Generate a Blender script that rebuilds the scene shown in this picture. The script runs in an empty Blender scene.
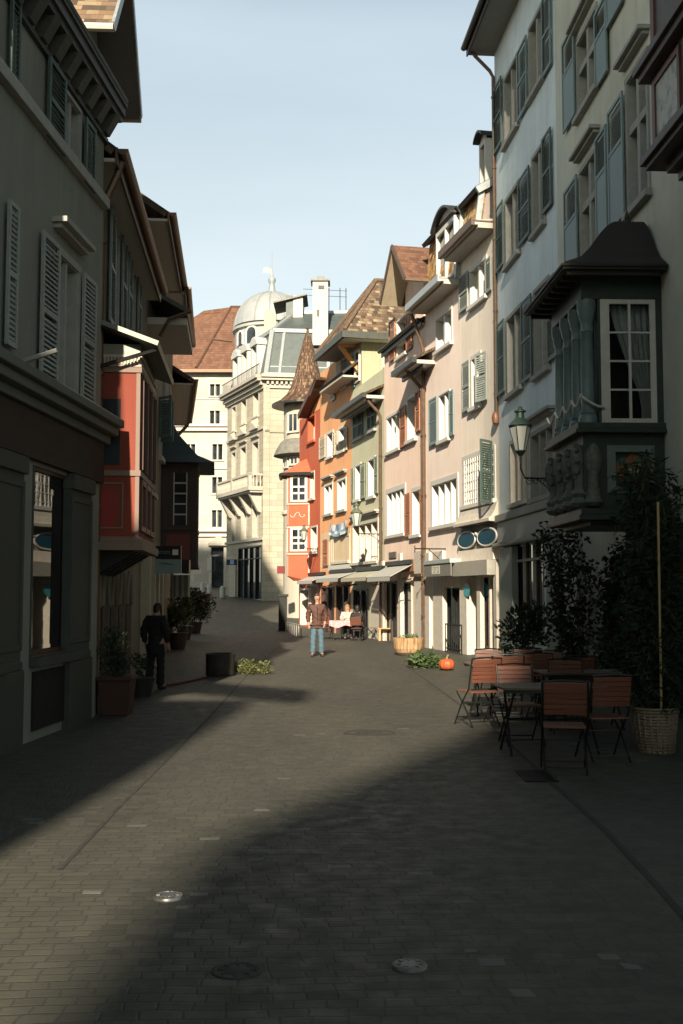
import bpy, bmesh, math, random
from mathutils import Vector, Matrix
random.seed(7)
SC = bpy.context.scene
COL = SC.collection
R = math.radians
PI = math.pi

# ------------------------------------------------------------------ camera model
F, CX, CY, HOR, CAMZ = 1100.0, 341.5, 512.0, 594.0, 1.75
TH = math.atan((HOR - CY) / F)

def ray(px, py):
    x = (px - CX) / F
    up = (CY - py) / F
    return Vector((x, math.cos(TH) - up * math.sin(TH), math.sin(TH) + up * math.cos(TH)))

def at(px, py, Y):
    r = ray(px, py)
    t = Y / r.y
    return Vector((r.x * t, Y, CAMZ + r.z * t))

def gz(x, y):
    if y < 50: return 0.0
    if y < 54: return 0.0056 * (y - 50) ** 2
    if y < 125: return 0.09 + 0.045 * (y - 54)
    return 0.09 + 0.045 * 71

def ground(px, py):
    Y = 20.0
    for _ in range(60):
        p = at(px, py, Y)
        r = ray(px, py)
        t = (gz(0, Y) - CAMZ) / r.z if r.z < -1e-4 else Y
        Y = 0.5 * Y + 0.5 * min(120, max(2, r.y * t))
    p = at(px, py, Y)
    return Vector((p.x, p.y, gz(p.x, p.y)))

# ------------------------------------------------------------------ object helpers
def tag(o, label=None, cat=None, group=None, kind=None):
    if label: o['label'] = label
    if cat: o['category'] = cat
    if group: o['group'] = group
    if kind: o['kind'] = kind
    return o

def empty(name, loc, label, cat, group=None, rz=0.0):
    o = bpy.data.objects.new(name, None)
    COL.objects.link(o)
    o.location = loc
    o.rotation_euler = (0, 0, rz)
    o.empty_display_size = 0.2
    return tag(o, label, cat, group)

def root_loc(o):
    while o.parent is not None:
        o = o.parent
    return Vector(o.location)

def dup(root, loc, rz, label=None, group=None):
    r = root.copy(); COL.objects.link(r)
    r.location = loc; r.rotation_euler = (0, 0, rz)
    if label: r['label'] = label
    if group: r['group'] = group
    for ch in list(root.children):
        c = ch.copy(); COL.objects.link(c); c.parent = r
        for g in list(ch.children):
            d = g.copy(); COL.objects.link(d); d.parent = c
    return r

class Fac:
    """a facade plane: u along it away from the camera, w outwards, v up"""
    def __init__(s, P, yaw, side):
        y = R(yaw)
        s.P = Vector((P[0], P[1])); s.yaw = y; s.side = side
        s.d = Vector((-math.sin(y), math.cos(y)))
        s.n = Vector((-math.cos(y), -math.sin(y))) * side
    def world(s, u, w, v):
        p = s.P + s.d * u + s.n * w
        return Vector((p.x, p.y, v))
    def hit(s, px, py, w=0.0):
        r = ray(px, py)
        rn = r.x * s.n.x + r.y * s.n.y
        q = s.P + s.n * w
        t = (q.x * s.n.x + q.y * s.n.y) / rn
        x, y, z = r.x * t, r.y * t, CAMZ + r.z * t
        return ((x - q.x) * s.d.x + (y - q.y) * s.d.y, z)
    def U(s, px, w=0.0):
        return s.hit(px, HOR - 1, w)[0]
    def end(s, px):
        u = s.U(px); p = s.world(u, 0, 0)
        return (p.x, p.y), u

class MB:
    def __init__(s, fac=None):
        s.f = fac; s.v = []; s.p = []; s.uv = []; s.mi = []; s.cur = 0
    def _m(s, p):
        return s.f.world(p[0], p[1], p[2]) if s.f else Vector(p)
    def poly(s, pts, uv=None):
        b = len(s.v)
        s.v += [s._m(p) for p in pts]
        s.p.append(list(range(b, b + len(pts)))); s.uv.append(uv); s.mi.append(s.cur)
    def hexa(s, c):
        """8 corners: bottom four then top four"""
        b = len(s.v); s.v += [s._m(p) for p in c]
        for q in ((0, 3, 2, 1), (4, 5, 6, 7), (0, 1, 5, 4), (1, 2, 6, 5), (2, 3, 7, 6), (3, 0, 4, 7)):
            s.p.append([b + i for i in q]); s.uv.append(None); s.mi.append(s.cur)
    def box(s, u0, u1, w0, w1, v0, v1):
        s.hexa([(u0, w0, v0), (u1, w0, v0), (u1, w1, v0), (u0, w1, v0), (u0, w0, v1), (u1, w0, v1), (u1, w1, v1), (u0, w1, v1)])
    def beam(s, p, q, a, b, up=(0, 0, 1)):
        """square bar from p to q (in this builder's coordinates)"""
        P, Q = s._m(p), s._m(q); d = (Q - P)
        if d.length < 1e-6: return
        d.normalize(); U = Vector(up)
        sd = d.cross(U)
        if sd.length < 1e-3: sd = d.cross(Vector((1, 0, 0)))
        sd.normalize(); tp = sd.cross(d)
        f, s.f = s.f, None
        c = []
        for X in (P, Q):
            c += [X - sd * a / 2 - tp * b / 2, X + sd * a / 2 - tp * b / 2, X + sd * a / 2 + tp * b / 2, X - sd * a / 2 + tp * b / 2]
        s.hexa(c); s.f = f
    def tube(s, pts, r, n=8, closed=False):
        P = [s._m(p) for p in pts]
        k = len(P); rr = r if isinstance(r, (list, tuple)) else [r] * k
        b = len(s.v); pn = None
        for i in range(k):
            if closed: t = P[(i + 1) % k] - P[i - 1]
            else: t = P[min(i + 1, k - 1)] - P[max(i - 1, 0)]
            if t.length < 1e-9: t = Vector((0, 0, 1))
            t.normalize()
            if pn is None:
                pn = t.orthogonal().normalized()
            else:
                pn = (pn - t * pn.dot(t))
                pn = pn.normalized() if pn.length > 1e-6 else t.orthogonal().normalized()
            bn = t.cross(pn)
            for j in range(n):
                a = 2 * PI * j / n
                s.v.append(P[i] + (pn * math.cos(a) + bn * math.sin(a)) * rr[i])
        for i in range(k if closed else k - 1):
            for j in range(n):
                a0 = b + i * n; a1 = b + ((i + 1) % k) * n
                s.p.append([a0 + j, a0 + (j + 1) % n, a1 + (j + 1) % n, a1 + j]); s.uv.append(None); s.mi.append(s.cur)
        if not closed:
            for base in (b, b + (k - 1) * n):
                s.p.append([base + j for j in range(n)]); s.uv.append(None); s.mi.append(s.cur)
    def lathe(s, c, prof, n=16, a0=0.0, sx=1.0, sy=1.0):
        """c: centre in world-like coords (x,y,z0); prof [(r,z)]"""
        C = s._m(c); b = len(s.v); k = len(prof)
        for r, z in prof:
            for j in range(n):
                a = a0 + 2 * PI * j / n
                s.v.append(Vector((C.x + r * sx * math.cos(a), C.y + r * sy * math.sin(a), C.z + z)))
        for i in range(k - 1):
            for j in range(n):
                s.p.append([b + i * n + j, b + i * n + (j + 1) % n, b + (i + 1) * n + (j + 1) % n, b + (i + 1) * n + j])
                u0 = j / n * 2 * PI; u1 = (j + 1) / n * 2 * PI
                R0 = max(pr[0] for pr in prof)
                s.uv.append([(u0 * R0, prof[i][1]), (u1 * R0, prof[i][1]), (u1 * R0, prof[i + 1][1]), (u0 * R0, prof[i + 1][1])]); s.mi.append(s.cur)
        for base in (b, b + (k - 1) * n):
            s.p.append([base + j for j in range(n)]); s.uv.append(None); s.mi.append(s.cur)
    def ball(s, c, rx, ry=None, rz=None, n=12, m=8):
        ry = ry or rx; rz = rz or rx
        C = s._m(c); b = len(s.v)
        for i in range(m + 1):
            ph = PI * i / m
            for j in range(n):
                a = 2 * PI * j / n
                s.v.append(C + Vector((rx * math.sin(ph) * math.cos(a), ry * math.sin(ph) * math.sin(a), -rz * math.cos(ph))))
        for i in range(m):
            for j in range(n):
                s.p.append([b + i * n + j, b + i * n + (j + 1) % n, b + (i + 1) * n + (j + 1) % n, b + (i + 1) * n + j]); s.uv.append(None); s.mi.append(s.cur)
    def slab(s, a, b, c, d, th, uvs=1.0):
        """roof slab: a,b along the eave, c,d at the ridge (a-b-c-d loop); uv in metres"""
        A, B, C, D = [s._m(p) for p in (a, b, c, d)]
        nrm = (B - A).cross(D - A).normalized()
        if nrm.z < 0: nrm = -nrm
        e = (B - A).normalized(); upv = nrm.cross(e)
        f, s.f = s.f, None
        base = len(s.v)
        s.v += [A, B, C, D] + [X - nrm * th for X in (A, B, C, D)]
        uv = [((X - A).dot(e), (X - A).dot(upv)) for X in (A, B, C, D)]
        for q, w in (((0, 1, 2, 3), uv), ((7, 6, 5, 4), None), ((0, 4, 5, 1), None), ((1, 5, 6, 2), None), ((2, 6, 7, 3), None), ((3, 7, 4, 0), None)):
            s.p.append([base + i for i in q]); s.uv.append(w); s.mi.append(s.cur)
        s.f = f
    def build(s, name, mat, parent=None, label=None, smooth=False, bevel=0.0, origin=None, recalc=True):
        org = root_loc(parent) if parent is not None else (Vector(origin) if origin is not None else Vector((0, 0, 0)))
        me = bpy.data.meshes.new(name)
        me.from_pydata([v - org for v in s.v], [], s.p)
        mats = mat if isinstance(mat, (list, tuple)) else [mat]
        for m in mats: me.materials.append(m)
        if any(u is not None for u in s.uv):
            lay = me.uv_layers.new(name='UVMap')
            for pl, u in zip(me.polygons, s.uv):
                if u:
                    for li, w in zip(pl.loop_indices, u): lay.data[li].uv = w
        if len(mats) > 1:
            me.polygons.foreach_set('material_index', s.mi)
        if recalc:
            bm = bmesh.new(); bm.from_mesh(me)
            bmesh.ops.recalc_face_normals(bm, faces=bm.faces)
            bm.to_mesh(me); bm.free()
        if smooth:
            me.polygons.foreach_set('use_smooth', [True] * len(me.polygons))
        o = bpy.data.objects.new(name, me); COL.objects.link(o)
        if parent is not None: o.parent = parent
        else: o.location = org
        if label: o['label'] = label
        if bevel:
            md = o.modifiers.new('Bevel', 'BEVEL'); md.width = bevel; md.segments = 2; md.limit_method = 'ANGLE'; md.angle_limit = R(40)
        if smooth == 'auto':
            try:
                me.set_sharp_from_angle(angle=R(40))
            except Exception:
                pass
        return o

# ------------------------------------------------------------------ materials
MATS = {}
class NT:
    def __init__(s, name):
        m = bpy.data.materials.new(name); m.use_nodes = True
        s.m = m; s.t = m.node_tree; s.N = s.t.nodes; s.L = s.t.links
        s.b = s.N['Principled BSDF']
    def n(s, typ, **kw):
        x = s.N.new(typ)
        for k, v in kw.items(): setattr(x, k, v)
        return x
    def set(s, sock, val):
        if hasattr(val, 'is_output') or isinstance(val, bpy.types.NodeSocket): s.L.new(val, sock)
        else: sock.default_value = val
    def math(s, op, a, b=0.0, c=None, clamp=False):
        x = s.n('ShaderNodeMath', operation=op, use_clamp=clamp)
        s.set(x.inputs[0], a); s.set(x.inputs[1], b)
        if c is not None: s.set(x.inputs[2], c)
        return x.outputs[0]
    def mix(s, fac, a, b, blend='MIX'):
        x = s.n('ShaderNodeMix', data_type='RGBA', blend_type=blend)
        s.set(x.inputs[0], fac); s.set(x.inputs[6], a); s.set(x.inputs[7], b)
        return x.outputs[2]
    def coords(s, which='Object'):
        return s.n('ShaderNodeTexCoord').outputs[which]
    def noise(s, vec, scale, detail=4.0, rough=0.6):
        x = s.n('ShaderNodeTexNoise'); s.L.new(vec, x.inputs['Vector'])
        x.inputs['Scale'].default_value = scale; x.inputs['Detail'].default_value = detail; x.inputs['Roughness'].default_value = rough
        return x.outputs['Fac']
    def scale(s, vec, sx, sy, sz):
        x = s.n('ShaderNodeMapping'); s.L.new(vec, x.inputs['Vector']); x.inputs['Scale'].default_value = (sx, sy, sz)
        return x.outputs[0]
    def remap(s, v, a, b, c, d):
        x = s.n('ShaderNodeMapRange'); s.set(x.inputs[0], v)
        for i, k in enumerate((a, b, c, d)): x.inputs[1 + i].default_value = k
        return x.outputs[0]
    def bump(s, h, strength=0.3, dist=0.01):
        x = s.n('ShaderNodeBump'); s.L.new(h, x.inputs['Height'])
        x.inputs['Strength'].default_value = strength; x.inputs['Distance'].default_value = dist
        s.L.new(x.outputs[0], s.b.inputs['Normal'])
    def col(s, c): s.set(s.b.inputs['Base Color'], c)
    def rough(s, r): s.set(s.b.inputs['Roughness'], r)
    def spec(s, v): s.b.inputs['Specular IOR Level'].default_value = v

def c4(c, k=1.0): return (c[0] * k, c[1] * k, c[2] * k, 1.0)

def plaster(name, c, var=0.16, rough=0.85, dirt=0.18):
    if name in MATS: return MATS[name]
    t = NT(name); o = t.coords()
    a = t.noise(o, 0.55, 5, 0.6); b = t.noise(t.scale(o, 3.0, 3.0, 0.25), 1.0, 4, 0.65); g = t.noise(o, 60, 3, 0.7)
    base = t.mix(t.remap(a, 0.3, 0.7, 0, 1), c4(c, 1 - var), c4(c, 1 + var * 0.6))
    stain = t.remap(b, 0.48, 0.72, 0, dirt * 1.5)
    base = t.mix(stain, base, c4((c[0] * 0.55, c[1] * 0.52, c[2] * 0.48)))
    st2 = t.noise(t.scale(o, 9.0, 9.0, 0.5), 1.0, 3, 0.7); pt = t.noise(o, 1.3, 2, 0.4)
    base = t.mix(t.math('MULTIPLY', t.remap(st2, 0.56, 0.7, 0, dirt * 2.0), t.remap(pt, 0.42, 0.6, 0, 1)), base, c4((c[0] * 0.5, c[1] * 0.48, c[2] * 0.45)))
    base = t.mix(t.remap(t.noise(o, 0.9, 1, 0.3), 0.62, 0.64, 0, 0.16), base, c4((min(1, c[0] * 1.12), min(1, c[1] * 1.13), min(1, c[2] * 1.16))))
    base = t.mix(t.remap(g, 0.3, 0.7, 0, 0.1), base, c4(c, 0.8))
    t.col(base); t.rough(rough); t.spec(0.25)
    t.bump(t.math('ADD', t.math('MULTIPLY', g, 0.4), a), 0.25, 0.02)
    MATS[name] = t.m
    return t.m

def paint(name, c, rough=0.5, metal=0.0, var=0.1, scale=6.0, bump=0.1):
    if name in MATS: return MATS[name]
    t = NT(name); o = t.coords()
    a = t.noise(o, scale, 5, 0.65)
    t.col(t.mix(t.remap(a, 0.3, 0.7, 0, 1), c4(c, 1 - var), c4(c, 1 + var)))
    t.rough(t.remap(a, 0.3, 0.7, rough * 0.85, min(1, rough * 1.15)))
    t.b.inputs['Metallic'].default_value = metal; t.spec(0.28)
    if bump: t.bump(t.noise(o, scale * 8, 3, 0.6), bump, 0.004)
    MATS[name] = t.m
    return t.m

def wood(name, c, axis='z', rough=0.55, var=0.3):
    if name in MATS: return MATS[name]
    t = NT(name); o = t.coords()
    sc = {'x': (1.5, 22, 22), 'y': (22, 1.5, 22), 'z': (22, 22, 1.5)}[axis]
    a = t.noise(t.scale(o, *sc), 1.0, 4, 0.7); b = t.noise(o, 3, 3, 0.5)
    col = t.mix(t.remap(a, 0.3, 0.7, 0, 1), c4(c, 1 - var), c4(c, 1 + var))
    col = t.mix(t.remap(b, 0.4, 0.8, 0, 0.5), col, c4(c, 0.6))
    t.col(col); t.rough(rough); t.spec(0.35); t.bump(a, 0.25, 0.004)
    MATS[name] = t.m
    return t.m

def glass(name, c=(0.02, 0.025, 0.03), rough=0.04):
    if name in MATS: return MATS[name]
    t = NT(name); o = t.coords()
    a = t.noise(o, 1.2, 3, 0.5)
    t.col(t.mix(t.remap(a, 0.35, 0.65, 0, 1), c4(c, 0.5), c4(c, 1.8)))
    t.rough(rough); t.spec(0.6); t.b.inputs['IOR'].default_value = 1.5
    t.bump(t.noise(o, 2.5, 2, 0.4), 0.02, 0.02)
    MATS[name] = t.m
    return t.m

def tiles(name, cols, tw=0.18, th=0.17, bump=0.6):
    """clay tiles on a UV laid out in metres, each tile its own tone"""
    if name in MATS: return MATS[name]
    t = NT(name); uv = t.coords('UV')
    sp = t.n('ShaderNodeSeparateXYZ'); t.L.new(uv, sp.inputs[0])
    ry = t.math('DIVIDE', sp.outputs[1], th); row = t.math('FLOOR', ry)
    cx = t.math('ADD', t.math('DIVIDE', sp.outputs[0], tw), t.math('MULTIPLY', t.math('MODULO', row, 2.0), 0.5)); col = t.math('FLOOR', cx)
    cb = t.n('ShaderNodeCombineXYZ'); t.L.new(row, cb.inputs[0]); t.L.new(col, cb.inputs[1])
    wn = t.n('ShaderNodeTexWhiteNoise', noise_dimensions='3D'); t.L.new(cb.outputs[0], wn.inputs['Vector'])
    rp = t.n('ShaderNodeValToRGB'); t.L.new(wn.outputs[0], rp.inputs[0])
    el = rp.color_ramp.elements
    rp.color_ramp.interpolation = 'CONSTANT'
    while len(el) < len(cols): el.new(0.5)
    for i, c in enumerate(cols):
        el[i].position = i / len(cols); el[i].color = c4(c)
    ob = t.coords('Object'); big = t.noise(ob, 0.8, 5, 0.7)
    base = t.mix(t.remap(big, 0.45, 0.75, 0, 0.55), rp.outputs[0], c4(cols[0], 0.45))
    fy = t.math('FRACT', ry); fx = t.math('FRACT', cx)
    gap = t.math('MULTIPLY', t.math('LESS_THAN', fy, 0.12), 1.0)
    base = t.mix(t.math('MULTIPLY', gap, 0.6), base, c4(cols[0], 0.35))
    t.col(base); t.rough(0.85); t.spec(0.2)
    rd = t.math('SUBTRACT', 1.0, t.math('ABSOLUTE', t.math('SUBTRACT', t.math('MULTIPLY', fx, 2.0), 1.0)))
    h = t.math('ADD', t.math('MULTIPLY', t.math('SUBTRACT', 1.0, fy), 1.0), t.math('ADD', t.math('MULTIPLY', rd, 0.5), t.math('MULTIPLY', wn.outputs[0], 0.5)))
    t.bump(h, bump, 0.04)
    MATS[name] = t.m
    return t.m

def ashlar(name, c, bw=0.9, bh=0.42, gap=0.02, dark=0.55):
    """cut stone in courses: joints run along object z, verticals along x+y"""
    if name in MATS: return MATS[name]
    t = NT(name); o = t.coords()
    sp = t.n('ShaderNodeSeparateXYZ'); t.L.new(o, sp.inputs[0])
    al = t.math('ADD', sp.outputs[0], sp.outputs[1])
    ry = t.math('DIVIDE', sp.outputs[2], bh); row = t.math('FLOOR', ry)
    cx = t.math('ADD', t.math('DIVIDE', al, bw), t.math('MULTIPLY', t.math('MODULO', t.math('ABSOLUTE', row), 2.0), 0.5)); col = t.math('FLOOR', cx)
    cb = t.n('ShaderNodeCombineXYZ'); t.L.new(row, cb.inputs[0]); t.L.new(col, cb.inputs[1])
    wn = t.n('ShaderNodeTexWhiteNoise', noise_dimensions='3D'); t.L.new(cb.outputs[0], wn.inputs['Vector'])
    fy = t.math('FRACT', ry); fx = t.math('FRACT', cx)
    j = t.math('MAXIMUM', t.math('LESS_THAN', fy, gap / bh), t.math('LESS_THAN', fx, gap / bw))
    n1 = t.noise(o, 0.5, 5, 0.65)
    base = t.mix(wn.outputs[0], c4(c, 0.86), c4(c, 1.1))
    base = t.mix(t.remap(n1, 0.45, 0.75, 0, 0.35), base, c4((c[0] * 0.6, c[1] * 0.58, c[2] * 0.52)))
    base = t.mix(j, base, c4(c, dark))
    t.col(base); t.rough(0.85); t.spec(0.2)
    t.bump(t.math('ADD', t.math('SUBTRACT', 1.0, j), t.math('MULTIPLY', t.noise(o, 25, 3, 0.6), 0.3)), 0.4, 0.02)
    MATS[name] = t.m
    return t.m

def leafmat(name, a, b, rough=0.55):
    if name in MATS: return MATS[name]
    t = NT(name)
    g = t.n('ShaderNodeNewGeometry')
    t.col(t.mix(g.outputs['Random Per Island'], c4(a), c4(b)))
    t.rough(rough); t.spec(0.3)
    MATS[name] = t.m
    return t.m

def cobbles(name):
    t = NT(name); o = t.coords()
    ns = t.n('ShaderNodeTexNoise'); t.L.new(o, ns.inputs['Vector']); ns.inputs['Scale'].default_value = 1.7; ns.inputs['Detail'].default_value = 3
    vm = t.n('ShaderNodeVectorMath', operation='MULTIPLY_ADD')
    t.L.new(ns.outputs['Color'], vm.inputs[0]); vm.inputs[1].default_value = (0.11, 0.10, 0); t.L.new(o, vm.inputs[2])
    mp = t.n('ShaderNodeMapping'); t.L.new(vm.outputs[0], mp.inputs['Vector']); mp.inputs['Rotation'].default_value = (0, 0, R(-3.0))
    sp = t.n('ShaderNodeSeparateXYZ'); t.L.new(mp.outputs[0], sp.inputs[0])
    HY, WX = 0.095, 0.15
    ry = t.math('DIVIDE', sp.outputs[1], HY); row = t.math('FLOOR', ry)
    rw = t.n('ShaderNodeTexWhiteNoise', noise_dimensions='1D'); t.L.new(row, rw.inputs['W'])
    wid = t.math('ADD', WX * 0.85, t.math('MULTIPLY', rw.outputs[0], WX * 0.35))
    cx = t.math('ADD', t.math('DIVIDE', sp.outputs[0], wid), t.math('MULTIPLY', rw.outputs[0], 17.3)); col = t.math('FLOOR', cx)
    cb = t.n('ShaderNodeCombineXYZ'); t.L.new(row, cb.inputs[0]); t.L.new(col, cb.inputs[1])
    wn = t.n('ShaderNodeTexWhiteNoise', noise_dimensions='3D'); t.L.new(cb.outputs[0], wn.inputs['Vector'])
    wc = t.n('ShaderNodeSeparateColor'); t.L.new(wn.outputs['Color'], wc.inputs[0])
    fy = t.math('FRACT', ry); fx = t.math('FRACT', cx)
    dy = t.math('MULTIPLY', t.math('MINIMUM', fy, t.math('SUBTRACT', 1.0, fy)), HY)
    dx = t.math('MULTIPLY', t.math('MINIMUM', fx, t.math('SUBTRACT', 1.0, fx)), WX)
    fine = t.noise(o, 28, 4, 0.7)
    d = t.math('ADD', t.math('MINIMUM', dx, dy), t.math('MULTIPLY', t.math('SUBTRACT', fine, 0.5), 0.012))
    m = t.remap(d, 0.0, 0.010, 0, 1)
    big = t.noise(o, 0.35, 5, 0.65); mid = t.noise(o, 2.2, 4, 0.6)
    stone = t.mix(wc.outputs[0], (0.045, 0.0445, 0.036, 1), (0.078, 0.0765, 0.061, 1))
    stone = t.mix(t.remap(wc.outputs[1], 0.55, 1.0, 0, 0.5), stone, (0.060, 0.061, 0.047, 1))
    stone = t.mix(t.math('GREATER_THAN', wc.outputs[2], 0.9955), stone, (0.15, 0.148, 0.135, 1))
    stone = t.mix(t.remap(big, 0.35, 0.7, 0, 0.45), stone, (0.043, 0.043, 0.037, 1))
    stone = t.mix(t.remap(mid, 0.4, 0.75, 0, 0.35), stone, (0.071, 0.069, 0.053, 1))
    stone = t.mix(t.remap(fine, 0.35, 0.7, 0, 0.35), stone, (0.038, 0.036, 0.032, 1))
    spots = t.noise(o, 7.5, 2, 0.5)
    stone = t.mix(t.remap(spots, 0.63, 0.69, 0, 0.5), stone, (0.022, 0.022, 0.019, 1))
    worn = t.noise(t.scale(o, 0.5, 0.12, 1), 1.0, 4, 0.6)
    stone = t.mix(t.remap(worn, 0.45, 0.66, 0, 0.6), stone, (0.092, 0.088, 0.07, 1))
    colr = t.mix(m, (0.047, 0.046, 0.038, 1), stone)
    t.col(colr)
    t.rough(t.remap(t.noise(o, 5, 3, 0.6), 0.3, 0.7, 0.55, 0.8)); t.spec(0.3)
    h = t.math('ADD', t.math('MULTIPLY', m, 1.0), t.math('ADD', t.math('MULTIPLY', wc.outputs[1], 0.5), t.math('MULTIPLY', fine, 0.5)))
    t.bump(h, 0.4, 0.008)
    return t.m

# common materials
GLASS = glass('window glass')
GLASS_W = glass('curtained glass', (0.16, 0.16, 0.15), 0.06)
WHITE = paint('white window paint', (0.50, 0.485, 0.45), 0.5, var=0.05)
OFFWHITE = paint('cream stone trim', (0.47, 0.43, 0.37), 0.75, var=0.12)
GREYSTONE = paint('grey stone trim', (0.30, 0.30, 0.275), 0.8, var=0.14)
SOFFIT = paint('painted soffit boards', (0.42, 0.39, 0.35), 0.7, var=0.08)
DKMETAL = paint('dark zinc', (0.055, 0.055, 0.05), 0.45, 0.6, var=0.2)
PIPE = paint('brown copper pipe', (0.13, 0.085, 0.06), 0.5, 0.5, var=0.2)
ZINC = paint('light zinc', (0.38, 0.41, 0.41), 0.45, 0.5, var=0.12)
IRON = paint('black iron', (0.02, 0.021, 0.02), 0.45, 0.5, var=0.2)
DARK = paint('shop interior', (0.02, 0.018, 0.016), 0.9, var=0.3, bump=0)
SH_BLUE = paint('blue grey shutter paint', (0.155, 0.215, 0.22), 0.55, var=0.12)
SH_GREEN = paint('dark green shutter paint', (0.065, 0.10, 0.085), 0.55, var=0.12)
SH_GREY = paint('grey shutter paint', (0.24, 0.27, 0.25), 0.55, var=0.12)
SH_OLIVE = paint('olive shutter paint', (0.22, 0.25, 0.19), 0.55, var=0.12)
SH_BROWN = paint('rust shutter paint', (0.33, 0.14, 0.075), 0.55, var=0.12)
SH_TAN = paint('tan shutter paint', (0.50, 0.45, 0.36), 0.55, var=0.1)

# ------------------------------------------------------------------ building helper
class Bld:
    def __init__(s, name, label, cat, fac, u0, u1, H, D, mat, group=None, base=-0.6):
        p = fac.world((u0 + u1) / 2, 0, 0)
        s.e = empty(name, (p.x, p.y, gz(p.x, p.y)), label, cat, group)
        s.f = fac; s.u0 = u0; s.u1 = u1; s.H = H; s.D = D; s.mat = mat; s.holes = []; s.base = base; s.side_top = None
    def uv(s, px, py, w=0.0): return s.f.hit(px, py, w)
    def rect(s, pxL, pxR, pyT, pyB, w=0.0, ref=None):
        a, b = s.f.U(pxL, w), s.f.U(pxR, w)
        r = pxL if ref is None else ref
        return min(a, b), max(a, b), s.f.hit(r, pyB, w)[1], s.f.hit(r, pyT, w)[1]
    def win(s, pxL, pxR, pyT, pyB, n=2, **kw):
        u0, u1, v0, v1 = s.rect(pxL, pxR, pyT, pyB, ref=kw.pop('ref', None))
        return s.window(u0, u1, v0, v1, n, **kw)
    def window(s, u0, u1, v0, v1, n=2, trim=WHITE, frame=WHITE, pane=GLASS, depth=0.2, mull=0.1, sur=0.1, proud=0.03, sill=True, bars=2, sillmat=None, silld=0.12, transom=None, name='window', hood=False, par=None, w=0.0, parts=True):
        par = par or s.e
        if w == 0.0: s.holes.append((u0, u1, v0, v1, depth + 0.06))
        m = MB(s.f)
        if sur:
            m.box(u0 - sur, u0 - 0.002, w - 0.05, w + proud, v0, v1)
            m.box(u1 + 0.002, u1 + sur, w - 0.05, w + proud, v0, v1)
            m.box(u0 - sur, u1 + sur, w - 0.05, w + proud + 0.004, v1 + 0.002, v1 + sur)
        step = (u1 - u0) / n
        for i in range(1, n):
            c = u0 + step * i
            m.box(c - mull / 2, c + mull / 2, w - depth, w - 0.004, v0, v1)
        if transom:
            tv = v0 + (v1 - v0) * transom
            m.box(u0, u1, w - depth, w - 0.008, tv - mull / 2, tv + mull / 2)
        if depth > 0.05:
            m.box(u0 - 0.001, u0 + 0.014, w - depth - 0.03, w + 0.006, v0, v1); m.box(u1 - 0.014, u1 + 0.001, w - depth - 0.03, w + 0.006, v0, v1)
            m.box(u0 + 0.014, u1 - 0.014, w - depth - 0.03, w + 0.005, v1 - 0.014, v1 + 0.001)
        if not m.v: m.box(u0 - 0.05, u0, w - 0.05, w + 0.01, v0, v1)
        W = m.build(name, trim, par)
        fr = MB(s.f); g = MB(s.f); d0 = w - depth
        for i in range(n):
            a = u0 + step * i + (mull / 2 if i else 0) + 0.003; b = u0 + step * (i + 1) - (mull / 2 if i < n - 1 else 0) - 0.003
            k = 0.05
            fr.box(a, a + k, d0 - 0.03, d0 + 0.03, v0 + 0.003, v1 - 0.003); fr.box(b - k, b, d0 - 0.03, d0 + 0.03, v0 + 0.003, v1 - 0.003)
            fr.box(a + k, b - k, d0 - 0.03, d0 + 0.028, v0 + 0.003, v0 + k + 0.02); fr.box(a + k, b - k, d0 - 0.03, d0 + 0.028, v1 - k, v1 - 0.003)
            for q in range(1, bars + 1):
                vv = v0 + (v1 - v0) * q / (bars + 1)
                fr.box(a + k, b - k, d0 - 0.025, d0 + 0.02, vv - 0.015, vv + 0.015)
        g.box(u0 + 0.01, u1 - 0.01, d0 - 0.02, d0 - 0.005, v0 + 0.01, v1 - 0.01)
        if parts:
            fr.build('frame', frame, W); g.build('pane', pane, W)
            if sill:
                q = MB(s.f); q.box(u0 - sur - 0.05, u1 + sur + 0.05, w - 0.05, w + silld, v0 - 0.12, v0 - 0.002)
                q.build('sill', sillmat or trim, W, bevel=0.01)
            if hood:
                q = MB(s.f); hb = v1 + sur + 0.18
                q.box(u0 - sur - 0.05, u1 + sur + 0.05, w - 0.02, w + 0.12, hb, hb + 0.06)
                q.box(u0 - sur - 0.1, u1 + sur + 0.1, w - 0.02, w + 0.2, hb + 0.062, hb + 0.13)
                q.build('hood', sillmat or trim, W)
        return W
    def shutter(s, pxL, pxR, pyT, pyB, mat, w=0.05, ref=None, hinge=None, open=0.0, rows=None, split=False):
        u0, u1, v0, v1 = s.rect(pxL, pxR, pyT, pyB, ref=ref)
        return s.shut(u0, u1, v0, v1, mat, w, hinge, open, split)
    def shut(s, u0, u1, v0, v1, mat, w=0.05, hinge=None, open=0.0, split=False):
        """louvred leaf; hinge 'lo'/'hi' end of u with an opening angle away from the wall"""
        m = MB(s.f); W = u1 - u0; th = 0.035
        if hinge == 'hi': org, sg = u1, -1
        else: org, sg = u0, 1
        ca, sa = math.cos(open), math.sin(open)
        def pt(a, t, v): return (org + sg * (a * ca - t * sa), w + a * sa + t * ca, v)
        def bx(a0, a1, t0, t1, q0, q1):
            m.hexa([pt(a0, t0, q0), pt(a1, t0, q0), pt(a1, t1, q0), pt(a0, t1, q0), pt(a0, t0, q1), pt(a1, t0, q1), pt(a1, t1, q1), pt(a0, t1, q1)])
        k = min(0.065, W * 0.16)
        bx(0, k, 0, th, v0, v1); bx(W - k, W, 0, th, v0, v1)
        bx(k, W - k, 0.002, th - 0.002, v0, v0 + k * 1.3); bx(k, W - k, 0.002, th - 0.002, v1 - k, v1)
        mids = [0.62] if split else ([0.5] if v1 - v0 > 1.0 else [])
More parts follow.
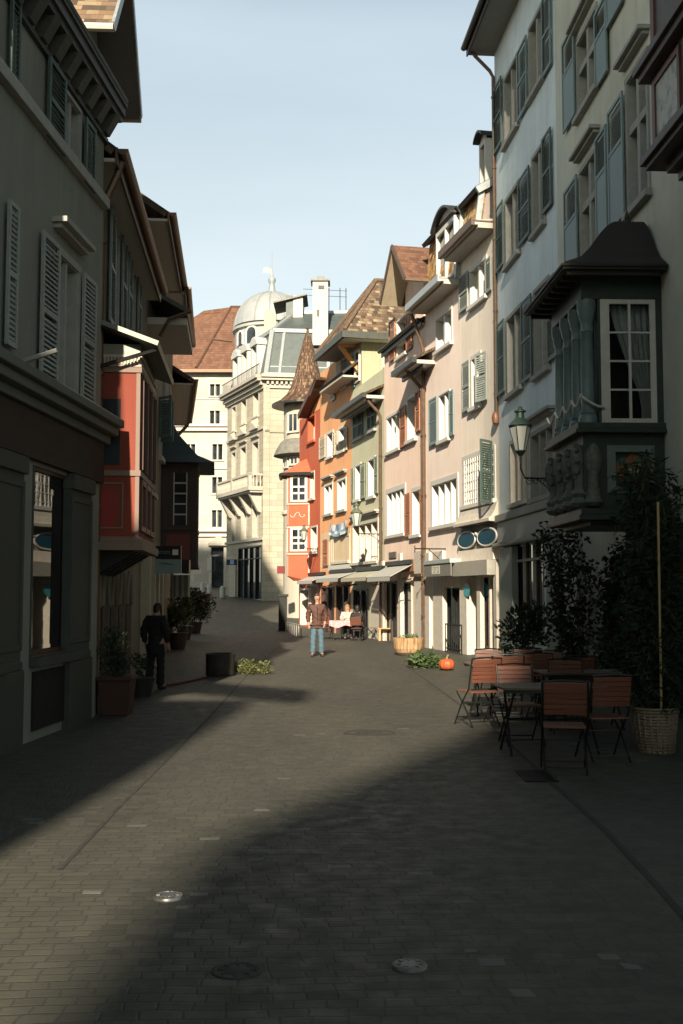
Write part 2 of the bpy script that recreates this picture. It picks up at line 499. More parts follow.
        for f in mids: bx(k, W - k, 0.002, th - 0.002, v0 + (v1 - v0) * f - 0.035, v0 + (v1 - v0) * f + 0.035)
        q = v0 + k * 1.3 + 0.01
        if split:
            bx(k, W - k, 0.012, th - 0.012, q, v0 + (v1 - v0) * 0.62 - 0.035); q = v0 + (v1 - v0) * 0.62 + 0.045
        while q < v1 - k - 0.05:
            if not any(abs(q + 0.025 - (v0 + (v1 - v0) * f)) < 0.06 for f in mids):
                m.hexa([pt(k, 0.026, q), pt(W - k, 0.026, q), pt(W - k, 0.032, q + 0.004), pt(k, 0.032, q + 0.004),
                        pt(k, 0.002, q + 0.045), pt(W - k, 0.002, q + 0.045), pt(W - k, 0.008, q + 0.05), pt(k, 0.008, q + 0.05)])
            q += 0.062
        return m.build('shutter', mat, s.e)
    def band(s, name, mat, u0, u1, w1, v0, v1, w0=-0.02, par=None, bevel=0.0):
        m = MB(s.f); m.box(u0, u1, w0, w1, v0, v1)
        return m.build(name, mat, par or s.e, bevel=bevel)
    def finish(s, top_poly=None, sides=True):
        """front sheet with the window holes, reveals, flanks and back as one wall"""
        m = MB(s.f); u0, u1, v0, v1 = s.u0 + 0.003, s.u1 - 0.003, s.base, s.H
        hs = [(max(a, u0), min(b, u1), max(c, v0), min(d, v1), e) for a, b, c, d, e in s.holes if b > u0 and a < u1]
        us = sorted(set([u0, u1] + [x for h in hs for x in h[:2]])); vs = sorted(set([v0, v1] + [x for h in hs for x in h[2:4]]))
        for a, b in zip(us, us[1:]):
            run = None
            for c, d in zip(vs, vs[1:]):
                mu, mv = (a + b) / 2, (c + d) / 2
                inside = any(h[0] < mu < h[1] and h[2] < mv < h[3] for h in hs)
                if not inside:
                    run = (run[0], d) if run else (c, d)
                if inside and run:
                    m.poly([(a, 0, run[0]), (b, 0, run[0]), (b, 0, run[1]), (a, 0, run[1])]); run = None
            if run: m.poly([(a, 0, run[0]), (b, 0, run[0]), (b, 0, run[1]), (a, 0, run[1])])
        for a, b, c, d, dp in hs:
            m.poly([(a, 0, c), (a, -dp, c), (a, -dp, d), (a, 0, d)]); m.poly([(b, 0, c), (b, -dp, c), (b, -dp, d), (b, 0, d)])
            m.poly([(a, 0, c), (b, 0, c), (b, -dp, c), (a, -dp, c)]); m.poly([(a, 0, d), (b, 0, d), (b, -dp, d), (a, -dp, d)])
            m.poly([(a, -dp, c), (b, -dp, c), (b, -dp, d), (a, -dp, d)])
        D = s.D
        m.poly([(u0, 0, v0), (u0, -D, v0), (u0, -D, v1), (u0, 0, v1)]); m.poly([(u1, 0, v0), (u1, -D, v0), (u1, -D, v1), (u1, 0, v1)])
        m.poly([(u0, -D, v0), (u1, -D, v0), (u1, -D, v1), (u0, -D, v1)]); m.poly([(u0, 0, v1), (u1, 0, v1), (u1, -D, v1), (u0, -D, v1)])
        if top_poly:
            m.poly(top_poly)
        return m.build('wall', s.mat, s.e, recalc=False)
    def eave(s, u0, u1, v, ov, roofmat, wr=-4.0, rise=3.0, soff=SOFFIT, gut=DKMETAL, th=0.14, near_over=0.15, far_over=0.1, name='roof'):
        """front roof slope with soffit and gutter; back slope closes it"""
        m = MB(s.f); a, b = u0 - near_over, u1 + far_over
        sl = rise / (ov - wr)
        m.slab((a, ov, v + 0.02), (b, ov, v + 0.02), (b, wr, v + 0.02 + rise), (a, wr, v + 0.02 + rise), th)
        m.slab((a, 2 * wr - ov, v + 0.02), (b, 2 * wr - ov, v + 0.02), (b, wr, v + 0.02 + rise), (a, wr, v + 0.02 + rise), th)
        for q in (u0 + 0.02, u1 - 0.02):
            m.poly([(q, -0.05, v), (q, 2 * wr + 0.05, v), (q, wr, v + rise - 0.15)])
        ro = m.build(name, roofmat, s.e)
        q = MB(s.f); q.box(a + 0.01, b - 0.01, -0.15, ov - 0.02, v - 0.2, v - 0.145); q.build('soffit', soff, ro)
        g = MB(s.f); g.box(a, b, ov - 0.02, ov + 0.02, v - 0.24, v + 0.02)
        pr = []
        for k in range(7):
            t = PI + PI * k / 6
            pr.append((ov + 0.09 + 0.085 * math.cos(t), v + 0.0 + 0.085 * math.sin(t)))
        for (w0, z0), (w1, z1) in zip(pr, pr[1:]):
            g.poly([(a, w0, z0), (b, w0, z0), (b, w1, z1), (a, w1, z1)])
        g.poly([(a, x, z) for x, z in pr]); g.poly([(b, x, z) for x, z in pr])
        g.build('gutter', gut, ro)
        return ro
    def pipe(s, u, w, v0, v1, mat=PIPE, r=0.05, top=None):
        m = MB(s.f); pts = [(u, w, v0), (u, w, v1)]
        if top: pts += [(u, w + (top[0] - w) * 0.15, v1 + 0.18), (u, w + (top[0] - w) * 0.8, top[1] - 0.2), (u, top[0], top[1])]
        m.tube(pts, r, 8)
        for q in range(int((v1 - v0) / 2) + 1):
            vv = v0 + 1.0 + q * 2.0
            if vv < v1: m.tube([(u, w, vv), (u, w, vv + 0.05)], r * 1.35, 8)
        return m.build('downpipe', mat, s.e, smooth='auto')
# ------------------------------------------------------------------ camera, light
cam = bpy.data.objects.new('camera', bpy.data.cameras.new('camera')); COL.objects.link(cam)
cam.location = (0, 0, CAMZ); cam.rotation_euler = (R(90) + TH, 0, 0)
cam.data.sensor_width = 36; cam.data.sensor_fit = 'AUTO'; cam.data.lens = 36 * F / 1024
cam.data.clip_start = 0.1; cam.data.clip_end = 20000
SC.camera = cam
AZ, EL = 5.0, 25.5
sun = bpy.data.objects.new('sun', bpy.data.lights.new('sun', 'SUN')); COL.objects.link(sun)
sun.data.energy = 5.0; sun.data.angle = R(0.8); sun.data.color = (1.0, 0.875, 0.68)
dirv = Vector((math.sin(R(AZ)) * math.cos(R(EL)), math.cos(R(AZ)) * math.cos(R(EL)), -math.sin(R(EL))))
sun.rotation_euler = dirv.to_track_quat('-Z', 'Y').to_euler()
sun.location = (-10, -30, 40)
wd = bpy.data.worlds.new('World'); SC.world = wd; wd.use_nodes = True
sky = wd.node_tree.nodes.new('ShaderNodeTexSky'); sky.sky_type = 'NISHITA'; sky.sun_disc = False
sky.sun_elevation = R(EL); sky.sun_rotation = R(180 + AZ); sky.air_density = 1.0; sky.dust_density = 1.2; sky.ozone_density = 1.0; sky.altitude = 400
bg = wd.node_tree.nodes['Background']; bg.inputs[1].default_value = 0.05
_t = wd.node_tree
def _wn(typ, **kw):
    x = _t.nodes.new(typ)
    for k, v in kw.items(): setattr(x, k, v)
    return x
_g = _wn('ShaderNodeTexCoord'); _s = _wn('ShaderNodeSeparateXYZ'); _t.links.new(_g.outputs['Generated'], _s.inputs[0])
_r = _wn('ShaderNodeValToRGB'); _t.links.new(_s.outputs[2], _r.inputs[0])          # thin high haze, thickest towards the horizon
_r.color_ramp.interpolation = 'EASE'; _e = _r.color_ramp.elements
_e[0].position = 0.0; _e[0].color = (0.48, 0.46, 0.43, 1); _e[1].position = 0.80; _e[1].color = (0.006, 0.008, 0.007, 1)
_x = _e.new(0.27); _x.color = (0.40, 0.372, 0.358, 1); _x = _e.new(0.47); _x.color = (0.32, 0.338, 0.355, 1); _x = _e.new(0.58); _x.color = (0.06, 0.065, 0.06, 1)
_c = _wn('ShaderNodeTexNoise'); _m = _wn('ShaderNodeMapping'); _m.inputs['Rotation'].default_value = (0.25, 0.3, 0.4); _m.inputs['Scale'].default_value = (1.6, 3.4, 7.5); _t.links.new(_g.outputs['Generated'], _m.inputs[0]); _t.links.new(_m.outputs[0], _c.inputs['Vector']); _c.inputs['Scale'].default_value = 1.3; _c.inputs['Detail'].default_value = 6
_q = _wn('ShaderNodeMapRange'); _t.links.new(_c.outputs[0], _q.inputs[0]); _q.inputs[1].default_value = 0.38; _q.inputs[2].default_value = 0.66; _q.inputs[3].default_value = 11.0; _q.inputs[4].default_value = 12.8
_v = _wn('ShaderNodeVectorMath', operation='SCALE'); _t.links.new(_r.outputs[0], _v.inputs[0]); _t.links.new(_q.outputs[0], _v.inputs[3])
_d = _wn('ShaderNodeVectorMath', operation='MULTIPLY'); _t.links.new(sky.outputs[0], _d.inputs[0]); _d.inputs[1].default_value = (0.90, 0.95, 0.74)
_a = _wn('ShaderNodeVectorMath', operation='ADD'); _t.links.new(_d.outputs[0], _a.inputs[0]); _t.links.new(_v.outputs[0], _a.inputs[1])
_t.links.new(_a.outputs[0], bg.inputs[0])
SC.view_settings.view_transform = 'Standard'; SC.view_settings.look = 'None'; SC.view_settings.gamma = 1.0; SC.view_settings.exposure = 1.2
SC.cycles.max_bounces = 6

# ------------------------------------------------------------------ ground
def ground_sheet():
    xs = [-3000, -600, -150, -60] + [-40 + 4 * i for i in range(21)] + [60, 150, 600, 3000]
    ys = [-3000, -600, -150, -60] + [-40 + 4 * i for i in range(42)] + [150, 300, 800, 3000, 9000]
    m = MB()
    b = 0
    for y in ys:
        for x in xs: m.v.append(Vector((x, y, gz(x, y))))
    n = len(xs)
    for j in range(len(ys) - 1):
        for i in range(n - 1):
            m.p.append([j * n + i, j * n + i + 1, (j + 1) * n + i + 1, (j + 1) * n + i]); m.uv.append(None); m.mi.append(0)
    tag(m.build('ground', cobbles('grey stone setts')), kind='structure', label=None)
ground_sheet()

def strip(name, pts, wid, mat, lift=0.004):
    m = MB(); L, Q = [], []
    for i, p in enumerate(pts):
        a = pts[max(0, i - 1)]; b = pts[min(len(pts) - 1, i + 1)]
        d = Vector((b[0] - a[0], b[1] - a[1])).normalized(); nn = Vector((-d.y, d.x)) * wid / 2
        L.append((p[0] + nn.x, p[1] + nn.y, gz(p[0], p[1]) + lift)); Q.append((p[0] - nn.x, p[1] - nn.y, gz(p[0], p[1]) + lift))
    for i in range(len(pts) - 1): m.poly([Q[i], Q[i + 1], L[i + 1], L[i]])
    return tag(m.build(name, mat), kind='structure')
GUT = paint('dark gutter joint', (0.04, 0.038, 0.034), 0.85, var=0.35, scale=14)
def gpts(px): return [(ground(*p).x, ground(*p).y) for p in px]
strip('gutter_path', gpts([(700, 935), (650, 878), (604, 829), (570, 798), (548, 780), (500, 735), (440, 690), (405, 665)]), 0.045, GUT)
strip('gutter_path', gpts([(60, 870), (120, 806), (170, 757), (205, 722), (225, 700), (250, 672), (275, 650), (300, 632)]), 0.03, GUT)

# ------------------------------------------------------------------ facades on the right
def back_from(P, yaw, px):
    """walk from P towards the camera along a facade until the column px"""
    f = Fac(P, yaw, 1); u = f.U(px); p = f.world(u, 0, 0)
    return (p.x, p.y)
C23 = (4.25, 29.5)
P12 = back_from(C23, 4.5, 563)
f2 = Fac(P12, 4.5, 1); U2 = f2.U(500)
f1o = Fac(P12, 2.0, 1)
q = f1o.world(-(P12[1] - 9.0) / math.cos(R(2)), 0, 0)
f1 = Fac((q.x, q.y), 2.0, 1); U1 = (Vector(P12) - f1.P).length
f3 = Fac(C23, 11.5, 1); P34, U3 = f3.end(463)
f4 = Fac(P34, 12, 1); P45, U4 = f4.end(427)
f5 = Fac(P45, 12.6, 1); P56, U5 = f5.end(385)
f6 = Fac(P56, 13.5, 1); P67, U6 = f6.end(352)
f7 = Fac(P67, 15, 1); P78, U7 = f7.end(320)
f8 = Fac(P78, 17, 1); P89, U8 = f8.end(299)

PL1 = plaster('cream plaster', (0.56, 0.565, 0.48))
PL2 = plaster('pale blue plaster', (0.68, 0.76, 0.79))
PL3 = plaster('beige plaster', (0.75, 0.67, 0.585), var=0.09, dirt=0.16)
PL4 = plaster('pale pink plaster', (0.79, 0.665, 0.60), var=0.09, dirt=0.16)
PL5 = plaster('salmon pink plaster', (0.79, 0.61, 0.515), var=0.09, dirt=0.16)
PL6 = plaster('olive green plaster', (0.50, 0.495, 0.36), var=0.1, dirt=0.1)
PL7 = plaster('orange plaster', (0.71, 0.365, 0.185), var=0.12)
PL8 = plaster('red plaster', (0.42, 0.105, 0.055), var=0.12)
TILE_OLD = tiles('old clay tiles', [(0.15, 0.10, 0.07), (0.09, 0.07, 0.05), (0.22, 0.165, 0.105), (0.12, 0.085, 0.06), (0.17, 0.11, 0.07), (0.065, 0.05, 0.038), (0.30, 0.235, 0.155)], 0.2, 0.19, 0.9)
TILE_RED = tiles('red clay tiles', [(0.145, 0.075, 0.05), (0.12, 0.062, 0.042), (0.17, 0.09, 0.06), (0.10, 0.056, 0.04)], 0.18, 0.18)
TILE_YEL = tiles('yellow brown tiles', [(0.46, 0.29, 0.12), (0.36, 0.21, 0.09), (0.54, 0.37, 0.17), (0.22, 0.125, 0.065)], 0.17, 0.16)  # tile tones range from yellow to brown
TILE_TUR = tiles('turret tiles', [(0.11, 0.062, 0.043), (0.15, 0.09, 0.055), (0.05, 0.034, 0.027), (0.22, 0.15, 0.09), (0.08, 0.052, 0.036)], 0.16, 0.2)
WOOD_DK = wood('dark red brown wood', (0.06, 0.026, 0.018))
GREENW = paint('weathered green paint', (0.034, 0.05, 0.045), 0.5, var=0.2)

# ---- R1: cream house with the green oriel
B1 = Bld('townhouse', 'shaded cream townhouse with green columned oriel and tall blue grey shutters', 'house', f1, 0, U1, 18.0, 9, PL1)
B1.win(587, 607, 28, 104, 2, trim=GREYSTONE, transom=0.62, hood=True, mull=0.14, depth=0.25)
B1.shutter(573.5, 586, 28, 122, SH_BLUE, split=True)
B1.shutter(608, 620.5, -5, 75, SH_BLUE, split=True)
B1.win(588, 605.5, 164, 262, 2, trim=GREYSTONE, transom=0.62, hood=True, mull=0.14, depth=0.25)
B1.shutter(573, 586.5, 184, 284, SH_BLUE, split=True)
B1.shutter(606.5, 618, 128, 240, SH_BLUE, split=True)
B1.win(638, 658, 68, 204, 2, trim=GREYSTONE, transom=0.62, hood=True, mull=0.14, depth=0.25)
B1.shutter(620, 636, 100, 224, SH_BLUE, split=True)
B1.win(640, 662, -150, -40, 2, trim=GREYSTONE, transom=0.62, depth=0.25)
B1.shutter(621, 637, -130, 10, SH_BLUE, split=True)
for (a, b, c, d) in ((0.6, 1.6, 8.2, 10.4), (3.0, 4.1, 8.2, 10.4), (0.6, 1.6, 11.4, 13.5), (3.0, 4.1, 11.4, 13.5)):
    B1.window(a, b, c, d, 2, trim=GREYSTONE, transom=0.62, hood=True, depth=0.25)
# ground floor door opening under the oriel and a light pilaster at the boundary
B1.rect(600, 640, 560, 700)
u_n = (16.75 - 9) / math.cos(R(2)); u_f = (18.75 - 9) / math.cos(R(2))
dr = B1.window(u_n + 0.1, u_n + 1.7, 0.05, 2.6, 2, trim=WOOD_DK, frame=WOOD_DK, pane=DARK, depth=-0.02, w=0.06, sill=False, bars=1, name='door')
B1.window(u_n - 4.6, u_n - 0.9, 0.5, 2.6, 2, trim=WOOD_DK, frame=WOOD_DK, pane=DARK, depth=-0.02, w=0.06, bars=0)
m = MB(f1); ua, ub = sorted((f1.U(577, 0.12), f1.U(565, 0.12)))
m.box(ua, ub, -0.05, 0.12, 0, 3.7); m.box(ua - 0.06, ub + 0.02, -0.05, 0.18, 3.7, 3.95); m.box(ua - 0.05, ub + 0.02, -0.05, 0.17, 0, 0.5)
m.build('pilaster', paint('pale stone', (0.42, 0.42, 0.37), 0.8, var=0.15), B1.e, bevel=0.015)
sf = B1.band('shopfront', paint('black green shopfront', (0.014, 0.017, 0.015), 0.95), -0.0, u_n + 1.95, 0.05, -0.2, 2.78)
B1.finish()
B1.eave(0, U1, 18.0, 0.6, TILE_OLD, far_over=0.02)
# the oriel
CARVE = paint('carved painted wood', (0.10, 0.115, 0.10), 0.6, var=0.45, scale=14)
def oriel_green():
    f = f1; W = 1.26; e = B1.e
    v0, vs, vt, ve = 2.95, 4.36, 6.3, 6.72
    m = MB(f)
    m.box(u_n, u_f, -0.02, W, 3.05, vs - 0.12)                       # apron
    m.box(u_n - 0.1, u_f + 0.1, -0.02, W + 0.1, vs - 0.1, vs)            # sill slab
    m.box(u_n - 0.14, u_f + 0.14, -0.02, W + 0.14, vs - 0.16, vs - 0.1)
    m.box(u_n - 0.06, u_f + 0.06, -0.02, W + 0.06, 2.95, 3.05); m.box(u_n - 0.1, u_f + 0.1, -0.02, W + 0.1, 2.87, 2.95)
    m.box(u_n + 0.1, u_f - 0.1, -0.02, W - 0.12, 2.80, 2.87)
    m.box(u_n, u_f, -0.02, W, vt, ve)                                # entablature
    m.box(u_n, u_n + 0.12, -0.02, 0.10, vs, vt)
    m.box(u_n + 0.02, u_n + 0.12, W - 0.36, W - 0.26, vs, vt); m.box(u_f - 0.12, u_f, -0.02, 0.1, vs, vt)
    o = m.build('oriel', GREENW, e, bevel=0.012)
    # columns along the street front
    c = MB(f)
    n = 4
    for i in range(n):
        uu = u_n + 0.13 + (u_f - u_n - 0.26) * i / (n - 1)
        c.lathe((uu, W - 0.12, vs), [(0.15, 0), (0.15, 0.10), (0.125, 0.14), (0.135, 0.18), (0.108, 0.22), (0.105, 0.8), (0.094, 1.42), (0.115, 1.45), (0.094, 1.49), (0.094, 1.60), (0.12, 1.66), (0.12, 1.70), (0.15, 1.80), (0.15, 1.94)], 18)
        cc = c.build('column', paint('blue green column', (0.12, 0.17, 0.17), 0.35, var=0.15), o, smooth='auto'); c = MB(f)
    # windows: near flank facing the camera, and the front lights
    def flank(u, name):
        q = MB(f); g = MB(f); k = 0.05; w0, w1 = 0.10, W - 0.30
        q.box(u + 0.01, u + 0.07, w0, w0 + 0.09, vs, vt); q.box(u + 0.01, u + 0.07, w1 - 0.14, w1, vs, vt)
        q.box(u + 0.01, u + 0.07, w0 + 0.09, w1 - 0.14, vs, vs + 0.08); q.box(u + 0.01, u + 0.07, w0 + 0.09, w1 - 0.14, vt - 0.07, vt)
        mid = (w0 + w1 - 0.05) / 2; q.box(u + 0.015, u + 0.06, mid - 0.02, mid + 0.02, vs + 0.08, vt - 0.07)
        for i in (1, 2, 3):
            vv = vs + 0.08 + (vt - vs - 0.15) * i / 4; q.box(u + 0.02, u + 0.055, w0 + 0.09, w1 - 0.14, vv - 0.014, vv + 0.014)
        wn = q.build(name, paint('grey white sash', (0.50, 0.51, 0.47), 0.5), o)
        g.box(u + 0.085, u + 0.09, w0, w1, vs, vt)
        return wn
    flank(u_n, 'window')
    for i in range(n - 1):
        q = MB(f); a = u_n + 0.13 + (u_f - u_n - 0.26) * i / (n - 1) + 0.13; b = u_n + 0.13 + (u_f - u_n - 0.26) * (i + 1) / (n - 1) - 0.13
        for (x0, x1, y0, y1) in ((a, a + 0.05, vs, vt), (b - 0.05, b, vs, vt), (a, b, vs, vs + 0.07), (a, b, vt - 0.07, vt), (a, b, vs + 1.2, vs + 1.24)):
            q.box(x0, x1, W - 0.34, W - 0.28, y0, y1)
        q.build('window', paint('blue green column', (0.12, 0.17, 0.17)), o)
    # panes and curtains
    gl = NT('clear old glass'); gl.b.inputs['Transmission Weight'].default_value = 1.0; gl.rough(0.02); gl.b.inputs['IOR'].default_value = 1.15; gl.col((0.75, 0.8, 0.8, 1))
    g = MB(f); g.box(u_n + 0.035, u_n + 0.041, 0.12, W - 0.32, vs + 0.02, vt - 0.02); g.box(u_n + 0.2, u_f - 0.2, W - 0.315, W - 0.309, vs + 0.02, vt - 0.02)
    g.build('pane', gl.m, o)
    r = MB(f); r.box(u_n + 0.75, u_f - 0.1, -0.02, W - 0.5, vs + 0.003, vt - 0.003); r.build('interior', DARK, o)
    cu = MB(f)
    prev = None
    for i in range(25):
        t = i / 24.0; w = W - 0.45 - t * (W - 0.58)
        uu = u_n + 0.2 + 0.03 * math.sin(t * 40)
        # tied back: the lower edge swings to the wall side
        prev2 = (uu, w, t); 
        if prev:
            (ua_, wa, ta) = prev
            for k in range(8):
                s0, s1 = k / 8, (k + 1) / 8
                def cv(tt, s): 
                    drop = 1 - s
                    pull = min(1.0, drop * 1.25) ** 1.3
                    return (0.15 + 0.0) + (W - 0.5 - 0.15) * (1 - tt) * (1 - 0.78 * pull)
                za, zb = vt - 0.05 - (vt - vs - 0.1) * (1 - s0), vt - 0.05 - (vt - vs - 0.1) * (1 - s1)
                cu.poly([(ua_, cv(ta, s0), za), (uu, cv(t, s0), za), (uu, cv(t, s1), zb), (ua_, cv(ta, s1), zb)])
        prev = prev2
    cu.build('curtain', paint('white net curtain', (0.46, 0.48, 0.46), 0.9, var=0.1, scale=20), o)
    # bell roof
    r = MB(f); loops = []
    prof = [(0.0, 0.0), (0.05, 0.05), (0.16, 0.11), (0.34, 0.22), (0.5, 0.4), (0.62, 0.58), (0.73, 0.74), (0.84, 0.87), (0.94, 0.96), (1.0, 1.0)]
    E = (u_n - 0.38, u_f + 0.5, 0.02, W + 0.36); T = ((u_n + u_f) / 2 - 0.45, (u_n + u_f) / 2 + 0.45, 0.10, 0.55)
    H0, H1 = ve + 0.02, 7.72
    for a, h in prof:
        L = [E[i] + (T[i] - E[i]) * a for i in range(4)]
        if h > 0.05: L[2] = E[2] + (T[2] - E[2]) * max(0, a - 0.3)
        loops.append([(L[0], L[2], H0 + (H1 - H0) * h), (L[1], L[2], H0 + (H1 - H0) * h), (L[1], L[3], H0 + (H1 - H0) * h), (L[0], L[3], H0 + (H1 - H0) * h)])
    for A, Bq in zip(loops, loops[1:]):
        for j in range(4): r.poly([A[j], A[(j + 1) % 4], Bq[(j + 1) % 4], Bq[j]])
    r.poly(loops[-1])
    r.box(E[0], E[1], E[2], E[3], ve - 0.06, H0 - 0.003)
    r.box(E[0] - 0.03, E[1] + 0.03, E[2], E[3] + 0.03, ve - 0.02, H0 - 0.006)
    for uu in (T[0] + 0.1, T[1] - 0.1): r.lathe((uu, 0.32, H1), [(0.09, -0.05), (0.07, 0.02), (0.03, 0.06), (0.04, 0.1), (0.004, 0.24)], 8)
    for i in range(9):
        uu = E[0] + 0.1 + (E[1] - E[0] - 0.2) * i / 8; r.box(uu - 0.03, uu + 0.03, 0.1, W + 0.28, ve - 0.13, ve - 0.06)
    r.build('oriel_roof', paint('dark slate roof', (0.028, 0.026, 0.024), 0.6, var=0.25, scale=4), o)
    # apron carving: corbels with cartouches on the front corner and along the street front
    for i in range(4):
        k = MB(f); uu = u_n + 0.13 + (u_f - u_n - 0.26) * i / 3
        k.lathe((uu, W + 0.02, 3.08), [(0.10, 0), (0.16, 0.06), (0.12, 0.14), (0.15, 0.2), (0.09, 0.3), (0.08, 0.62), (0.1, 0.66), (0.06, 0.7)], 12)
        k.ball((uu, W + 0.04, 3.78), 0.14, 0.10, 0.27, 12, 8)
        for j in range(8):
            a = 2 * PI * j / 8; k.ball((uu + 0.12 * math.cos(a), W + 0.09, 3.78 + 0.24 * math.sin(a)), 0.045, n=8, m=5)
        k.build('carved_bracket', CARVE, o, smooth='auto')
    k = MB(f); k.lathe((u_n - 0.02, W - 0.14, 3.08), [(0.10, 0), (0.16, 0.06), (0.12, 0.14), (0.09, 0.3), (0.08, 0.62), (0.05, 0.7)], 12)
    k.ball((u_n - 0.03, W - 0.15, 3.78), 0.13, 0.09, 0.27, 12, 8)
    k.build('carved_bracket', CARVE, o, smooth='auto')
    # bevelled picture panel on the near flank
    p = MB(f); uu = u_n - 0.004; a0, a1, b0, b1 = 0.16, 0.90, 3.28, 4.02; t = 0.11
    O = [(a0, b0), (a1, b0), (a1, b1), (a0, b1)]; I = [(a0 + t, b0 + t), (a1 - t, b0 + t), (a1 - t, b1 - t), (a0 + t, b1 - t)]
    for j in range(4):
        j2 = (j + 1) % 4
        p.hexa([(uu, O[j][0], O[j][1]), (uu, O[j2][0], O[j2][1]), (uu, I[j2][0], I[j2][1]), (uu, I[j][0], I[j][1]),
                (uu - 0.02, O[j][0], O[j][1]), (uu - 0.02, O[j2][0], O[j2][1]), (uu - 0.09, I[j2][0], I[j2][1]), (uu - 0.09, I[j][0], I[j][1])])
    pan = p.build('panel', paint('pale green frame', (0.13, 0.17, 0.155), 0.45), o)
    d = MB(f); cw, cv_ = (a0 + a1) / 2 + 0.05, (b0 + b1) / 2; rng = random.Random(3)
    for j in range(14):
        d.cur = rng.choice((0, 1, 1, 2, 3, 4)); A0, A1 = 2 * PI * j / 14, 2 * PI * (j + 1) / 14
        def rim(A): rr = 0.27 * (0.85 + 0.15 * math.sin(3 * A + 1)); return (uu - 0.012, cw + rr * math.cos(A), cv_ + rr * math.sin(A))
        d.poly([(uu - 0.012, cw, cv_), rim(A0), rim(A1)])
    d.build('painted_disc', [paint('pic red', (0.20, 0.04, 0.03)), paint('pic rust', (0.22, 0.09, 0.04)), paint('pic ochre', (0.30, 0.17, 0.05)), paint('pic green', (0.06, 0.12, 0.08)), paint('pic pale', (0.3, 0.3, 0.27))], o)
oriel_green()

def oriel_wood():
    f = f1; W = 0.75; o = None
    uF = f.U(662, W); uN = uF - 2.6
    vb = f.hit(655, 158, W)[1]; vm = f.hit(655, 70, W)[1]
    m = MB(f)
    m.box(uN, uF, -0.02, W, vb, vm + 2.6)
    for v, k in ((vb - 0.12, 0.08), (vb - 0.04, 0.14), (vm - 0.06, 0.14), (vm + 0.05, 0.2)):
        m.box(uN - k, uF + k, -0.02, W + k, v, v + 0.11)
    for i in range(3): m.box(uN + 0.2 + i * 0.1, uF - 0.2 - i * 0.1, -0.02, W - 0.12 * (i + 1), vb - 0.12 - 0.14 * (i + 1), vb - 0.12 - 0.14 * i - 0.004)
    o = m.build('oriel', wood('dark brown oriel wood', (0.075, 0.055, 0.05)), B1.e, label='dark wooden oriel with painted panels', bevel=0.01)
    fr = MB(f); pn = MB(f)
    for i in range(2):
        a, b = uF - 0.15 - i * 1.2 - 1.05, uF - 0.15 - i * 1.2
        for (x0, x1, y0, y1) in ((a, b, vb + 0.14, vb + 0.22), (a, b, vm - 0.24, vm - 0.16), (a, a + 0.08, vb + 0.22, vm - 0.24), (b - 0.08, b, vb + 0.22, vm - 0.24)):
            fr.box(x0, x1, W - 0.01, W + 0.035, y0, y1)
        pn.box(a + 0.08, b - 0.08, W - 0.01, W + 0.012, vb + 0.22, vm - 0.24)
        for (x0, x1) in ((a, a + 0.09), (b - 0.09, b)): fr.box(x0, x1, W - 0.01, W + 0.03, vm + 0.2, vm + 2.5)
    fr.build('panel_frame', wood('red brown carved wood', (0.11, 0.045, 0.035)), o)
    t = NT('faded painted panel'); n_ = t.noise(t.coords(), 5, 4, 0.7)
    t.col(t.mix(t.remap(n_, 0.45, 0.6, 0, 1), (0.34, 0.33, 0.27, 1), (0.10, 0.13, 0.13, 1)))
    pn.build('panel', t.m, o)
oriel_wood()

# ---- R2: pale blue house
B2 = Bld('townhouse', 'pale blue shaded townhouse with green shutters and deep eaves above a shop', 'house', f2, 0, U2, 16.95, 9, PL2)
kw = dict(trim=GREYSTONE, n=2, depth=0.22, mull=0.12)
B2.win(511, 524, 70, 137, **kw); B2.win(537.5, 551, 16, 88, **kw)
B2.win(511, 524, 196, 262, **kw); B2.win(539, 550.5, 152, 229, **kw)
B2.win(511, 525, 318, 394, **kw); B2.win(539, 553, 290, 374, **kw)
for a, b, c, d, mt in ((501, 509, 80, 147, SH_GREEN), (526, 536, 40, 112, SH_BLUE), (552.5, 561.5, -15, 66, SH_BLUE),
                       (502, 509.5, 204, 269, SH_GREEN), (525.5, 537, 174, 242, SH_GREEN), (551, 560, 130, 208, SH_GREEN),
                       (502, 509.5, 323, 395, SH_GREEN), (527, 537.5, 300, 382, SH_GREEN), (554, 562, 276, 360, SH_GREEN)):
    B2.shutter(a, b, c, d, mt)
B2.win(513, 530, 444, 504, 3, trim=OFFWHITE, depth=0.25, mull=0.12, bars=1); B2.win(534, 556, 436, 499, 3, trim=GREYSTONE, depth=0.25, bars=1, hood=True)
u = f2.U(505); v_b = f2.hit(530, 506)[1]
B2.band('belt_course', GREYSTONE, -0.0, U2 - 0.02, 0.14, v_b - 0.2, v_b, bevel=0.02)
B2.band('fascia', paint('grey painted fascia', (0.27, 0.28, 0.26), 0.6), 0.02, U2 - 0.05, 0.08, v_b - 0.75, v_b - 0.22)
B2.band('cornice', GREYSTONE, 0.0, U2 - 0.03, 0.22, v_b - 0.86, v_b - 0.76, bevel=0.02)
B2.win(514, 544, 538, 628, 3, trim=GREYSTONE, frame=WOOD_DK, depth=0.1, mull=0.06, transom=0.74, sill=True, bars=0, sur=0.02)
for a, b in ((500, 512), (546, 561)):
    m = MB(f2)
    ua, ub = sorted((f2.U(a, 0.12), f2.U(b, 0.12))); m.box(max(ua, 0.02), min(ub, U2), -0.05, 0.12, -0.2, v_b - 0.9); m.box(max(ua, 0.02) - 0.0, min(ub, U2), -0.05, 0.17, -0.2, 0.55)
    m.build('pilaster', paint('grey green pilaster paint', (0.17, 0.20, 0.188), 0.6, var=0.15), B2.e, bevel=0.012)
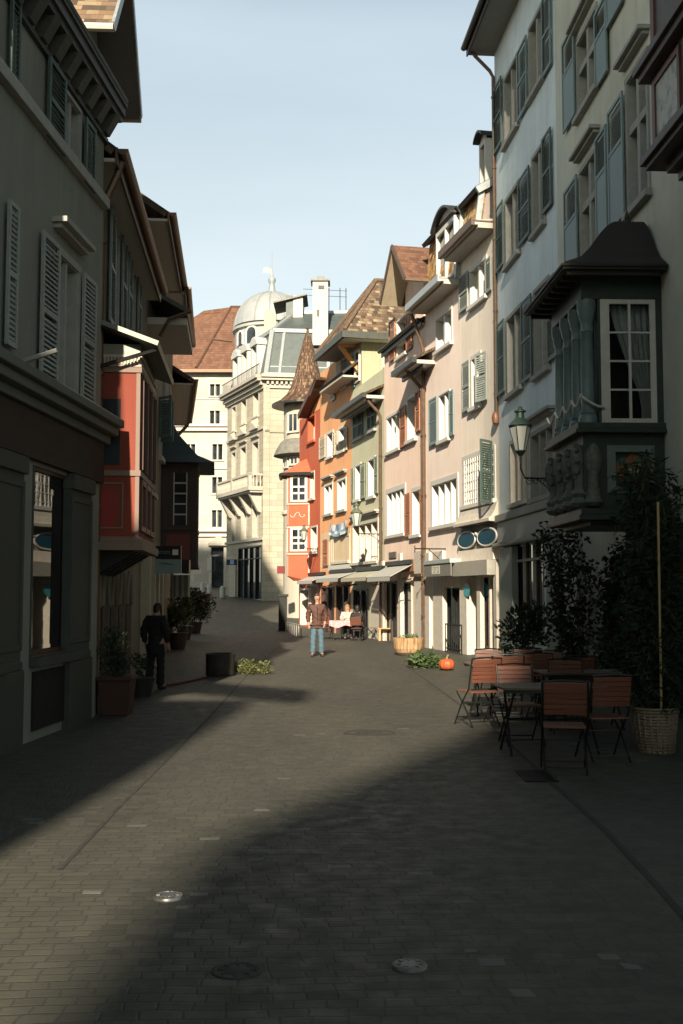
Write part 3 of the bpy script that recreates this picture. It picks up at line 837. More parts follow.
t = NT('teal lens reflection'); t.col((0.02, 0.19, 0.27, 1)); t.rough(0.3)
TEAL = t.m
# reflection of the spectacles sign, painted as teal discs in the fanlight
m = MB(f2)
for px, py in ((522, 540), (531, 538)):
    m = MB(f2); uu, vv = f2.hit(px, py, -0.08)
    m.poly([(uu + 0.42 * math.cos(a * PI / 10), -0.098, vv + 0.17 * math.sin(a * PI / 10)) for a in range(20)]); m.build('lens_disc', TEAL, B2.e)
B2.finish()
ro2 = B2.eave(0, U2, 16.9, 0.75, TILE_OLD, wr=-4.5, rise=3.4, near_over=-0.01, far_over=0.1, soff=paint('grey soffit boards', (0.25, 0.26, 0.25), 0.7))
B2.pipe(U2 - 0.1, 0.06, f2.hit(501, 420)[1], 16.0, PIPE, 0.05, top=(0.7, 16.8))
m = MB(f2); vh = f2.hit(501, 424)[1]; m.lathe((U2 - 0.1, 0.09, vh), [(0.02, 0), (0.09, 0.06), (0.11, 0.2), (0.09, 0.3), (0.06, 0.36)], 12)
m.build('downpipe_hopper', paint('copper hopper', (0.22, 0.11, 0.07), 0.5, 0.3), B2.e, smooth='auto')

# ---- R3: narrow beige house with the spectacles sign
B3 = Bld('townhouse', 'narrow beige sunlit townhouse with yellow tiled mansard above an optician shop', 'house', f3, 0, U3, 12.0, 8, PL3)
B3.win(474, 489.5, 270, 305, 2, depth=0.2, mull=0.12, bars=1)
B3.shutter(463.5, 472.5, 276, 312, SH_GREY); B3.shutter(490.5, 496.5, 258, 292, SH_GREY)
B3.win(474.5, 482.5, 359, 407, 1, depth=0.22, bars=2, sur=0.12)
B3.shutter(466, 473.5, 363, 412, SH_GREY); B3.shutter(484, 491, 354, 402, SH_GREY, hinge='lo', open=0.25)
u0, u1, v0, v1 = B3.rect(465.5, 495.5, 461, 506)
B3.window(u0, u1, v0, v1, 3, trim=WHITE, depth=0.12, bars=2, sur=0.14, mull=0.08)
m = MB(f3)
for i in range(13):
    a = u0 + (u1 - u0) * (i + 0.5) / 13; m.box(a - 0.018, a + 0.018, 0.02, 0.055, v0, v1)
for i in range(5): vv = v0 + (v1 - v0) * (i + 0.5) / 5; m.box(u0, u1, 0.03, 0.045, vv - 0.012, vv + 0.012)
m.build('window_grille', WHITE, B3.e)
B3.shut(u0 - 0.62, u0 - 0.04, v0 - 0.15, v1 + 0.25, SH_GREEN, w=0.06, hinge='hi', open=0.9)
vl = f3.hit(470, 527)[1]
m = MB(f3)
pf = [(0.02, vl), (0.30, vl + 0.02), (0.30, vl + 0.1), (0.22, vl + 0.16), (0.12, vl + 0.34), (0.07, vl + 0.52), (0.02, vl + 0.56)]
for (w0, z0), (w1, z1) in zip(pf, pf[1:]): m.poly([(0.02, w0, z0), (U3, w0, z0), (U3, w1, z1), (0.02, w1, z1)])
for uu in (0.02, U3): m.poly([(uu, w, z) for w, z in pf])
m.poly([(0.02, 0.02, vl), (U3, 0.02, vl), (U3, 0.30, vl + 0.02), (0.02, 0.30, vl + 0.02)])
m.build('belt_course', OFFWHITE, B3.e)
B3.band('sign_board', paint('weathered grey board', (0.20, 0.195, 0.17), 0.7, var=0.25), 0.15, U3 - 0.05, 0.06, vl - 1.0, vl - 0.01)
u0, u1, v0, v1 = B3.rect(461, 498, 551, 562, w=0.16)
B3.band('fascia', paint('pale fascia', (0.68, 0.61, 0.53), 0.6), 0.1, U3 - 0.05, 0.16, v0, v1)
B3.band('shutter_housing', paint('grey roller housing', (0.30, 0.285, 0.25), 0.6), 0.1, U3 - 0.05, 0.34, v0 - 0.42, v0 - 0.01)
B3.win(481, 497.5, 577, 648, 2, trim=OFFWHITE, frame=WOOD_DK, depth=0.1, bars=0, sur=0.0, mull=0.08, sill=True)
B3.win(468.5, 478, 573, 655, 1, trim=OFFWHITE, frame=OFFWHITE, pane=GLASS_W, depth=0.55, bars=0, sur=0.0, sill=False, name='door')
m = MB(f3)
u0, u1, v0, v1 = B3.rect(460, 466.5, 565, 662, w=0.1); m.box(u0, u1, -0.05, 0.1, -0.2, v1); m.build('pilaster', OFFWHITE, B3.e, bevel=0.01)
u0, u1, _, _ = B3.rect(477.5, 481, 565, 660, w=0.05); m = MB(f3); m.box(u0, u1, -0.05, 0.08, -0.2, v1); m.build('pilaster', OFFWHITE, B3.e, bevel=0.01)
m = MB(f3); m.box(0.04, 0.3, -0.05, 0.1, -0.2, v1); m.build('pilaster', OFFWHITE, B3.e, bevel=0.01)
m = MB(f3); uu, vv = f3.hit(474, 592, -0.5)
m.poly([(uu + 0.4 * math.cos(a * PI / 10), -0.02, vv + 0.2 * math.sin(a * PI / 10)) for a in range(20)])
B3.finish()
# spectacles sign
def spectacles():
    m = MB(f3); w = 0.14
    uA, vA = f3.hit(466.5, 540, w); uB, vB = f3.hit(487, 540, w); rx = abs(uB - uA) * 0.44; rz = 0.24
    e = empty('shop_sign', f3.world(uA, w, vA), 'giant pair of spectacles with teal lenses above the optician shop window', 'shop sign')
    L = MB(f3)
    for uu in (uA, uB):
        pts = [(uu + rx * math.cos(2 * PI * i / 28), w, vA + rz * math.sin(2 * PI * i / 28)) for i in range(28)]
        m.tube(pts, 0.028, 8, closed=True)
        fr = [(p[0], w - 0.015, p[2]) for p in pts]; bk = [(p[0], w + 0.015, p[2]) for p in pts]
        L.poly(fr); L.poly(bk)
    m.tube([(uA - rx * 0.95, w, vA + 0.08), ((uA + uB) / 2, w + 0.02, vA + 0.14), (uB + rx * 0.95, w, vA + 0.08)], 0.04, 8)
    for uu in (uA, uB): m.tube([(uu, 0.02, vA + rz), (uu, w, vA + rz)], 0.02, 6)
    m.build('rim', WHITE, e, smooth='auto'); L.build('lens', paint('teal sign lens', (0.004, 0.05, 0.085), 0.6), e)
spectacles()
# teal discs on the shop glass
m = MB(f3); 
for px, rr in ((473.5, 0.30), (485, 0.3)):
    m = MB(f3); uu, vv = f3.hit(px, 590, -0.09)
    m.poly([(uu + rr * math.cos(a * PI / 12), -0.098 if px > 480 else 0.12, vv + 0.2 * math.sin(a * PI / 12)) for a in range(24)]); m.build('lens_disc', paint('light teal', (0.04, 0.26, 0.31), 0.4), B3.e)

def mansard(B, f, U, v, vt, ov, ua=0.0):
    m = MB(f)
    m.slab((ua, 0.06, v), (U - 0.02, 0.06, v), (U - 0.02, -0.16, vt), (ua, -0.16, vt), 0.1)
    ro = m.build('roof', TILE_YEL, B.e)
    t = MB(f); t.slab((ua - 0.1, 0.12, vt), (U, 0.12, vt), (U, -4.2, vt + 2.6), (ua - 0.1, -4.2, vt + 2.6), 0.13)
    t.slab((ua - 0.1, -8, vt), (U, -8, vt), (U, -4.2, vt + 2.6), (ua - 0.1, -4.2, vt + 2.6), 0.13)
    t.build('upper_slope', paint('dark roof sheet', (0.04, 0.034, 0.03), 0.6, var=0.25), ro)
    g = MB(f)
    for q in (ua + 0.04, U - 0.05):
        g.poly([(q, 0.02, v - 0.4), (q, -7.9, v - 0.4), (q, -7.9, vt - 0.05), (q, -4.2, vt + 2.4), (q, -0.2, vt - 0.05)])
    g.build('gable_wall', plaster('mauve plaster', (0.36, 0.30, 0.27)), ro)
    e = MB(f); e.box(0.02, U - 0.06, -0.1, ov, v - 0.22, v - 0.14); e.box(0.02, U - 0.06, -0.1, ov - 0.1, v - 0.30, v - 0.222)
    if ua: e.slab((0.02, ov, v - 0.1), (ua + 0.1, ov, v - 0.1), (ua + 0.1, -2.0, v + 0.25), (0.02, -2.0, v + 0.25), 0.05)
    e.build('soffit', SOFFIT, ro)
    c = MB(f); c.box(0.0, U - 0.04, ov, ov + 0.1, v - 0.24, v - 0.02); c.box(0.0, U - 0.04, 0.1, ov + 0.06, v - 0.138, v - 0.10); c.build('gutter', PIPE if f is f3 else ZINC, ro)
    z = MB(f); z.beam((ua, 0.1, v - 0.1), (ua, -0.1, vt - 0.1), 0.1, 0.16); z.beam((ua - 0.1, 0.08, vt - 0.12), (ua - 0.1, -4.2, vt + 2.48), 0.1, 0.2); z.build('verge_board', ZINC, ro)
    return ro
rm3 = mansard(B3, f3, U3, 12.05, 13.45, 0.62, 1.5)
B4 = Bld('townhouse', 'pale pink sunlit townhouse with an arched roof dormer and a grey shop awning', 'house', f4, 0, U4, 11.35, 8, PL4)
rm4 = mansard(B4, f4, U4, 11.4, 13.5, 0.62)
# arched dormer on the pink house
def dormer(B, f, u0, u1, wf, v0, v1, arch, n, par, wback=-3.0, roofmat=DKMETAL):
    m = MB(f); k = 0.08
    m.box(u0, u0 + k, wback, wf, v0, v1); m.box(u1 - k, u1, wback, wf, v0, v1)
    m.box(u0 + k, u1 - k, wf - 0.1, wf - 0.003, v0, v0 + 0.12); m.box(u0 + k, u1 - k, wf - 0.1, wf - 0.003, v1 - 0.14, v1)
    for i in range(1, n):
        c = u0 + (u1 - u0) * i / n; m.box(c - 0.05, c + 0.05, wf - 0.12, wf - 0.005, v0 + 0.12, v1 - 0.14)
    d = m.build('dormer', WHITE, B.e)
    g = MB(f); g.box(u0 + k, u1 - k, wf - 0.14, wf - 0.125, v0 + 0.1, v1 - 0.12); g.build('pane', GLASS, d)
    r = MB(f); N = 10; pr = []
    for i in range(N + 1):
        t = i / N; uu = u0 - 0.1 + (u1 - u0 + 0.2) * t
        pr.append((uu, v1 + 0.03 + arch * math.sin(PI * t) ** 0.8))
    for (a, z0), (b, z1) in zip(pr, pr[1:]):
        r.hexa([(a, wback, z0), (b, wback, z1), (b, wf + 0.16, z1), (a, wf + 0.16, z0), (a, wback, z0 + 0.07), (b, wback, z1 + 0.07), (b, wf + 0.16, z1 + 0.07), (a, wf + 0.16, z0 + 0.07)])
    r.build('dormer_roof', roofmat, d)
    q = MB(f); q.poly([(u0, wf - 0.05, v1 - 0.02)] + [(min(max(a, u0), u1), wf - 0.05, z + 0.02) for a, z in pr] + [(u1, wf - 0.05, v1 - 0.02)]); q.build('tympanum', OFFWHITE, d)
    return d
ua, ub = sorted((f4.U(457, 0.1), f4.U(438, 0.1)))
dormer(B4, f4, ua, ub, 0.1, 11.5, 13.35, 0.45, 2, rm4)
dormer(B3, f3, 1.6, 2.15, -0.25, 13.55, 15.0, 0.2, 1, rm3, wback=-1.6)
# a white parapet block between the two eaves
B4.win(438.5, 454, 320, 351, 2, depth=0.25, mull=0.14, bars=1, sur=0.08)
B4.win(441, 451.5, 396, 441, 2, depth=0.22, bars=2, sur=0.05)
B4.shutter(432, 440, 400, 446, SH_BLUE); B4.shutter(452.5, 457, 391, 436, SH_BLUE)
B4.win(433.5, 458, 486, 527, 4, depth=0.25, mull=0.09, bars=1, sur=0.16)
for a, b in ((424.5, 429), (433, 442.5), (460, 464)):
    m = MB(f4); u0, u1, _, v1 = B4.rect(a, b, 585, 655, w=0.1); m.box(max(0.02, u0), min(u1, U4 - 0.01), -0.05, 0.1, -0.2, 3.1)
    m.build('pilaster', OFFWHITE, B4.e, bevel=0.01)
B4.win(444, 459.5, 588, 652, 2, trim=IRON, frame=IRON, depth=0.12, bars=0, sur=0.0, name='shop_window')
B4.finish()
m = MB(f4); u0, u1, v0, v1 = B4.rect(444, 460, 640, 658, w=0.35)
for i in range(9): a = u0 + (u1 - u0) * i / 8; m.box(a - 0.012, a + 0.012, 0.3, 0.325, 0, 0.85)
m.box(u0, u1, 0.295, 0.33, 0.83, 0.87); m.box(u0, u1, 0.295, 0.33, 0.12, 0.15)
tag(m.build('railing', IRON, None, origin=f4.world((u0 + u1) / 2, 0.3, 0)), 'low black iron railing in front of the pink house shop window', 'railing')
# closed awning with lettering
u0, u1, v0, v1 = B4.rect(423, 450, 561, 577, w=0.5)
m = MB(f4); m.box(u0, u1, 0.02, 0.5, v1 - 0.14, v1); aw = m.build('awning', ZINC, B4.e, bevel=0.02)
m = MB(f4); m.box(u0 + 0.01, u1 - 0.01, 0.44, 0.47, v0, v1 - 0.142); m.build('valance', paint('grey awning cloth', (0.16, 0.155, 0.14), 0.8), aw)
m = MB(f4); rng = random.Random(4); um = (u0 + u1) / 2 + 0.1
m.box(um - 0.42, um + 0.42, 0.472, 0.476, v0 + 0.07, v1 - 0.19)
m.build('lettering_panel', paint('pale lettering', (0.55, 0.53, 0.46), 0.7), aw)
m = MB(f4)
for r_ in range(2):
    for c_ in range(6):
        a = um - 0.36 + c_ * 0.125; b = v0 + 0.1 + r_ * 0.11
        if rng.random() < 0.85: m.box(a, a + 0.02, 0.478, 0.481, b, b + 0.075)
        if rng.random() < 0.8: m.box(a + 0.024, a + 0.075, 0.478, 0.481, b + 0.055, b + 0.075)
        if rng.random() < 0.7: m.box(a + 0.024, a + 0.075, 0.478, 0.481, b, b + 0.02)
m.build('lettering', paint('dark letters', (0.12, 0.115, 0.1), 0.8), aw)
u0, u1, v0, v1 = B4.rect(450.5, 461, 560, 568, w=0.3)
B4.band('awning_box', WHITE, max(u0, 0.02), u1, 0.42, v0, v1)
# sign bracket rod
m = MB(f4); a = f4.hit(453, 548, 0.0); b = f4.hit(425, 548, 0.0)
uu = f4.U(446, 0.0); m.tube([(uu, 0, a[1]), (uu, 1.0, a[1])], 0.02, 6); m.tube([(uu, 0, a[1] - 0.5), (uu, 0.55, a[1] - 0.02)], 0.013, 6); m.tube([(uu, 1.0, a[1] - 0.12), (uu, 1.0, a[1] + 0.1)], 0.015, 6)
tag(m.build('sign_bracket', IRON, None, origin=f4.world(uu, 0, a[1])), 'thin iron sign bracket on the pale pink wall above the closed awning', 'sign bracket')
B4.pipe(U4 - 0.05, 0.1, 0, 9.9, PIPE, 0.06, top=(0.5, 11.1))

# ---- R5: salmon house with the hoist gable
B5 = Bld('townhouse', 'salmon pink townhouse with rust brown shutters and a projecting gable roof', 'house', f5, 0, U5, 11.0, 8, PL5)
B5.win(398.5, 408, 322, 358, 1, depth=0.22, bars=1, sur=0.06); B5.shutter(391.5, 397.5, 322, 362, SH_BROWN); B5.shutter(409, 414.5, 314, 351, SH_BROWN)
B5.win(388, 401, 419, 453, 3, depth=0.25, mull=0.09, bars=1); B5.shutter(402.2, 408, 408, 448, SH_BROWN)
B5.win(409, 417, 400, 441, 1, depth=0.25, bars=1); B5.shutter(418, 422.5, 392, 432, SH_BROWN)
B5.win(388, 405, 494, 536, 4, depth=0.25, mull=0.09, bars=1, sur=0.18); B5.shutter(407, 412.3, 494, 537, SH_BROWN)
B5.win(413.5, 421, 492, 535, 1, depth=0.25, bars=1, sur=0.14); B5.shutter(422.3, 426.6, 489, 534, SH_BROWN)
B5.win(384.8, 397, 583, 645, 2, trim=paint('shopfront dark', (0.05, 0.04, 0.033)), frame=IRON, depth=0.1, bars=0, sur=0.05, name='shop_window')
B5.win(400.5, 411.5, 582, 641, 1, trim=OFFWHITE, frame=OFFWHITE, depth=0.12, bars=0, sur=0.1, name='door', sill=False)
m = MB(f5); u0, u1, _, _ = B5.rect(414, 425.5, 585, 650, w=0.1); m.box(max(u0, 0.02), u1, -0.05, 0.1, -0.2, 3.2); m.build('pilaster', OFFWHITE, B5.e, bevel=0.01); m = MB(f5)
u0, u1, _, _ = B5.rect(397.5, 399.8, 585, 650, w=0.1); m.box(u0, u1, -0.05, 0.08, -0.2, 3.2); m.build('pilaster', OFFWHITE, B5.e, bevel=0.01)
u0, u1, v0, v1 = B5.rect(388, 414, 562, 573, w=0.06); B5.band('sign_board', wood('brown sign board', (0.30, 0.15, 0.08), 'x'), u0, u1, 0.07, v0, v1)
u0, u1, v0, v1 = B5.rect(413, 427, 574, 577, w=0.1); B5.band('ledge', PIPE, max(u0, 0.02), u1, 0.2, v0, v1)
# pent eave over the second floor and the gable above
B5.finish()
def pent(B, f, u0, u1, v, ov):
    m = MB(f); m.slab((u0, ov, v), (u1, ov, v), (u1, 0.02, v + 0.35), (u0, 0.02, v + 0.35), 0.08)
    r = m.build('pent_roof', TILE_OLD, B.e)
    q = MB(f); q.box(u0 + 0.02, u1 - 0.02, 0.0, ov - 0.05, v - 0.22, v - 0.1); q.build('soffit', SOFFIT, r)
    g = MB(f); g.box(u0 - 0.04, u1 + 0.02, ov - 0.04, ov + 0.12, v - 0.2, v - 0.02); g.box(u0, u1, ov * 0.5, ov * 0.62, v - 0.36, v - 0.222); g.build('gutter', DKMETAL, r)
    return r
vp = f5.hit(405, 366, 0.6)[1]
u5a = f5.U(409, 0.6)
pent(B5, f5, u5a - 1.2, u5a + 1.35, vp, 0.7)
B5.pipe(0.12, 0.1, 0, vp - 0.9, PIPE, 0.06, top=(0.65, vp - 0.15))
def hoist_gable(B, f, uc, hw, vE, vA, ov, ln, mat, tile, verge, board=0.14):
    m = MB(f)
    for sg in (-1, 1):
        m.slab((uc + sg * hw, ov, vE), (uc + sg * hw, -ln, vE), (uc, -ln, vA), (uc, ov, vA), 0.1)
    r = m.build('gable_roof', tile, B.e)
    w = MB(f); w.poly([(uc - hw + 0.5, -0.0, B.H - 0.01), (uc + hw - 0.5, 0.0, B.H - 0.01), (uc + hw - 0.5, 0, vE + 0.3), (uc, 0, vA - 0.12), (uc - hw + 0.5, 0, vE + 0.3)])
    for sg in (-1, 1): w.poly([(uc + sg * (hw - 0.5), 0, B.H - 0.01), (uc + sg * (hw - 0.5), -ln, B.H - 0.01), (uc + sg * (hw - 0.5), -ln, vE + 0.3), (uc + sg * (hw - 0.5), 0, vE + 0.3)])
    w.build('gable_wall', mat, r)
    s = MB(f)
    for sg in (-1, 1): s.slab((uc + sg * (hw - 0.02), ov - 0.03, vE - 0.105), (uc + sg * (hw - 0.02), 0.004, vE - 0.105), (uc, 0.004, vA - 0.105), (uc, ov - 0.03, vA - 0.105), 0.03)
    s.build('soffit', plaster('ochre soffit', (0.42, 0.35, 0.25)), r)
    b = MB(f)
    for sg in (-1, 1): b.beam((uc + sg * (hw + 0.03), ov, vE - 0.06), (uc, ov, vA - 0.04), 0.06, board)
    for sg in (-1, 1): b.beam((uc + sg * hw, ov, vE - 0.05), (uc + sg * hw, -ln, vE - 0.05), 0.1, 0.1)
    b.build('verge_board', verge, r)
    return r
ucn, ucf = f5.U(406, 0.8), f5.U(381, 0.8)
vE = f5.hit(406, 276, 0.8)[1]; uc = f5.U(389.5, 0.8); vA = f5.hit(389.5, 252, 0.8)[1]
hw5 = (ucf - ucn) / 2
hoist_gable(B5, f5, (ucn + ucf) / 2, hw5, vE, vA + 0.15, 0.8, 5.5, PL5, TILE_RED, PIPE)
B5.eave(0.05, U5 - 0.05, 11.0, 0.12, TILE_RED, wr=-3.6, rise=2.0, near_over=0, far_over=0)

# ---- R6 olive house
B6 = Bld('townhouse', 'olive green townhouse with closed dark shutters under a small pent roof', 'house', f6, 0, U6, 10.4, 8, PL6)
for a, b, c, d in ((354, 358.6, 414, 441), (359, 363.6, 411, 439), (368.5, 372.3, 404, 432), (372.6, 376.3, 402, 430)): B6.shutter(a, b, c, d, SH_GREEN, w=0.02)
for a, b, v in ((353, 364.5, 441), (367.5, 377, 433)):
    u0, u1, v0, v1 = B6.rect(a, b, v, v + 2); B6.band('sill', GREYSTONE, u0, u1, 0.14, v1 - 0.1, v1)
B6.win(356, 361, 467, 500, 1, depth=0.25, bars=2); B6.win(369, 375.5, 461, 497, 1, depth=0.25, bars=2)
for a, b, c, d in ((352.6, 355.3, 469, 502), (362, 366.5, 464, 499), (366.8, 368.4, 463, 498), (376, 379.6, 457, 494)): B6.shutter(a, b, c, d, SH_OLIVE)
B6.win(353.5, 378, 527, 563, 4, depth=0.25, mull=0.1, bars=0, sur=0.14, hood=True, trim=OFFWHITE)
B6.win(354, 368, 590, 640, 2, trim=paint('shopfront dark', (0.05, 0.04, 0.033)), frame=IRON, depth=0.1, bars=0, sur=0.05, name='shop_window')
m = MB(f6); u0, u1, _, _ = B6.rect(371, 384, 585, 640, w=0.08); m.box(max(u0, 0.02), u1, -0.05, 0.08, -0.2, 3.0); m.build('pilaster', OFFWHITE, B6.e, bevel=0.01)
B6.finish()
v6 = f6.hit(365, 393, 0.7)[1]; pent(B6, f6, 0.05, U6 + 0.2, v6, 0.75)
B6.pipe(0.25, 0.1, 0, v6 - 0.9, PIPE, 0.06, top=(0.65, v6 - 0.15))
# tall attic block of the green and orange houses
uc6 = f6.U(362, 0)
m = MB(f6); m.box(uc6, U6 + 0.3, -7.5, -0.003, 9.8, 12.35)
at6 = m.build('attic', plaster('pale green plaster', (0.32, 0.315, 0.215), var=0.08), B6.e)
fs = Fac((f6.world(uc6, 0, 0).x, f6.world(uc6, 0, 0).y), 13 - 90, -1)   # flank that looks at the camera
u0, v1 = fs.hit(382.5, 353); u1, v0 = fs.hit(391, 368)
m = MB(fs)
for (a, b, c, d) in ((u0, u1, v0, v0 + 0.1), (u0, u1, v1 - 0.1, v1), (u0, u0 + 0.1, v0 + 0.1, v1 - 0.1), (u1 - 0.1, u1, v0 + 0.1, v1 - 0.1), ((u0 + u1) / 2 - 0.03, (u0 + u1) / 2 + 0.03, v0 + 0.1, v1 - 0.1), (u0 + 0.1, (u0 + u1) / 2 - 0.03, (v0 + v1) / 2 - 0.03, (v0 + v1) / 2 + 0.03), ((u0 + u1) / 2 + 0.03, u1 - 0.1, (v0 + v1) / 2 - 0.03, (v0 + v1) / 2 + 0.03)):
    m.box(a, b, 0.0, 0.05, c, d)
ww = m.build('window', WHITE, B6.e); m = MB(fs); m.box(u0 + 0.09, u1 - 0.09, 0.003, 0.02, v0 + 0.09, v1 - 0.09); m.build('pane', GLASS, ww)
# open shutters of the attic on the street side
B6.window(uc6 + 0.25, uc6 + 0.95, 10.6, 11.9, 1, depth=0.02, w=0.05, sur=0.05, sill=False)
B6.shut(uc6 + 1.05, uc6 + 1.6, 10.5, 11.95, SH_BLUE, w=0.02)

# ---- R7 orange house
B7 = Bld('townhouse', 'orange townhouse with tan shutters under a steep mottled tile roof', 'house', f7, 0, U7, 12.3, 8, PL7)
B7.win(342.5, 347.5, 361, 388, 1, depth=0.22, sur=0.05); B7.shutter(348, 351.5, 359, 386, SH_BLUE); B7.shutter(337.5, 342, 364, 391, SH_TAN)
B7.win(327.5, 333, 435, 458, 1, depth=0.25, bars=1); B7.win(339.3, 345, 430, 452, 1, depth=0.25, bars=1)
for a, b, c, d in ((320.3, 326.4, 438, 460), (333.8, 336.2, 433, 456), (336.5, 338.6, 432, 455), (345.6, 348.5, 428, 451)): B7.shutter(a, b, c, d, SH_TAN)
B7.win(325, 332.5, 487, 515, 2, depth=0.25, bars=1, hood=True, sillmat=GREYSTONE, mull=0.08); B7.win(338, 346, 482, 511, 2, depth=0.25, bars=1, hood=True, sillmat=GREYSTONE, mull=0.08)
B7.win(333.5, 349.5, 539, 562, 4, depth=0.25, mull=0.1, bars=0, trim=OFFWHITE); B7.shutter(324, 329, 540, 566, SH_BROWN); B7.win(329.5, 331.5, 541, 565, 1, depth=0.1, sur=0.02, sill=False)
B7.win(322, 334, 588, 638, 2, trim=WOOD_DK, frame=WOOD_DK, depth=0.1, bars=0, sur=0.05, name='shop_window')
B7.win(337, 350, 586, 636, 2, trim=WOOD_DK, frame=WOOD_DK, depth=0.1, bars=0, sur=0.05, name='shop_window')
u0, u1, v0, v1 = B7.rect(328, 350.5, 566, 571, w=0.1); B7.band('sign_board', WHITE, u0, u1, 0.1, v0, v1)
u0, u1, v0, v1 = B7.rect(321, 351, 518, 534, w=0.0); B7.band('wall_panel', plaster('cream panel', (0.60, 0.48, 0.32)), u0 + 0.05, u1 - 0.05, 0.012, v0 - 1.6, v0 - 0.02)
B7.finish()
# large hipped roof over both
def hip67():
    f = f7; ov = 0.95; ve = 12.45; vr = 15.35
    a = f.U(362) - ov + 0.2; b = f.U(316, 0.95); wa = -1.15; wb = -8.5; uc = (a + b) / 2
    m = MB(f)
    m.slab((a, ov, ve), (a, wb, ve), (uc, wb, vr), (uc, wa, vr), 0.16)
    m.slab((b, ov, ve), (b, wb, ve), (uc, wb, vr), (uc, wa, vr), 0.16)
    m.slab((a, ov, ve), (b, ov, ve), (uc + 0.01, wa, vr), (uc, wa, vr), 0.16)
    r = m.build('roof', TILE_OLD, B7.e)
    h = MB(f); h.tube([(a, ov, ve + 0.05), (uc, wa, vr + 0.05)], 0.08, 8); h.tube([(uc, wa, vr + 0.05), (uc, wb, vr + 0.05)], 0.08, 8); h.tube([(b, ov, ve + 0.05), (uc, wa, vr + 0.05)], 0.12, 8); h.build('ridge_tiles', TILE_OLD if False else paint('ridge clay', (0.12, 0.08, 0.055), 0.85, var=0.3), r)
    s = MB(f); s.box(a + 0.02, b, -0.1, ov - 0.03, ve - 0.26, ve - 0.18); s.box(a + 0.02, a + ov + 0.9, wb, -0.1, ve - 0.26, ve - 0.18)
    s.build('soffit', SOFFIT, r)
    g = MB(f); g.box(a - 0.1, b, ov - 0.02, ov + 0.12, ve - 0.28, ve + 0.0); g.box(a - 0.12, a + 0.02, wb, ov + 0.12, ve - 0.28, ve); g.build('gutter', paint('green grey gutter', (0.07, 0.075, 0.065), 0.5, 0.3), r)
    k = MB(f)
    for uu in (a + 1.3,): k.beam((uu, 0.0, ve - 1.3), (uu, ov - 0.15, ve - 0.3), 0.12, 0.16); 
    k.beam((a + 1.3, -0.1, ve - 0.3), (a + 1.3, ov - 0.1, ve - 0.3), 0.12, 0.12)
    k.build('bracket', paint('orange bracket', (0.62, 0.29, 0.11), 0.6), r)
hip67()
# small cheek dormer of the orange house further on
vv = f7.hit(325, 383, 0.7)[1]
m = MB(f7); ua, ub = f7.U(342, 0.75), f7.U(318, 0.75)
m.slab((ua, 0.75, vv - 0.1), (ub, 0.75, vv - 0.1), (ub, 0.02, vv + 0.5), (ua, 0.02, vv + 0.5), 0.1)
r7 = m.build('pent_roof', DKMETAL, B7.e); m = MB(f7); m.box(ua + 0.05, ub - 0.05, 0.0, 0.7, vv - 0.3, vv - 0.22); m.build('soffit', SOFFIT, r7)
B7.win(322, 331, 389, 405, 1, depth=0.2, sur=0.04, sill=False, bars=1); B7.shutter(331.8, 336, 388, 402, SH_TAN); 

# banner hanging above the orange shop
m = MB(f7); ua, va = f7.hit(347, 520, 0.18); ub, vb = f7.hit(328.5, 533, 0.18)
N = 12
for i in range(N):
    for j in range(4):
        def bp(i, j): t = i / N; return (ua + (ub - ua) * t, 0.16 + 0.05 * math.sin(t * 17 + j * 0.6), va + (f7.hit(347, 531, 0.18)[1] - va) * j / 4 - 0.15 * math.sin(PI * t) * (1 if j else 0.6))
        m.cur = (i * 3 // N + (1 if j == 2 else 0)) % 2
        m.poly([bp(i, j), bp(i + 1, j), bp(i + 1, j + 1), bp(i, j + 1)])
tag(m.build('banner', [paint('pale blue cloth', (0.42, 0.46, 0.47), 0.8), paint('blue cloth', (0.16, 0.24, 0.34), 0.8)], None, origin=f7.world(ua, 0.18, va), smooth=True), 'rumpled pale blue banner hung on the orange facade above the white windows', 'banner')

# ---- R8 red house with its oriel
B8 = Bld('townhouse', 'small red house with striped oriel and brown gable beside the turret', 'house', f8, 0, U8, 10.6, 7, PL8)
B8.win(308, 314.8, 419, 443, 1, depth=0.3, bars=0, sur=0.06, trim=PL8); B8.win(309.3, 314.2, 474, 499, 1, depth=0.25, bars=0, sur=0.08, trim=OFFWHITE)
B8.win(311.3, 317, 528, 552, 1, depth=0.25, bars=0, sur=0.08, trim=OFFWHITE)
B8.win(301, 309, 590, 625, 1, trim=OFFWHITE, frame=OFFWHITE, pane=GLASS_W, depth=0.3, bars=0, sur=0.1, name='door', sill=False); B8.win(311, 318, 586, 622, 1, trim=OFFWHITE, pane=GLASS_W, depth=0.3, bars=0, name='shop_window')
B8.finish()
uA, uFr, uNr = f8.U(316, 0.5), f8.U(297.5, 0.5), 0.02
vA8 = f8.hit(316, 377, 0.5)[1]; vE8 = f8.hit(297.5, 416, 0.5)[1]
m = MB(f8)
m.slab((uFr, 0.5, vE8), (uFr, -5, vE8), (uA, -5, vA8), (uA, 0.5, vA8), 0.1); m.slab((uNr, 0.5, vA8 - 0.6), (uNr, -5, vA8 - 0.6), (uA, -5, vA8), (uA, 0.5, vA8), 0.1)
r8 = m.build('gable_roof', TILE_OLD, B8.e)
m = MB(f8); m.poly([(0.03, 0, B8.H - 0.01), (U8 - 0.03, 0, B8.H - 0.01), (U8 - 0.03, 0, vE8 + 0.15), (uA, 0, vA8 - 0.12), (0.03, 0, vA8 - 0.7)]); m.build('gable_wall', PL7, r8)
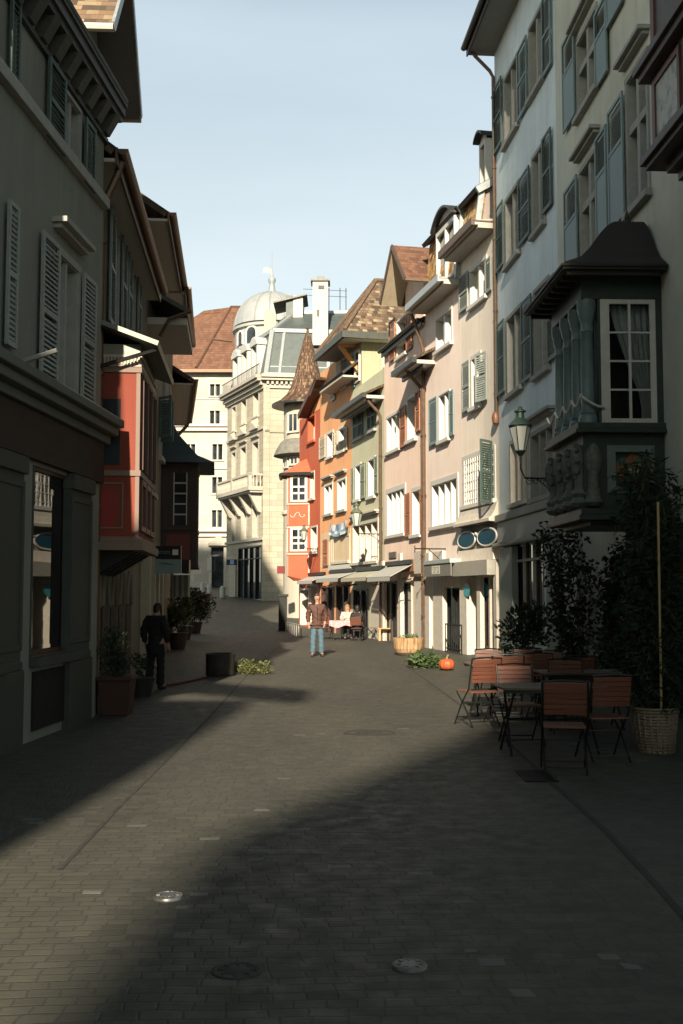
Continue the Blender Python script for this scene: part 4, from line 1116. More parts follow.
m = MB(f8); m.slab((uFr - 0.02, 0.47, vE8 - 0.105), (uFr - 0.02, 0.004, vE8 - 0.105), (uA, 0.004, vA8 - 0.105), (uA, 0.47, vA8 - 0.105), 0.03); m.build('soffit', wood('brown verge', (0.10, 0.05, 0.034), 'x'), r8)
m = MB(f8); m.beam((uFr, 0.5, vE8 - 0.06), (uA, 0.5, vA8 - 0.04), 0.06, 0.24); m.beam((uNr, 0.5, vA8 - 0.66), (uA, 0.5, vA8 - 0.04), 0.06, 0.24); m.build('verge_board', MATS['brown verge'], r8)
def oriel_red():
    f = f8; W = 0.95
    u0 = f.U(309.5, 0.0); vb = f.hit(300, 575, W)[1]; vt = f.hit(300, 470, W)[1]
    # find the far front corner on column 284
    u1 = f.U(286, W)
    m = MB(f); c = 0.55
    plan = [(u0, 0), (u0 + c, W), (u1 - 0.15, W), (u1, W - 0.3), (u1, 0)]
    def ring(v, k=0.0): return [(u, w + (k if w > 0 else 0), v) for u, w in plan]
    levels = [(vb - 0.25, -0.35), (vb, 0.0), (vt, 0.0)]
    for (v0_, k0), (v1_, k1) in zip(levels, levels[1:]):
        A, Bq = ring(v0_, k0), ring(v1_, k1)
        for i in range(4): m.poly([A[i], A[i + 1], Bq[i + 1], Bq[i]])
    m.poly(ring(vb - 0.25, -0.35)); m.poly(ring(vt))
    o = m.build('oriel', PL8, B8.e)
    def onface(i, a0, a1, w, v0_, v1_, bld):
        P, Q = Vector(plan[i]), Vector(plan[i + 1]); d = (Q - P); L = d.length; d /= L; nn = Vector((-d.y, d.x))
        if nn.dot(Vector((-0.3, 1)) if i else Vector((-1, 0.3))) < 0: nn = -nn
        p0, p1 = P + d * a0 * L, P + d * a1 * L
        bld.hexa([(p0.x - nn.x * 0.02, p0.y - nn.y * 0.02, v0_), (p1.x - nn.x * 0.02, p1.y - nn.y * 0.02, v0_), (p1.x + nn.x * w, p1.y + nn.y * w, v0_), (p0.x + nn.x * w, p0.y + nn.y * w, v0_),
                  (p0.x - nn.x * 0.02, p0.y - nn.y * 0.02, v1_), (p1.x - nn.x * 0.02, p1.y - nn.y * 0.02, v1_), (p1.x + nn.x * w, p1.y + nn.y * w, v1_), (p0.x + nn.x * w, p0.y + nn.y * w, v1_)])
    H = vt - vb
    w1 = (vb + H * 0.78, vt - 0.1) ; 
    rows = ((vb + H * 0.24, vb + H * 0.47), (vb + H * 0.73, vb + H * 0.985))
    st = MB(f)
    for (a, b) in rows:
        k = (b - a); fr = MB(f); pn = MB(f)
        onface(0, 0.10, 0.22, 0.05, a, b, fr); onface(0, 0.78, 0.9, 0.05, a, b, fr); onface(0, 0.47, 0.54, 0.045, a, b, fr)
        for t in (0, 0.3, 0.55, 0.93): onface(0, 0.10, 0.9, 0.04, a + k * t, a + k * t + 0.09, fr)
        onface(0, 0.12, 0.88, 0.015, a, b, pn); wd_ = fr.build('window', WHITE, o); pn.build('pane', GLASS, wd_)
        for t in (0.08, 0.32, 0.56, 0.8): onface(1, t, t + 0.08, 0.03, a - 0.05, b + 0.05, st)
    for v in (vb + H * 0.22, vb + H * 0.485, vb + H * 0.715): 
        for i in range(4): onface(i, 0, 1, 0.06, v - 0.06, v, st)
    for i in (0, 1): onface(i, 0, 0.06, 0.02, vb, vb + H * 0.2, st); onface(i, 0, 0.06, 0.02, vb + H * 0.5, vb + H * 0.7, st)
    st.build('stone_trim', paint('pink white trim', (0.62, 0.42, 0.36), 0.7), o)
    sc = MB(f); P, Q = Vector(plan[0]), Vector(plan[1])
    for s_ in range(3):
        c0 = P + (Q - P) * (0.3 + 0.22 * s_); nn = Vector((-1, 0.58)).normalized()
        pts = []
        for i in range(14):
            a = i / 13 * 3.6; r_ = 0.16 * (1 - i / 18)
            off = (Q - P).normalized() * r_ * math.cos(a); pts.append((c0.x + off.x + nn.x * 0.02, c0.y + off.y + nn.y * 0.02, vb + H * 0.6 + r_ * math.sin(a) * (1 if s_ % 2 else -1)))
        sc.tube(pts, 0.02, 5)
    sc.build('scroll_ornament', paint('pink white trim', (0.62, 0.42, 0.36)), o)
    r = MB(f)
    A = ring(vt + 0.02, 0.35); A = [(A[0][0] - 0.3, A[0][1], A[0][2])] + A[1:3] + [(A[3][0] + 0.9, A[3][1], A[3][2] - 0.1), (A[4][0] + 0.9, A[4][1], A[4][2] - 0.1)]
    T = [(u0 + 0.1, 0.02, vt + 0.9), (u0 + c, 0.02, vt + 0.9), ((u0 + u1) / 2, 0.02, vt + 0.9), (u1, 0.02, vt + 0.7), (u1 + 0.3, 0.0, vt + 0.6)]
    for i in range(4): r.poly([A[i], A[i + 1], T[i + 1], T[i]])
    r.poly(A)
    r.build('oriel_roof', PL8, o)
    e = MB(f); e.tube([A[0], A[1], A[2], A[3]], 0.09, 6); e.build('gutter', DKMETAL, o)
oriel_red()
def skin_ledges():
    pass
# ------------------------------------------------------------------ round turret house behind the red one
CREAM = plaster('cream render', (0.37, 0.34, 0.28), var=0.1)
def turret():
    c = at(307, 594, 62.5); x, y = c.x, c.y; g = gz(x, y)
    e = empty('turret_house', (x, y, g), 'cream round turret with tall flared conical tile roof behind the red house', 'turret')
    zE = at(274, 404, 62)[2]; zT = at(307, 330, 62.5)[2]
    m = MB(); m.lathe((x, y, 0), [(1.35, 0), (1.35, zE - 0.05)], 24)
    m.box(x - 1.0, x + 3.5, y + 0.2, y + 8, 0, zE - 0.5)
    w = m.build('wall', CREAM, e, smooth='auto')
    H = zT - zE
    m = MB(); m.lathe((x, y, zE), [(0.6, -0.06), (2.0, -0.05), (2.0, 0.05), (1.55, 0.28), (1.2, 0.62), (0.95, 1.1), (0.74, 1.75), (0.52, 2.7), (0.3, H * 0.82), (0.12, H * 0.95), (0.02, H)], 24)
    r = m.build('roof', TILE_TUR, e, smooth='auto')
    m = MB(); m.lathe((x, y, zT), [(0.1, -0.25), (0.06, 0.0), (0.1, 0.1), (0.02, 0.3)], 8); m.build('finial', PIPE, r)
    m = MB(); m.lathe((x, y, zE), [(1.9, -0.09), (2.06, -0.1), (2.06, 0.0), (1.9, 0.0)], 24); m.build('gutter', DKMETAL, r)
    def wnd(px, pyT, pyB, wd):
        a = at(px, pyT, 61.0); b = at(px, pyB, 61.0); ang = math.atan2(-1, (a.x - x) / 1.3 if abs(a.x - x) < 1.3 else -1)
        dx = max(-1.25, min(1.25, a.x - x)); yy = y - math.sqrt(max(0.02, 1.35 ** 2 - dx * dx))
        nn = Vector((dx, yy - y)).normalized(); tt = Vector((-nn.y, nn.x)); o = Vector((x, y)) + nn * 1.33
        def hx(mb, s0, s1, d0, d1, z0, z1):
            P = [o + tt * s + nn * d for s, d in ((s0, d0), (s1, d0), (s1, d1), (s0, d1))]
            mb.hexa([(p.x, p.y, z0) for p in P] + [(p.x, p.y, z1) for p in P])
        q = MB(); k = wd / 2
        hx(q, -k - 0.1, -k, -0.1, 0.07, b.z, a.z); hx(q, k, k + 0.1, -0.1, 0.07, b.z, a.z); hx(q, -k - 0.1, k + 0.1, -0.1, 0.075, a.z, a.z + 0.1); hx(q, -k - 0.14, k + 0.14, -0.1, 0.12, b.z - 0.1, b.z); hx(q, -0.03, 0.03, -0.1, 0.06, b.z, a.z)
        W = q.build('window', OFFWHITE, e); q = MB(); hx(q, -k, k, -0.08, 0.04, b.z, a.z); q.build('pane', GLASS, W)
    wnd(293, 413, 430, 0.55); wnd(285, 455, 465, 0.4); wnd(294, 455, 463, 0.4)
    # skirt roof on the street side
    zc = at(295, 452, 60.5)[2]
    m = MB(); m.lathe((x + 0.0, y, zc), [(1.36, 0.9), (1.55, 0.75), (1.8, 0.35), (1.95, 0.0), (1.36, -0.12)], 24)
    m.build('skirt_roof', paint('weathered slate', (0.16, 0.155, 0.135), 0.75, var=0.3, scale=4), e, smooth='auto')
    m = MB(); m.lathe((x, y, 0), [(1.4, zc - 3.4), (1.46, zc - 3.35), (1.46, zc - 3.2), (1.4, zc - 3.15)], 24); m.build('string_course', OFFWHITE, e)
turret()

# ------------------------------------------------------------------ large cream corner house
ASH_C = ashlar('cream ashlar', (0.355, 0.318, 0.25), 0.95, 0.42)
TRIM_C = paint('cream carved stone', (0.36, 0.335, 0.285), 0.8, var=0.12, scale=3)
MAN = paint('grey green slate', (0.062, 0.078, 0.078), 0.45, var=0.2, scale=2.5)
ZL = paint('pale zinc trim', (0.26, 0.28, 0.285), 0.5, 0.2, var=0.08)
cc = at(264, 594, 80.0)
fl = Fac((cc.x, cc.y), 23, 1); UL = fl.U(226)
fr_ = Fac((cc.x, cc.y), -82, -1); UR = 7.5
zC = fl.hit(263, 376)[1]
BC = Bld('corner_house', 'large cream stone corner house with balcony mansard and domed corner', 'house', fl, 0, UL, zC, 10, ASH_C, base=0.5)
def col3(pL, pR, yT, yB, **k): return BC.win(pL, pR, yT, yB, 1, trim=TRIM_C, frame=OFFWHITE, depth=0.35, bars=1, sur=0.16, **k)
for a, b, t in ((252.5, 257.5, 394), (240.5, 245, 402), (231, 234.5, 409)): col3(a, b, t, t + 24, sill=True)
for a, b, t in ((252, 257.5, 444), (240, 245, 449), (231, 234.5, 454)): col3(a, b, t, t + 31, hood=True)
for a, b, t in ((252, 257, 506), (241, 246, 508), (231.5, 235, 511)): col3(a, b, t, t + 32)
# big shop opening
u0, u1, v0, v1 = BC.rect(238.5, 261, 549, 599)
BC.window(u0, u1, v0, v1, 4, trim=IRON, frame=IRON, depth=0.15, bars=0, sur=0.1, mull=0.07, transom=0.78, sill=False, name='shop_window')
BC.rect(227, 236, 560, 600)
for v, k in ((fl.hit(264, 426)[1], 0.12), (fl.hit(264, 537)[1], 0.16)): BC.band('string_course', TRIM_C, 0, UL, k, v - 0.2, v, w0=-0.05)
m = MB(fl)
for v, k in ((zC - 0.75, 0.15), (zC - 0.5, 0.35), (zC - 0.2, 0.6), (zC, 0.75)): m.box(-0.0, UL + 0.2, -0.1, k, v - 0.24, v - 0.003)
m.f = fr_
for v, k in ((zC - 0.75, 0.15), (zC - 0.2, 0.45), (zC, 0.6)): m.box(-0.3 if k > 0.3 else 0.01, UR, -0.1, k, v - 0.238, v - 0.004)
for i in range(22): m.box(0.1 + i * 0.34, 0.27 + i * 0.34, 0.0, 0.3, zC - 0.72, zC - 0.5)
m.build('cornice', TRIM_C, BC.e)
# balustrade panels under the top windows
m = MB(fl)
for a, b, t, bt in ((251.5, 258.5, 419, 430), (240, 246, 426, 436), (230, 234.8, 433, 444)):
    u0, u1, v0, v1 = BC.rect(a, b, t, bt); m.box(u0, u1, 0.02, 0.16, v1 - 0.1, v1); m.box(u0, u1, 0.02, 0.16, v0, v0 + 0.1)
    for i in range(6): x = u0 + (u1 - u0) * (i + 0.5) / 6; m.lathe((x, 0.09, v0 + 0.1), [(0.05, 0), (0.08, (v1 - v0) * 0.3), (0.04, (v1 - v0) * 0.6), (0.05, v1 - v0 - 0.2)], 6)
m.build('parapet', paint('grey carved stone', (0.40, 0.37, 0.30), 0.85), BC.e)
# pediments
m = MB(fl)
for a, b, t in ((250.5, 259, 442), (238.5, 246.5, 447), (229.5, 236, 452)):
    u0, u1, _, v = BC.rect(a, b, t, t + 2); c = (u0 + u1) / 2; v += 0.75
    m.hexa([(u0, 0, v), (u1, 0, v), (u1, 0.3, v), (u0, 0.3, v), (c - 0.05, 0, v + 0.5), (c + 0.05, 0, v + 0.5), (c + 0.05, 0.3, v + 0.5), (c - 0.05, 0.3, v + 0.5)])
m.build('pediment', TRIM_C, BC.e)
# balcony
vb = fl.hit(261, 487)[1]; u0, u1 = fl.U(263), fl.U(229)
m = MB(fl); m.box(u0, u1, -0.05, 1.15, vb - 0.3, vb); m.box(u0 + 0.1, u1 - 0.1, -0.05, 1.0, vb - 0.45, vb - 0.302)
bal = m.build('balcony', TRIM_C, BC.e)
m = MB(fl)
n = int((u1 - u0) / 0.28)
for i in range(n): m.lathe((u0 + 0.2 + (u1 - u0 - 0.4) * i / (n - 1), 1.03, vb), [(0.06, 0), (0.09, 0.3), (0.04, 0.6), (0.06, 0.8)], 6)
m.box(u0, u1, 0.93, 1.13, vb + 0.8, vb + 0.95)
for uu in (u0, (u0 + u1) / 2, u1 - 0.3): m.box(uu, uu + 0.3, 0.9, 1.14, vb + 0.003, vb + 0.98)
for uu in (u0 + 0.05, u1 - 0.15): 
    m.box(uu, uu + 0.12, 0.0, 0.93, vb + 0.8, vb + 0.94)
    for i in range(3): m.lathe((uu + 0.06, 0.2 + 0.28 * i, vb), [(0.06, 0), (0.09, 0.3), (0.04, 0.6), (0.06, 0.8)], 6)
m.build('balustrade', TRIM_C, bal)
for i in range(4):
    uu = u0 + 0.5 + (u1 - u0 - 1.2) * i / 3
    m = MB(fl); m.hexa([(uu, 0, vb - 1.9), (uu + 0.35, 0, vb - 1.9), (uu + 0.35, 0.25, vb - 1.8), (uu, 0.25, vb - 1.8), (uu, 0, vb - 0.46), (uu + 0.35, 0, vb - 0.46), (uu + 0.35, 0.95, vb - 0.46), (uu, 0.95, vb - 0.46)])
    m.build('bracket', TRIM_C, bal)
BC.finish()
m = MB(fr_); m.box(0.01, UR, -10, -0.0, 0.5, zC - 0.02); m.box(-0.12, 0.35, -0.35, 0.1, 0.5, zC - 0.8); m.box(0, UR, -0.05, 0.1, fl.hit(264, 430)[1] - 0.2, fl.hit(264, 430)[1])
zb = 2.2
m.box(-0.05, UR, -0.05, 0.12, 0.5, zb + 0.4)
m.build('flank_wall', ASH_C, BC.e)
# mansard
zM = zC + 3.6; zR = zC + 5.9
m = MB(fl)
B0 = [fl.world(0.05, -0.15, zC), fl.world(UL, -0.15, zC), None, None]
# use flank frame for the right side
R0 = [fr_.world(0.15, -0.15, zC), fr_.world(UR, -0.15, zC)]
def inset(k, z): return [fl.world(UL, -0.15 - k, z), fl.world(0.15 + k, -0.15 - k, z), fr_.world(UR, -0.15 - k, z)]
A = inset(0.0, zC); Bm = inset(0.75, zM); Cm = inset(3.6, zR)
back0 = fl.world(UL, -10, zC); back1 = fr_.world(UR, -10, zC)
m = MB(); m.poly([A[0], A[1], Bm[1], Bm[0]]); m.poly([A[1], A[2], Bm[2], Bm[1]]); m.poly([Bm[0], Bm[1], Cm[1], Cm[0]]); m.poly([Bm[1], Bm[2], Cm[2], Cm[1]])
m.poly([Cm[0], Cm[1], Cm[2], Vector((back1.x, back1.y, zR)), Vector((back0.x, back0.y, zR))])
m.poly([A[2], Vector((back1.x, back1.y, zC)), Vector((back1.x, back1.y, zR)), Cm[2], Bm[2]]); m.poly([A[0], Vector((back0.x, back0.y, zC)), Vector((back0.x, back0.y, zR)), Cm[0], Bm[0]])
rf = m.build('mansard_roof', MAN, BC.e)
m = MB()
def bar(p, q, a=0.22, b=0.2): m.beam(p, q, a, b)
bar(Bm[0], Bm[1], 0.3, 0.28); bar(Bm[1], Bm[2], 0.3, 0.28); bar(A[1], Bm[1], 0.35, 0.3); bar(Bm[1], Cm[1], 0.35, 0.25); bar(Cm[0], Cm[1], 0.3, 0.25); bar(Cm[1], Cm[2], 0.3, 0.25)
bar(A[0], A[1], 0.3, 0.4); bar(A[1], A[2], 0.3, 0.4)
for t in (0.13, 0.62): bar(A[1].lerp(A[2], t), Bm[1].lerp(Bm[2], t), 0.22, 0.14)
for t in (0.2,): bar(A[1].lerp(Bm[1], t) , A[2].lerp(Bm[2], t), 0.05, 0.08)
m.build('zinc_ribs', ZL, rf)
for t in (0.28, 0.53, 0.78):
    q = MB(fl); u = UL * t; w = -0.1; q.box(u - 0.75, u - 0.5, -1.2, w + 0.1, zC, zC + 2.7); q.box(u + 0.5, u + 0.75, -1.2, w + 0.1, zC, zC + 2.7); q.box(u - 0.85, u + 0.85, -1.4, w + 0.2, zC + 2.7, zC + 2.95)
    q.hexa([(u - 0.85, -1.4, zC + 2.952), (u + 0.85, -1.4, zC + 2.952), (u + 0.85, w + 0.2, zC + 2.952), (u - 0.85, w + 0.2, zC + 2.952), (u - 0.25, -1.4, zC + 3.35), (u + 0.25, -1.4, zC + 3.35), (u + 0.25, w + 0.2, zC + 3.35), (u - 0.25, w + 0.2, zC + 3.35)])
    d = q.build('dormer', paint('grey white stone', (0.42, 0.42, 0.40), 0.6), rf); 
m = MB(fl)
for i in range(30): m.box(UL * i / 30, UL * i / 30 + 0.03, 0.45, 0.48, zC, zC + 0.8)
m.box(0, UL, 0.44, 0.49, zC + 0.78, zC + 0.83); m.build('roof_railing', IRON, rf)
# dome over the far corner
dc = fl.world(UL + 1.0, -3.3, 0)
dx, dy = at(270.5, 594, dc.y + 0.5).x, dc.y + 0.5
zD0 = at(270, 326, dy - 1)[2]; zDT = at(270, 293, dy)[2]; rD = abs(at(234, 326, dy).x - dx)
m = MB(); m.lathe((dx, dy, zC - 3), [(rD * 0.97, 0), (rD * 0.97, zD0 - zC + 2.6), (rD * 1.0, zD0 - zC + 2.7)], 32)
m.lathe((dx, dy, zD0 - 0.3), [(rD * 0.95, -0.25), (rD * 1.04, -0.1), (rD * 1.04, 0.12), (rD * 0.98, 0.2)], 32)
m.build('drum', paint('pale grey stone', (0.28, 0.29, 0.28), 0.7), BC.e, smooth='auto')
m = MB(); Hd = zDT - zD0
m.lathe((dx, dy, zD0), [(rD * math.cos(a * PI / 24), Hd * math.sin(a * PI / 24) * 1.0) for a in range(12)] + [(0.3, Hd)], 32)
dm = m.build('dome', paint('pale lead dome', (0.28, 0.295, 0.30), 0.45, 0.1, var=0.08, scale=2), BC.e, smooth='auto')
m = MB()
for j in range(16):
    a = 2 * PI * j / 16
    m.tube([(dx + math.cos(a) * rD * 1.005 * math.cos(k * PI / 20), dy + math.sin(a) * rD * 1.005 * math.cos(k * PI / 20), zD0 + Hd * 1.005 * math.sin(k * PI / 20)) for k in range(10)], 0.05, 5)
m.build('dome_ribs', ZL, dm)
m = MB(); m.lathe((dx, dy, zDT - 0.1), [(0.45, 0), (0.3, 0.3), (0.2, 0.9), (0.32, 1.1), (0.3, 1.35), (0.1, 1.5), (0.08, 1.9), (0.0, 2.1)], 12); m.tube([(dx, dy, zDT + 1.8), (dx, dy, zDT + 3.6)], 0.03, 5)
m.build('finial', ZL, dm, smooth='auto')
p0 = at(263, 268, dy); p1 = at(272, 273, dy)
m = MB()
for i in range(6):
    def fpt(t, s): return (p0.x + (p1.x - p0.x) * t, dy + 0.08 * math.sin(t * 8), p1.z + (p0.z - p1.z) * s + 0.05 * math.sin(t * 6))
    m.poly([fpt(i / 6, 0), fpt((i + 1) / 6, 0), fpt((i + 1) / 6, 1), fpt(i / 6, 1)])
tag(m.build('flag', paint('pale flag cloth', (0.36, 0.36, 0.34), 0.8), None, origin=(p1.x, dy, p1.z)), 'small pale flag flying from the dome finial', 'flag')
# arched windows in the drum
for px, w_, y0_, y1_ in ((252, 0.9, 325, 343), (240, 0.6, 330, 345)):
    a = at(px, y0_ + 6, dy - 2); nn = Vector((a.x - dx, -math.sqrt(max(0.1, rD ** 2 - (a.x - dx) ** 2)))).normalized(); tt = Vector((-nn.y, nn.x)); o = Vector((dx, dy)) + nn * rD * 0.98
    z1 = at(px, y0_ + 2, o.y)[2]; z0 = at(px, y1_, o.y)[2]; q = MB()
    def arch(k, d): 
        pts = [(-k, z0)] + [(-k * math.cos(PI * i / 8), z1 - w_ / 2 + k * math.sin(PI * i / 8)) for i in range(9)] + [(k, z0)]
        return [(o.x + tt.x * s + nn.x * d, o.y + tt.y * s + nn.y * d, z) for s, z in pts]
    q.tube(arch(w_ / 2 + 0.06, 0.03), 0.1, 6); W = q.build('window', WHITE, BC.e); q = MB(); q.poly(arch(w_ / 2, 0.05)); q.build('pane', GLASS, W)
# pale chimney block beside the dome, roof dormer and tall white chimney
def blk(name, px0, px1, pyT, pyB, Y, dep, mat, label=None, cap=None):
    a = at(px0, pyB, Y); b = at(px1, pyT, Y); q = MB(); q.box(a.x, b.x, Y, Y + dep, a.z, b.z)
    o = q.build(name, mat, BC.e, label)
    if cap: 
        q = MB(); q.box(a.x - 0.14, b.x + 0.14, Y - 0.14, Y + dep + 0.14, b.z, b.z + 0.14); q.box(a.x + 0.3, b.x - 0.3, Y + 0.2, Y + dep - 0.2, b.z + 0.14, b.z + 0.45); q.build('cap', cap, o)
    return o
blk('chimney', 264, 276, 309, 345, dy - 3.4, 1.0, CREAM, 'short cream chimney in front of the dome')
ch = blk('chimney', 312.5, 328, 281, 345, 80.8, 1.4, paint('white rendered chimney', (0.40, 0.37, 0.34), 0.8), 'tall white chimney with dark cap', cap=DKMETAL)
q = MB(); a = at(321, 287, 80.7); q.box(a.x - 0.2, a.x + 0.25, 80.75, 80.83, a.z - 0.12, a.z + 0.14); a = at(318, 312, 80.7); q.box(a.x - 0.07, a.x + 0.07, 80.75, 80.83, a.z - 0.3, a.z + 0.2); q.build('vent', IRON, ch)
a = at(286, 318, 84); b = at(303, 293, 84)
q = MB(); q.box(a.x, b.x, 84, 87, a.z - 2, b.z - 0.2); d = q.build('dormer', MAN, BC.e); q = MB(); q.box(b.x - 0.75, b.x - 0.02, 83.94, 84.1, a.z - 2, b.z - 0.22); q.build('dormer_front', OFFWHITE, d)
q = MB(); q.slab((a.x - 1.0, 83.7, b.z - 0.75), (b.x + 0.3, 83.7, b.z - 0.1), (b.x + 0.3, 87.2, b.z - 0.1), (a.x - 1.0, 87.2, b.z - 0.75), 0.12); q.build('dormer_roof', DKMETAL, d)
q = MB()
for px in (329, 340, 346): p = at(px, 330, 85); t_ = at(px, 288, 85); q.tube([(p.x, 85, p.z), (p.x, 85, t_.z)], 0.03, 5)
for py in (290, 296):
    p = at(303, py - 1, 85); t_ = at(347, py + 1, 85); q.tube([(p.x, 85, p.z), (t_.x, 85, t_.z)], 0.018, 5)
q.build('roof_wires', IRON, BC.e)

# ------------------------------------------------------------------ white house closing the street
YW = 104.0
ASH_W = ashlar('pale stone facing', (0.385, 0.362, 0.325), 1.4, 0.62, 0.025, 0.75)
fw = Fac((at(150, 594, YW).x, YW), -90, -1)
zW = fw.hit(205, 370)[1]
BW = Bld('corner_house', 'pale stone house with red hipped roof closing the street', 'house', fw, -2, 14.5, zW, 12, ASH_W, base=1.5)
for t, b, l in ((384, 396, 208), (410.5, 424, 208), (444, 460, 211), (477, 493.5, 211), (510, 527.5, 211)):
    BW.win(l, l + 10.5, t, b, 2, trim=OFFWHITE, frame=paint('grey sash', (0.30, 0.31, 0.29)), depth=0.3, bars=0, sur=0.1, mull=0.08)
    BW.win(l - 27, l - 17, t, b, 2, trim=OFFWHITE, frame=paint('grey sash', (0.30, 0.31, 0.29)), depth=0.3, bars=0, sur=0.1, mull=0.08)
    BW.win(l + 24, l + 34, t, b, 2, trim=OFFWHITE, frame=paint('grey sash', (0.30, 0.31, 0.29)), depth=0.3, bars=0, sur=0.1, mull=0.08)
BW.win(210.5, 223.5, 547, 588, 1, trim=TRIM_C, frame=WOOD_DK, depth=0.7, bars=0, sur=0.2, sill=False, name='door')
for py, k, h in ((424.5, 0.55, 0.25), (428, 0.35, 0.3), (467, 0.12, 0.2), (529, 0.4, 0.25), (534, 0.25, 0.25), (398, 0.1, 0.15)):
    v = fw.hit(205, py)[1]; BW.band('string_course', OFFWHITE, -2, 14.5, k, v - h, v, w0=-0.05)
m = MB(fw); u0, u1, _, v = BW.rect(208, 229, 543, 545); c = (u0 + u1) / 2
m.box(u0, u1, 0, 0.4, v - 0.25, v); m.hexa([(u0, 0, v), (u1, 0, v), (u1, 0.35, v), (u0, 0.35, v), (c - 0.1, 0, v + 0.65), (c + 0.1, 0, v + 0.65), (c + 0.1, 0.35, v + 0.65), (c - 0.1, 0.35, v + 0.65)])
m.build('pediment', TRIM_C, BW.e)
BW.finish()
ap = at(231, 307, YW + 6.5)
xs = at(239, 307, YW + 6.5)
TW = tiles('orange brown tiles', [(0.145, 0.075, 0.05), (0.135, 0.068, 0.046), (0.158, 0.083, 0.055), (0.12, 0.062, 0.043)], 0.3, 0.4, 0.3)
pL = fw.world(-2.4, 0.6, zW); pR = fw.world(14.9, 0.6, zW)
hipc = at(196, 366, YW - 0.6)
m = MB(); rg0 = Vector((ap.x, YW + 6.5, ap.z)); rg1 = Vector((at(262, 307, YW + 6.5).x, YW + 6.5, ap.z))
m.slab((hipc.x, YW - 0.6, zW), (pR.x, YW - 0.6, zW), rg1, rg0, 0.2)
m.slab((pL.x - 8, YW + 13, zW - 0.02), (hipc.x, YW - 0.6, zW), rg0, Vector((rg0.x - 3, YW + 8, rg0.z)), 0.2)
m.slab((pL.x - 0.2, YW - 0.58, zW - 0.01), (hipc.x, YW - 0.6, zW), rg0, Vector((rg0.x - 0.05, rg0.y, rg0.z - 0.02)), 0.2)
rw = m.build('roof', TW, BW.e)
m = MB(); m.tube([(hipc.x, YW - 0.6, zW + 0.1), rg0], 0.14, 6); m.tube([rg0, rg1], 0.14, 6)
p = at(216, 340, YW + 2.5); q_ = at(236, 341, YW + 2.5); 
m.build('ridge_tiles', TW, rw)
m = MB(); m.box(pL.x, pR.x, YW - 0.75, YW - 0.5, zW - 0.35, zW - 0.05); m.build('gutter', PIPE, rw)
m = MB(); 
def onroof(px, py): 
    # point on the front slope
    for k in range(200):
        Y = YW - 0.6 + k * 0.05; pt = at(px, py, Y); zz = zW + (Y - YW + 0.6) / 7.1 * (ap.z - zW)
        if pt.z <= zz + 0.06: return (pt.x, Y, zz + 0.1)
    return (pt.x, Y, zz + 0.1)
m.tube([onroof(213, 340), onroof(232, 342)], 0.12, 5); m.build('snow_guard', PIPE, rw)

# ------------------------------------------------------------------ the left side of the street
L1P = (-3.53, 15.9)
fl1o = Fac(L1P, -3.7, -1)
a = fl1o.world(-5.1, 0, 0); f_l1 = Fac((a.x, a.y), -3.7, -1); UL1 = 5.1
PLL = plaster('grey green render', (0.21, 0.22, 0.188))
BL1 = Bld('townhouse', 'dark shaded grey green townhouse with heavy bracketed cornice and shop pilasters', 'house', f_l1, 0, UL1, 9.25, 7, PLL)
def lw(pxL, pxR, t, b, **k): return BL1.win(pxL, pxR, t, b, 2, trim=GREYSTONE, frame=paint('dark sash', (0.16, 0.17, 0.16)), depth=0.28, bars=0, mull=0.08, **k)
lw(52.5, 70, 76, 138, sur=0.06, sill=False); lw(49.5, 71, 246, 388, sur=0.1, hood=True)
BL1.shutter(33, 51, 38, 124, SH_GREEN); BL1.shutter(72.5, 83, 104, 172, SH_GREEN)
BL1.shutter(30, 48, 222, 384, SH_GREY); BL1.shutter(73, 86.5, 266, 402, SH_GREY); BL1.shutter(-6, 4.5, 190, 340, SH_GREY); BL1.shutter(-8, 1.5, -30, 60, SH_GREEN)
v = f_l1.hit(2, 70)[1]; BL1.band('string_course', GREYSTONE, 0, UL1 + 0.02, 0.1, v - 0.16, v, bevel=0.01)
v = f_l1.hit(0, 364)[1]
m = MB(f_l1)
for k, dv in ((0.34, 0), (0.26, 0.12), (0.14, 0.24)): m.box(0, UL1 + 0.12, -0.05, k, v - dv - 0.117, v - dv)
m.build('cornice', paint('dark grey cornice', (0.115, 0.12, 0.105), 0.8, var=0.15), BL1.e, bevel=0.015)
vb = f_l1.hit(60, 470)[1]
BL1.band('fascia', wood('dark oak fascia', (0.034, 0.024, 0.018), 'y', 0.8), 0, UL1 + 0.0, 0.08, vb, v - 0.37)
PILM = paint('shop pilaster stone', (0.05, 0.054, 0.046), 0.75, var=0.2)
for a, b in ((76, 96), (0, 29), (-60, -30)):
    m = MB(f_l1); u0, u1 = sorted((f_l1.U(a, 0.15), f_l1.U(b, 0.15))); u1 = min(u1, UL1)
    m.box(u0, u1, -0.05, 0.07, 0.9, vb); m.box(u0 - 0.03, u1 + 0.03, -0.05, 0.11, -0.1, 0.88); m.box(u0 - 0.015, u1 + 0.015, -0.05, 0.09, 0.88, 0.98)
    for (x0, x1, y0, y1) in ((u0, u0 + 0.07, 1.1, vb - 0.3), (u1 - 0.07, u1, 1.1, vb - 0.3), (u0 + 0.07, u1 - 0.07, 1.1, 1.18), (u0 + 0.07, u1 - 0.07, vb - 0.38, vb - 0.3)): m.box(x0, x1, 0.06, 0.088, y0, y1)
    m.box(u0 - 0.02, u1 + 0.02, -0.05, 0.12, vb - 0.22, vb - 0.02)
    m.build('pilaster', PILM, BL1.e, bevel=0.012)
REFL = glass('shop glass', (0.012, 0.012, 0.012), 0.015)
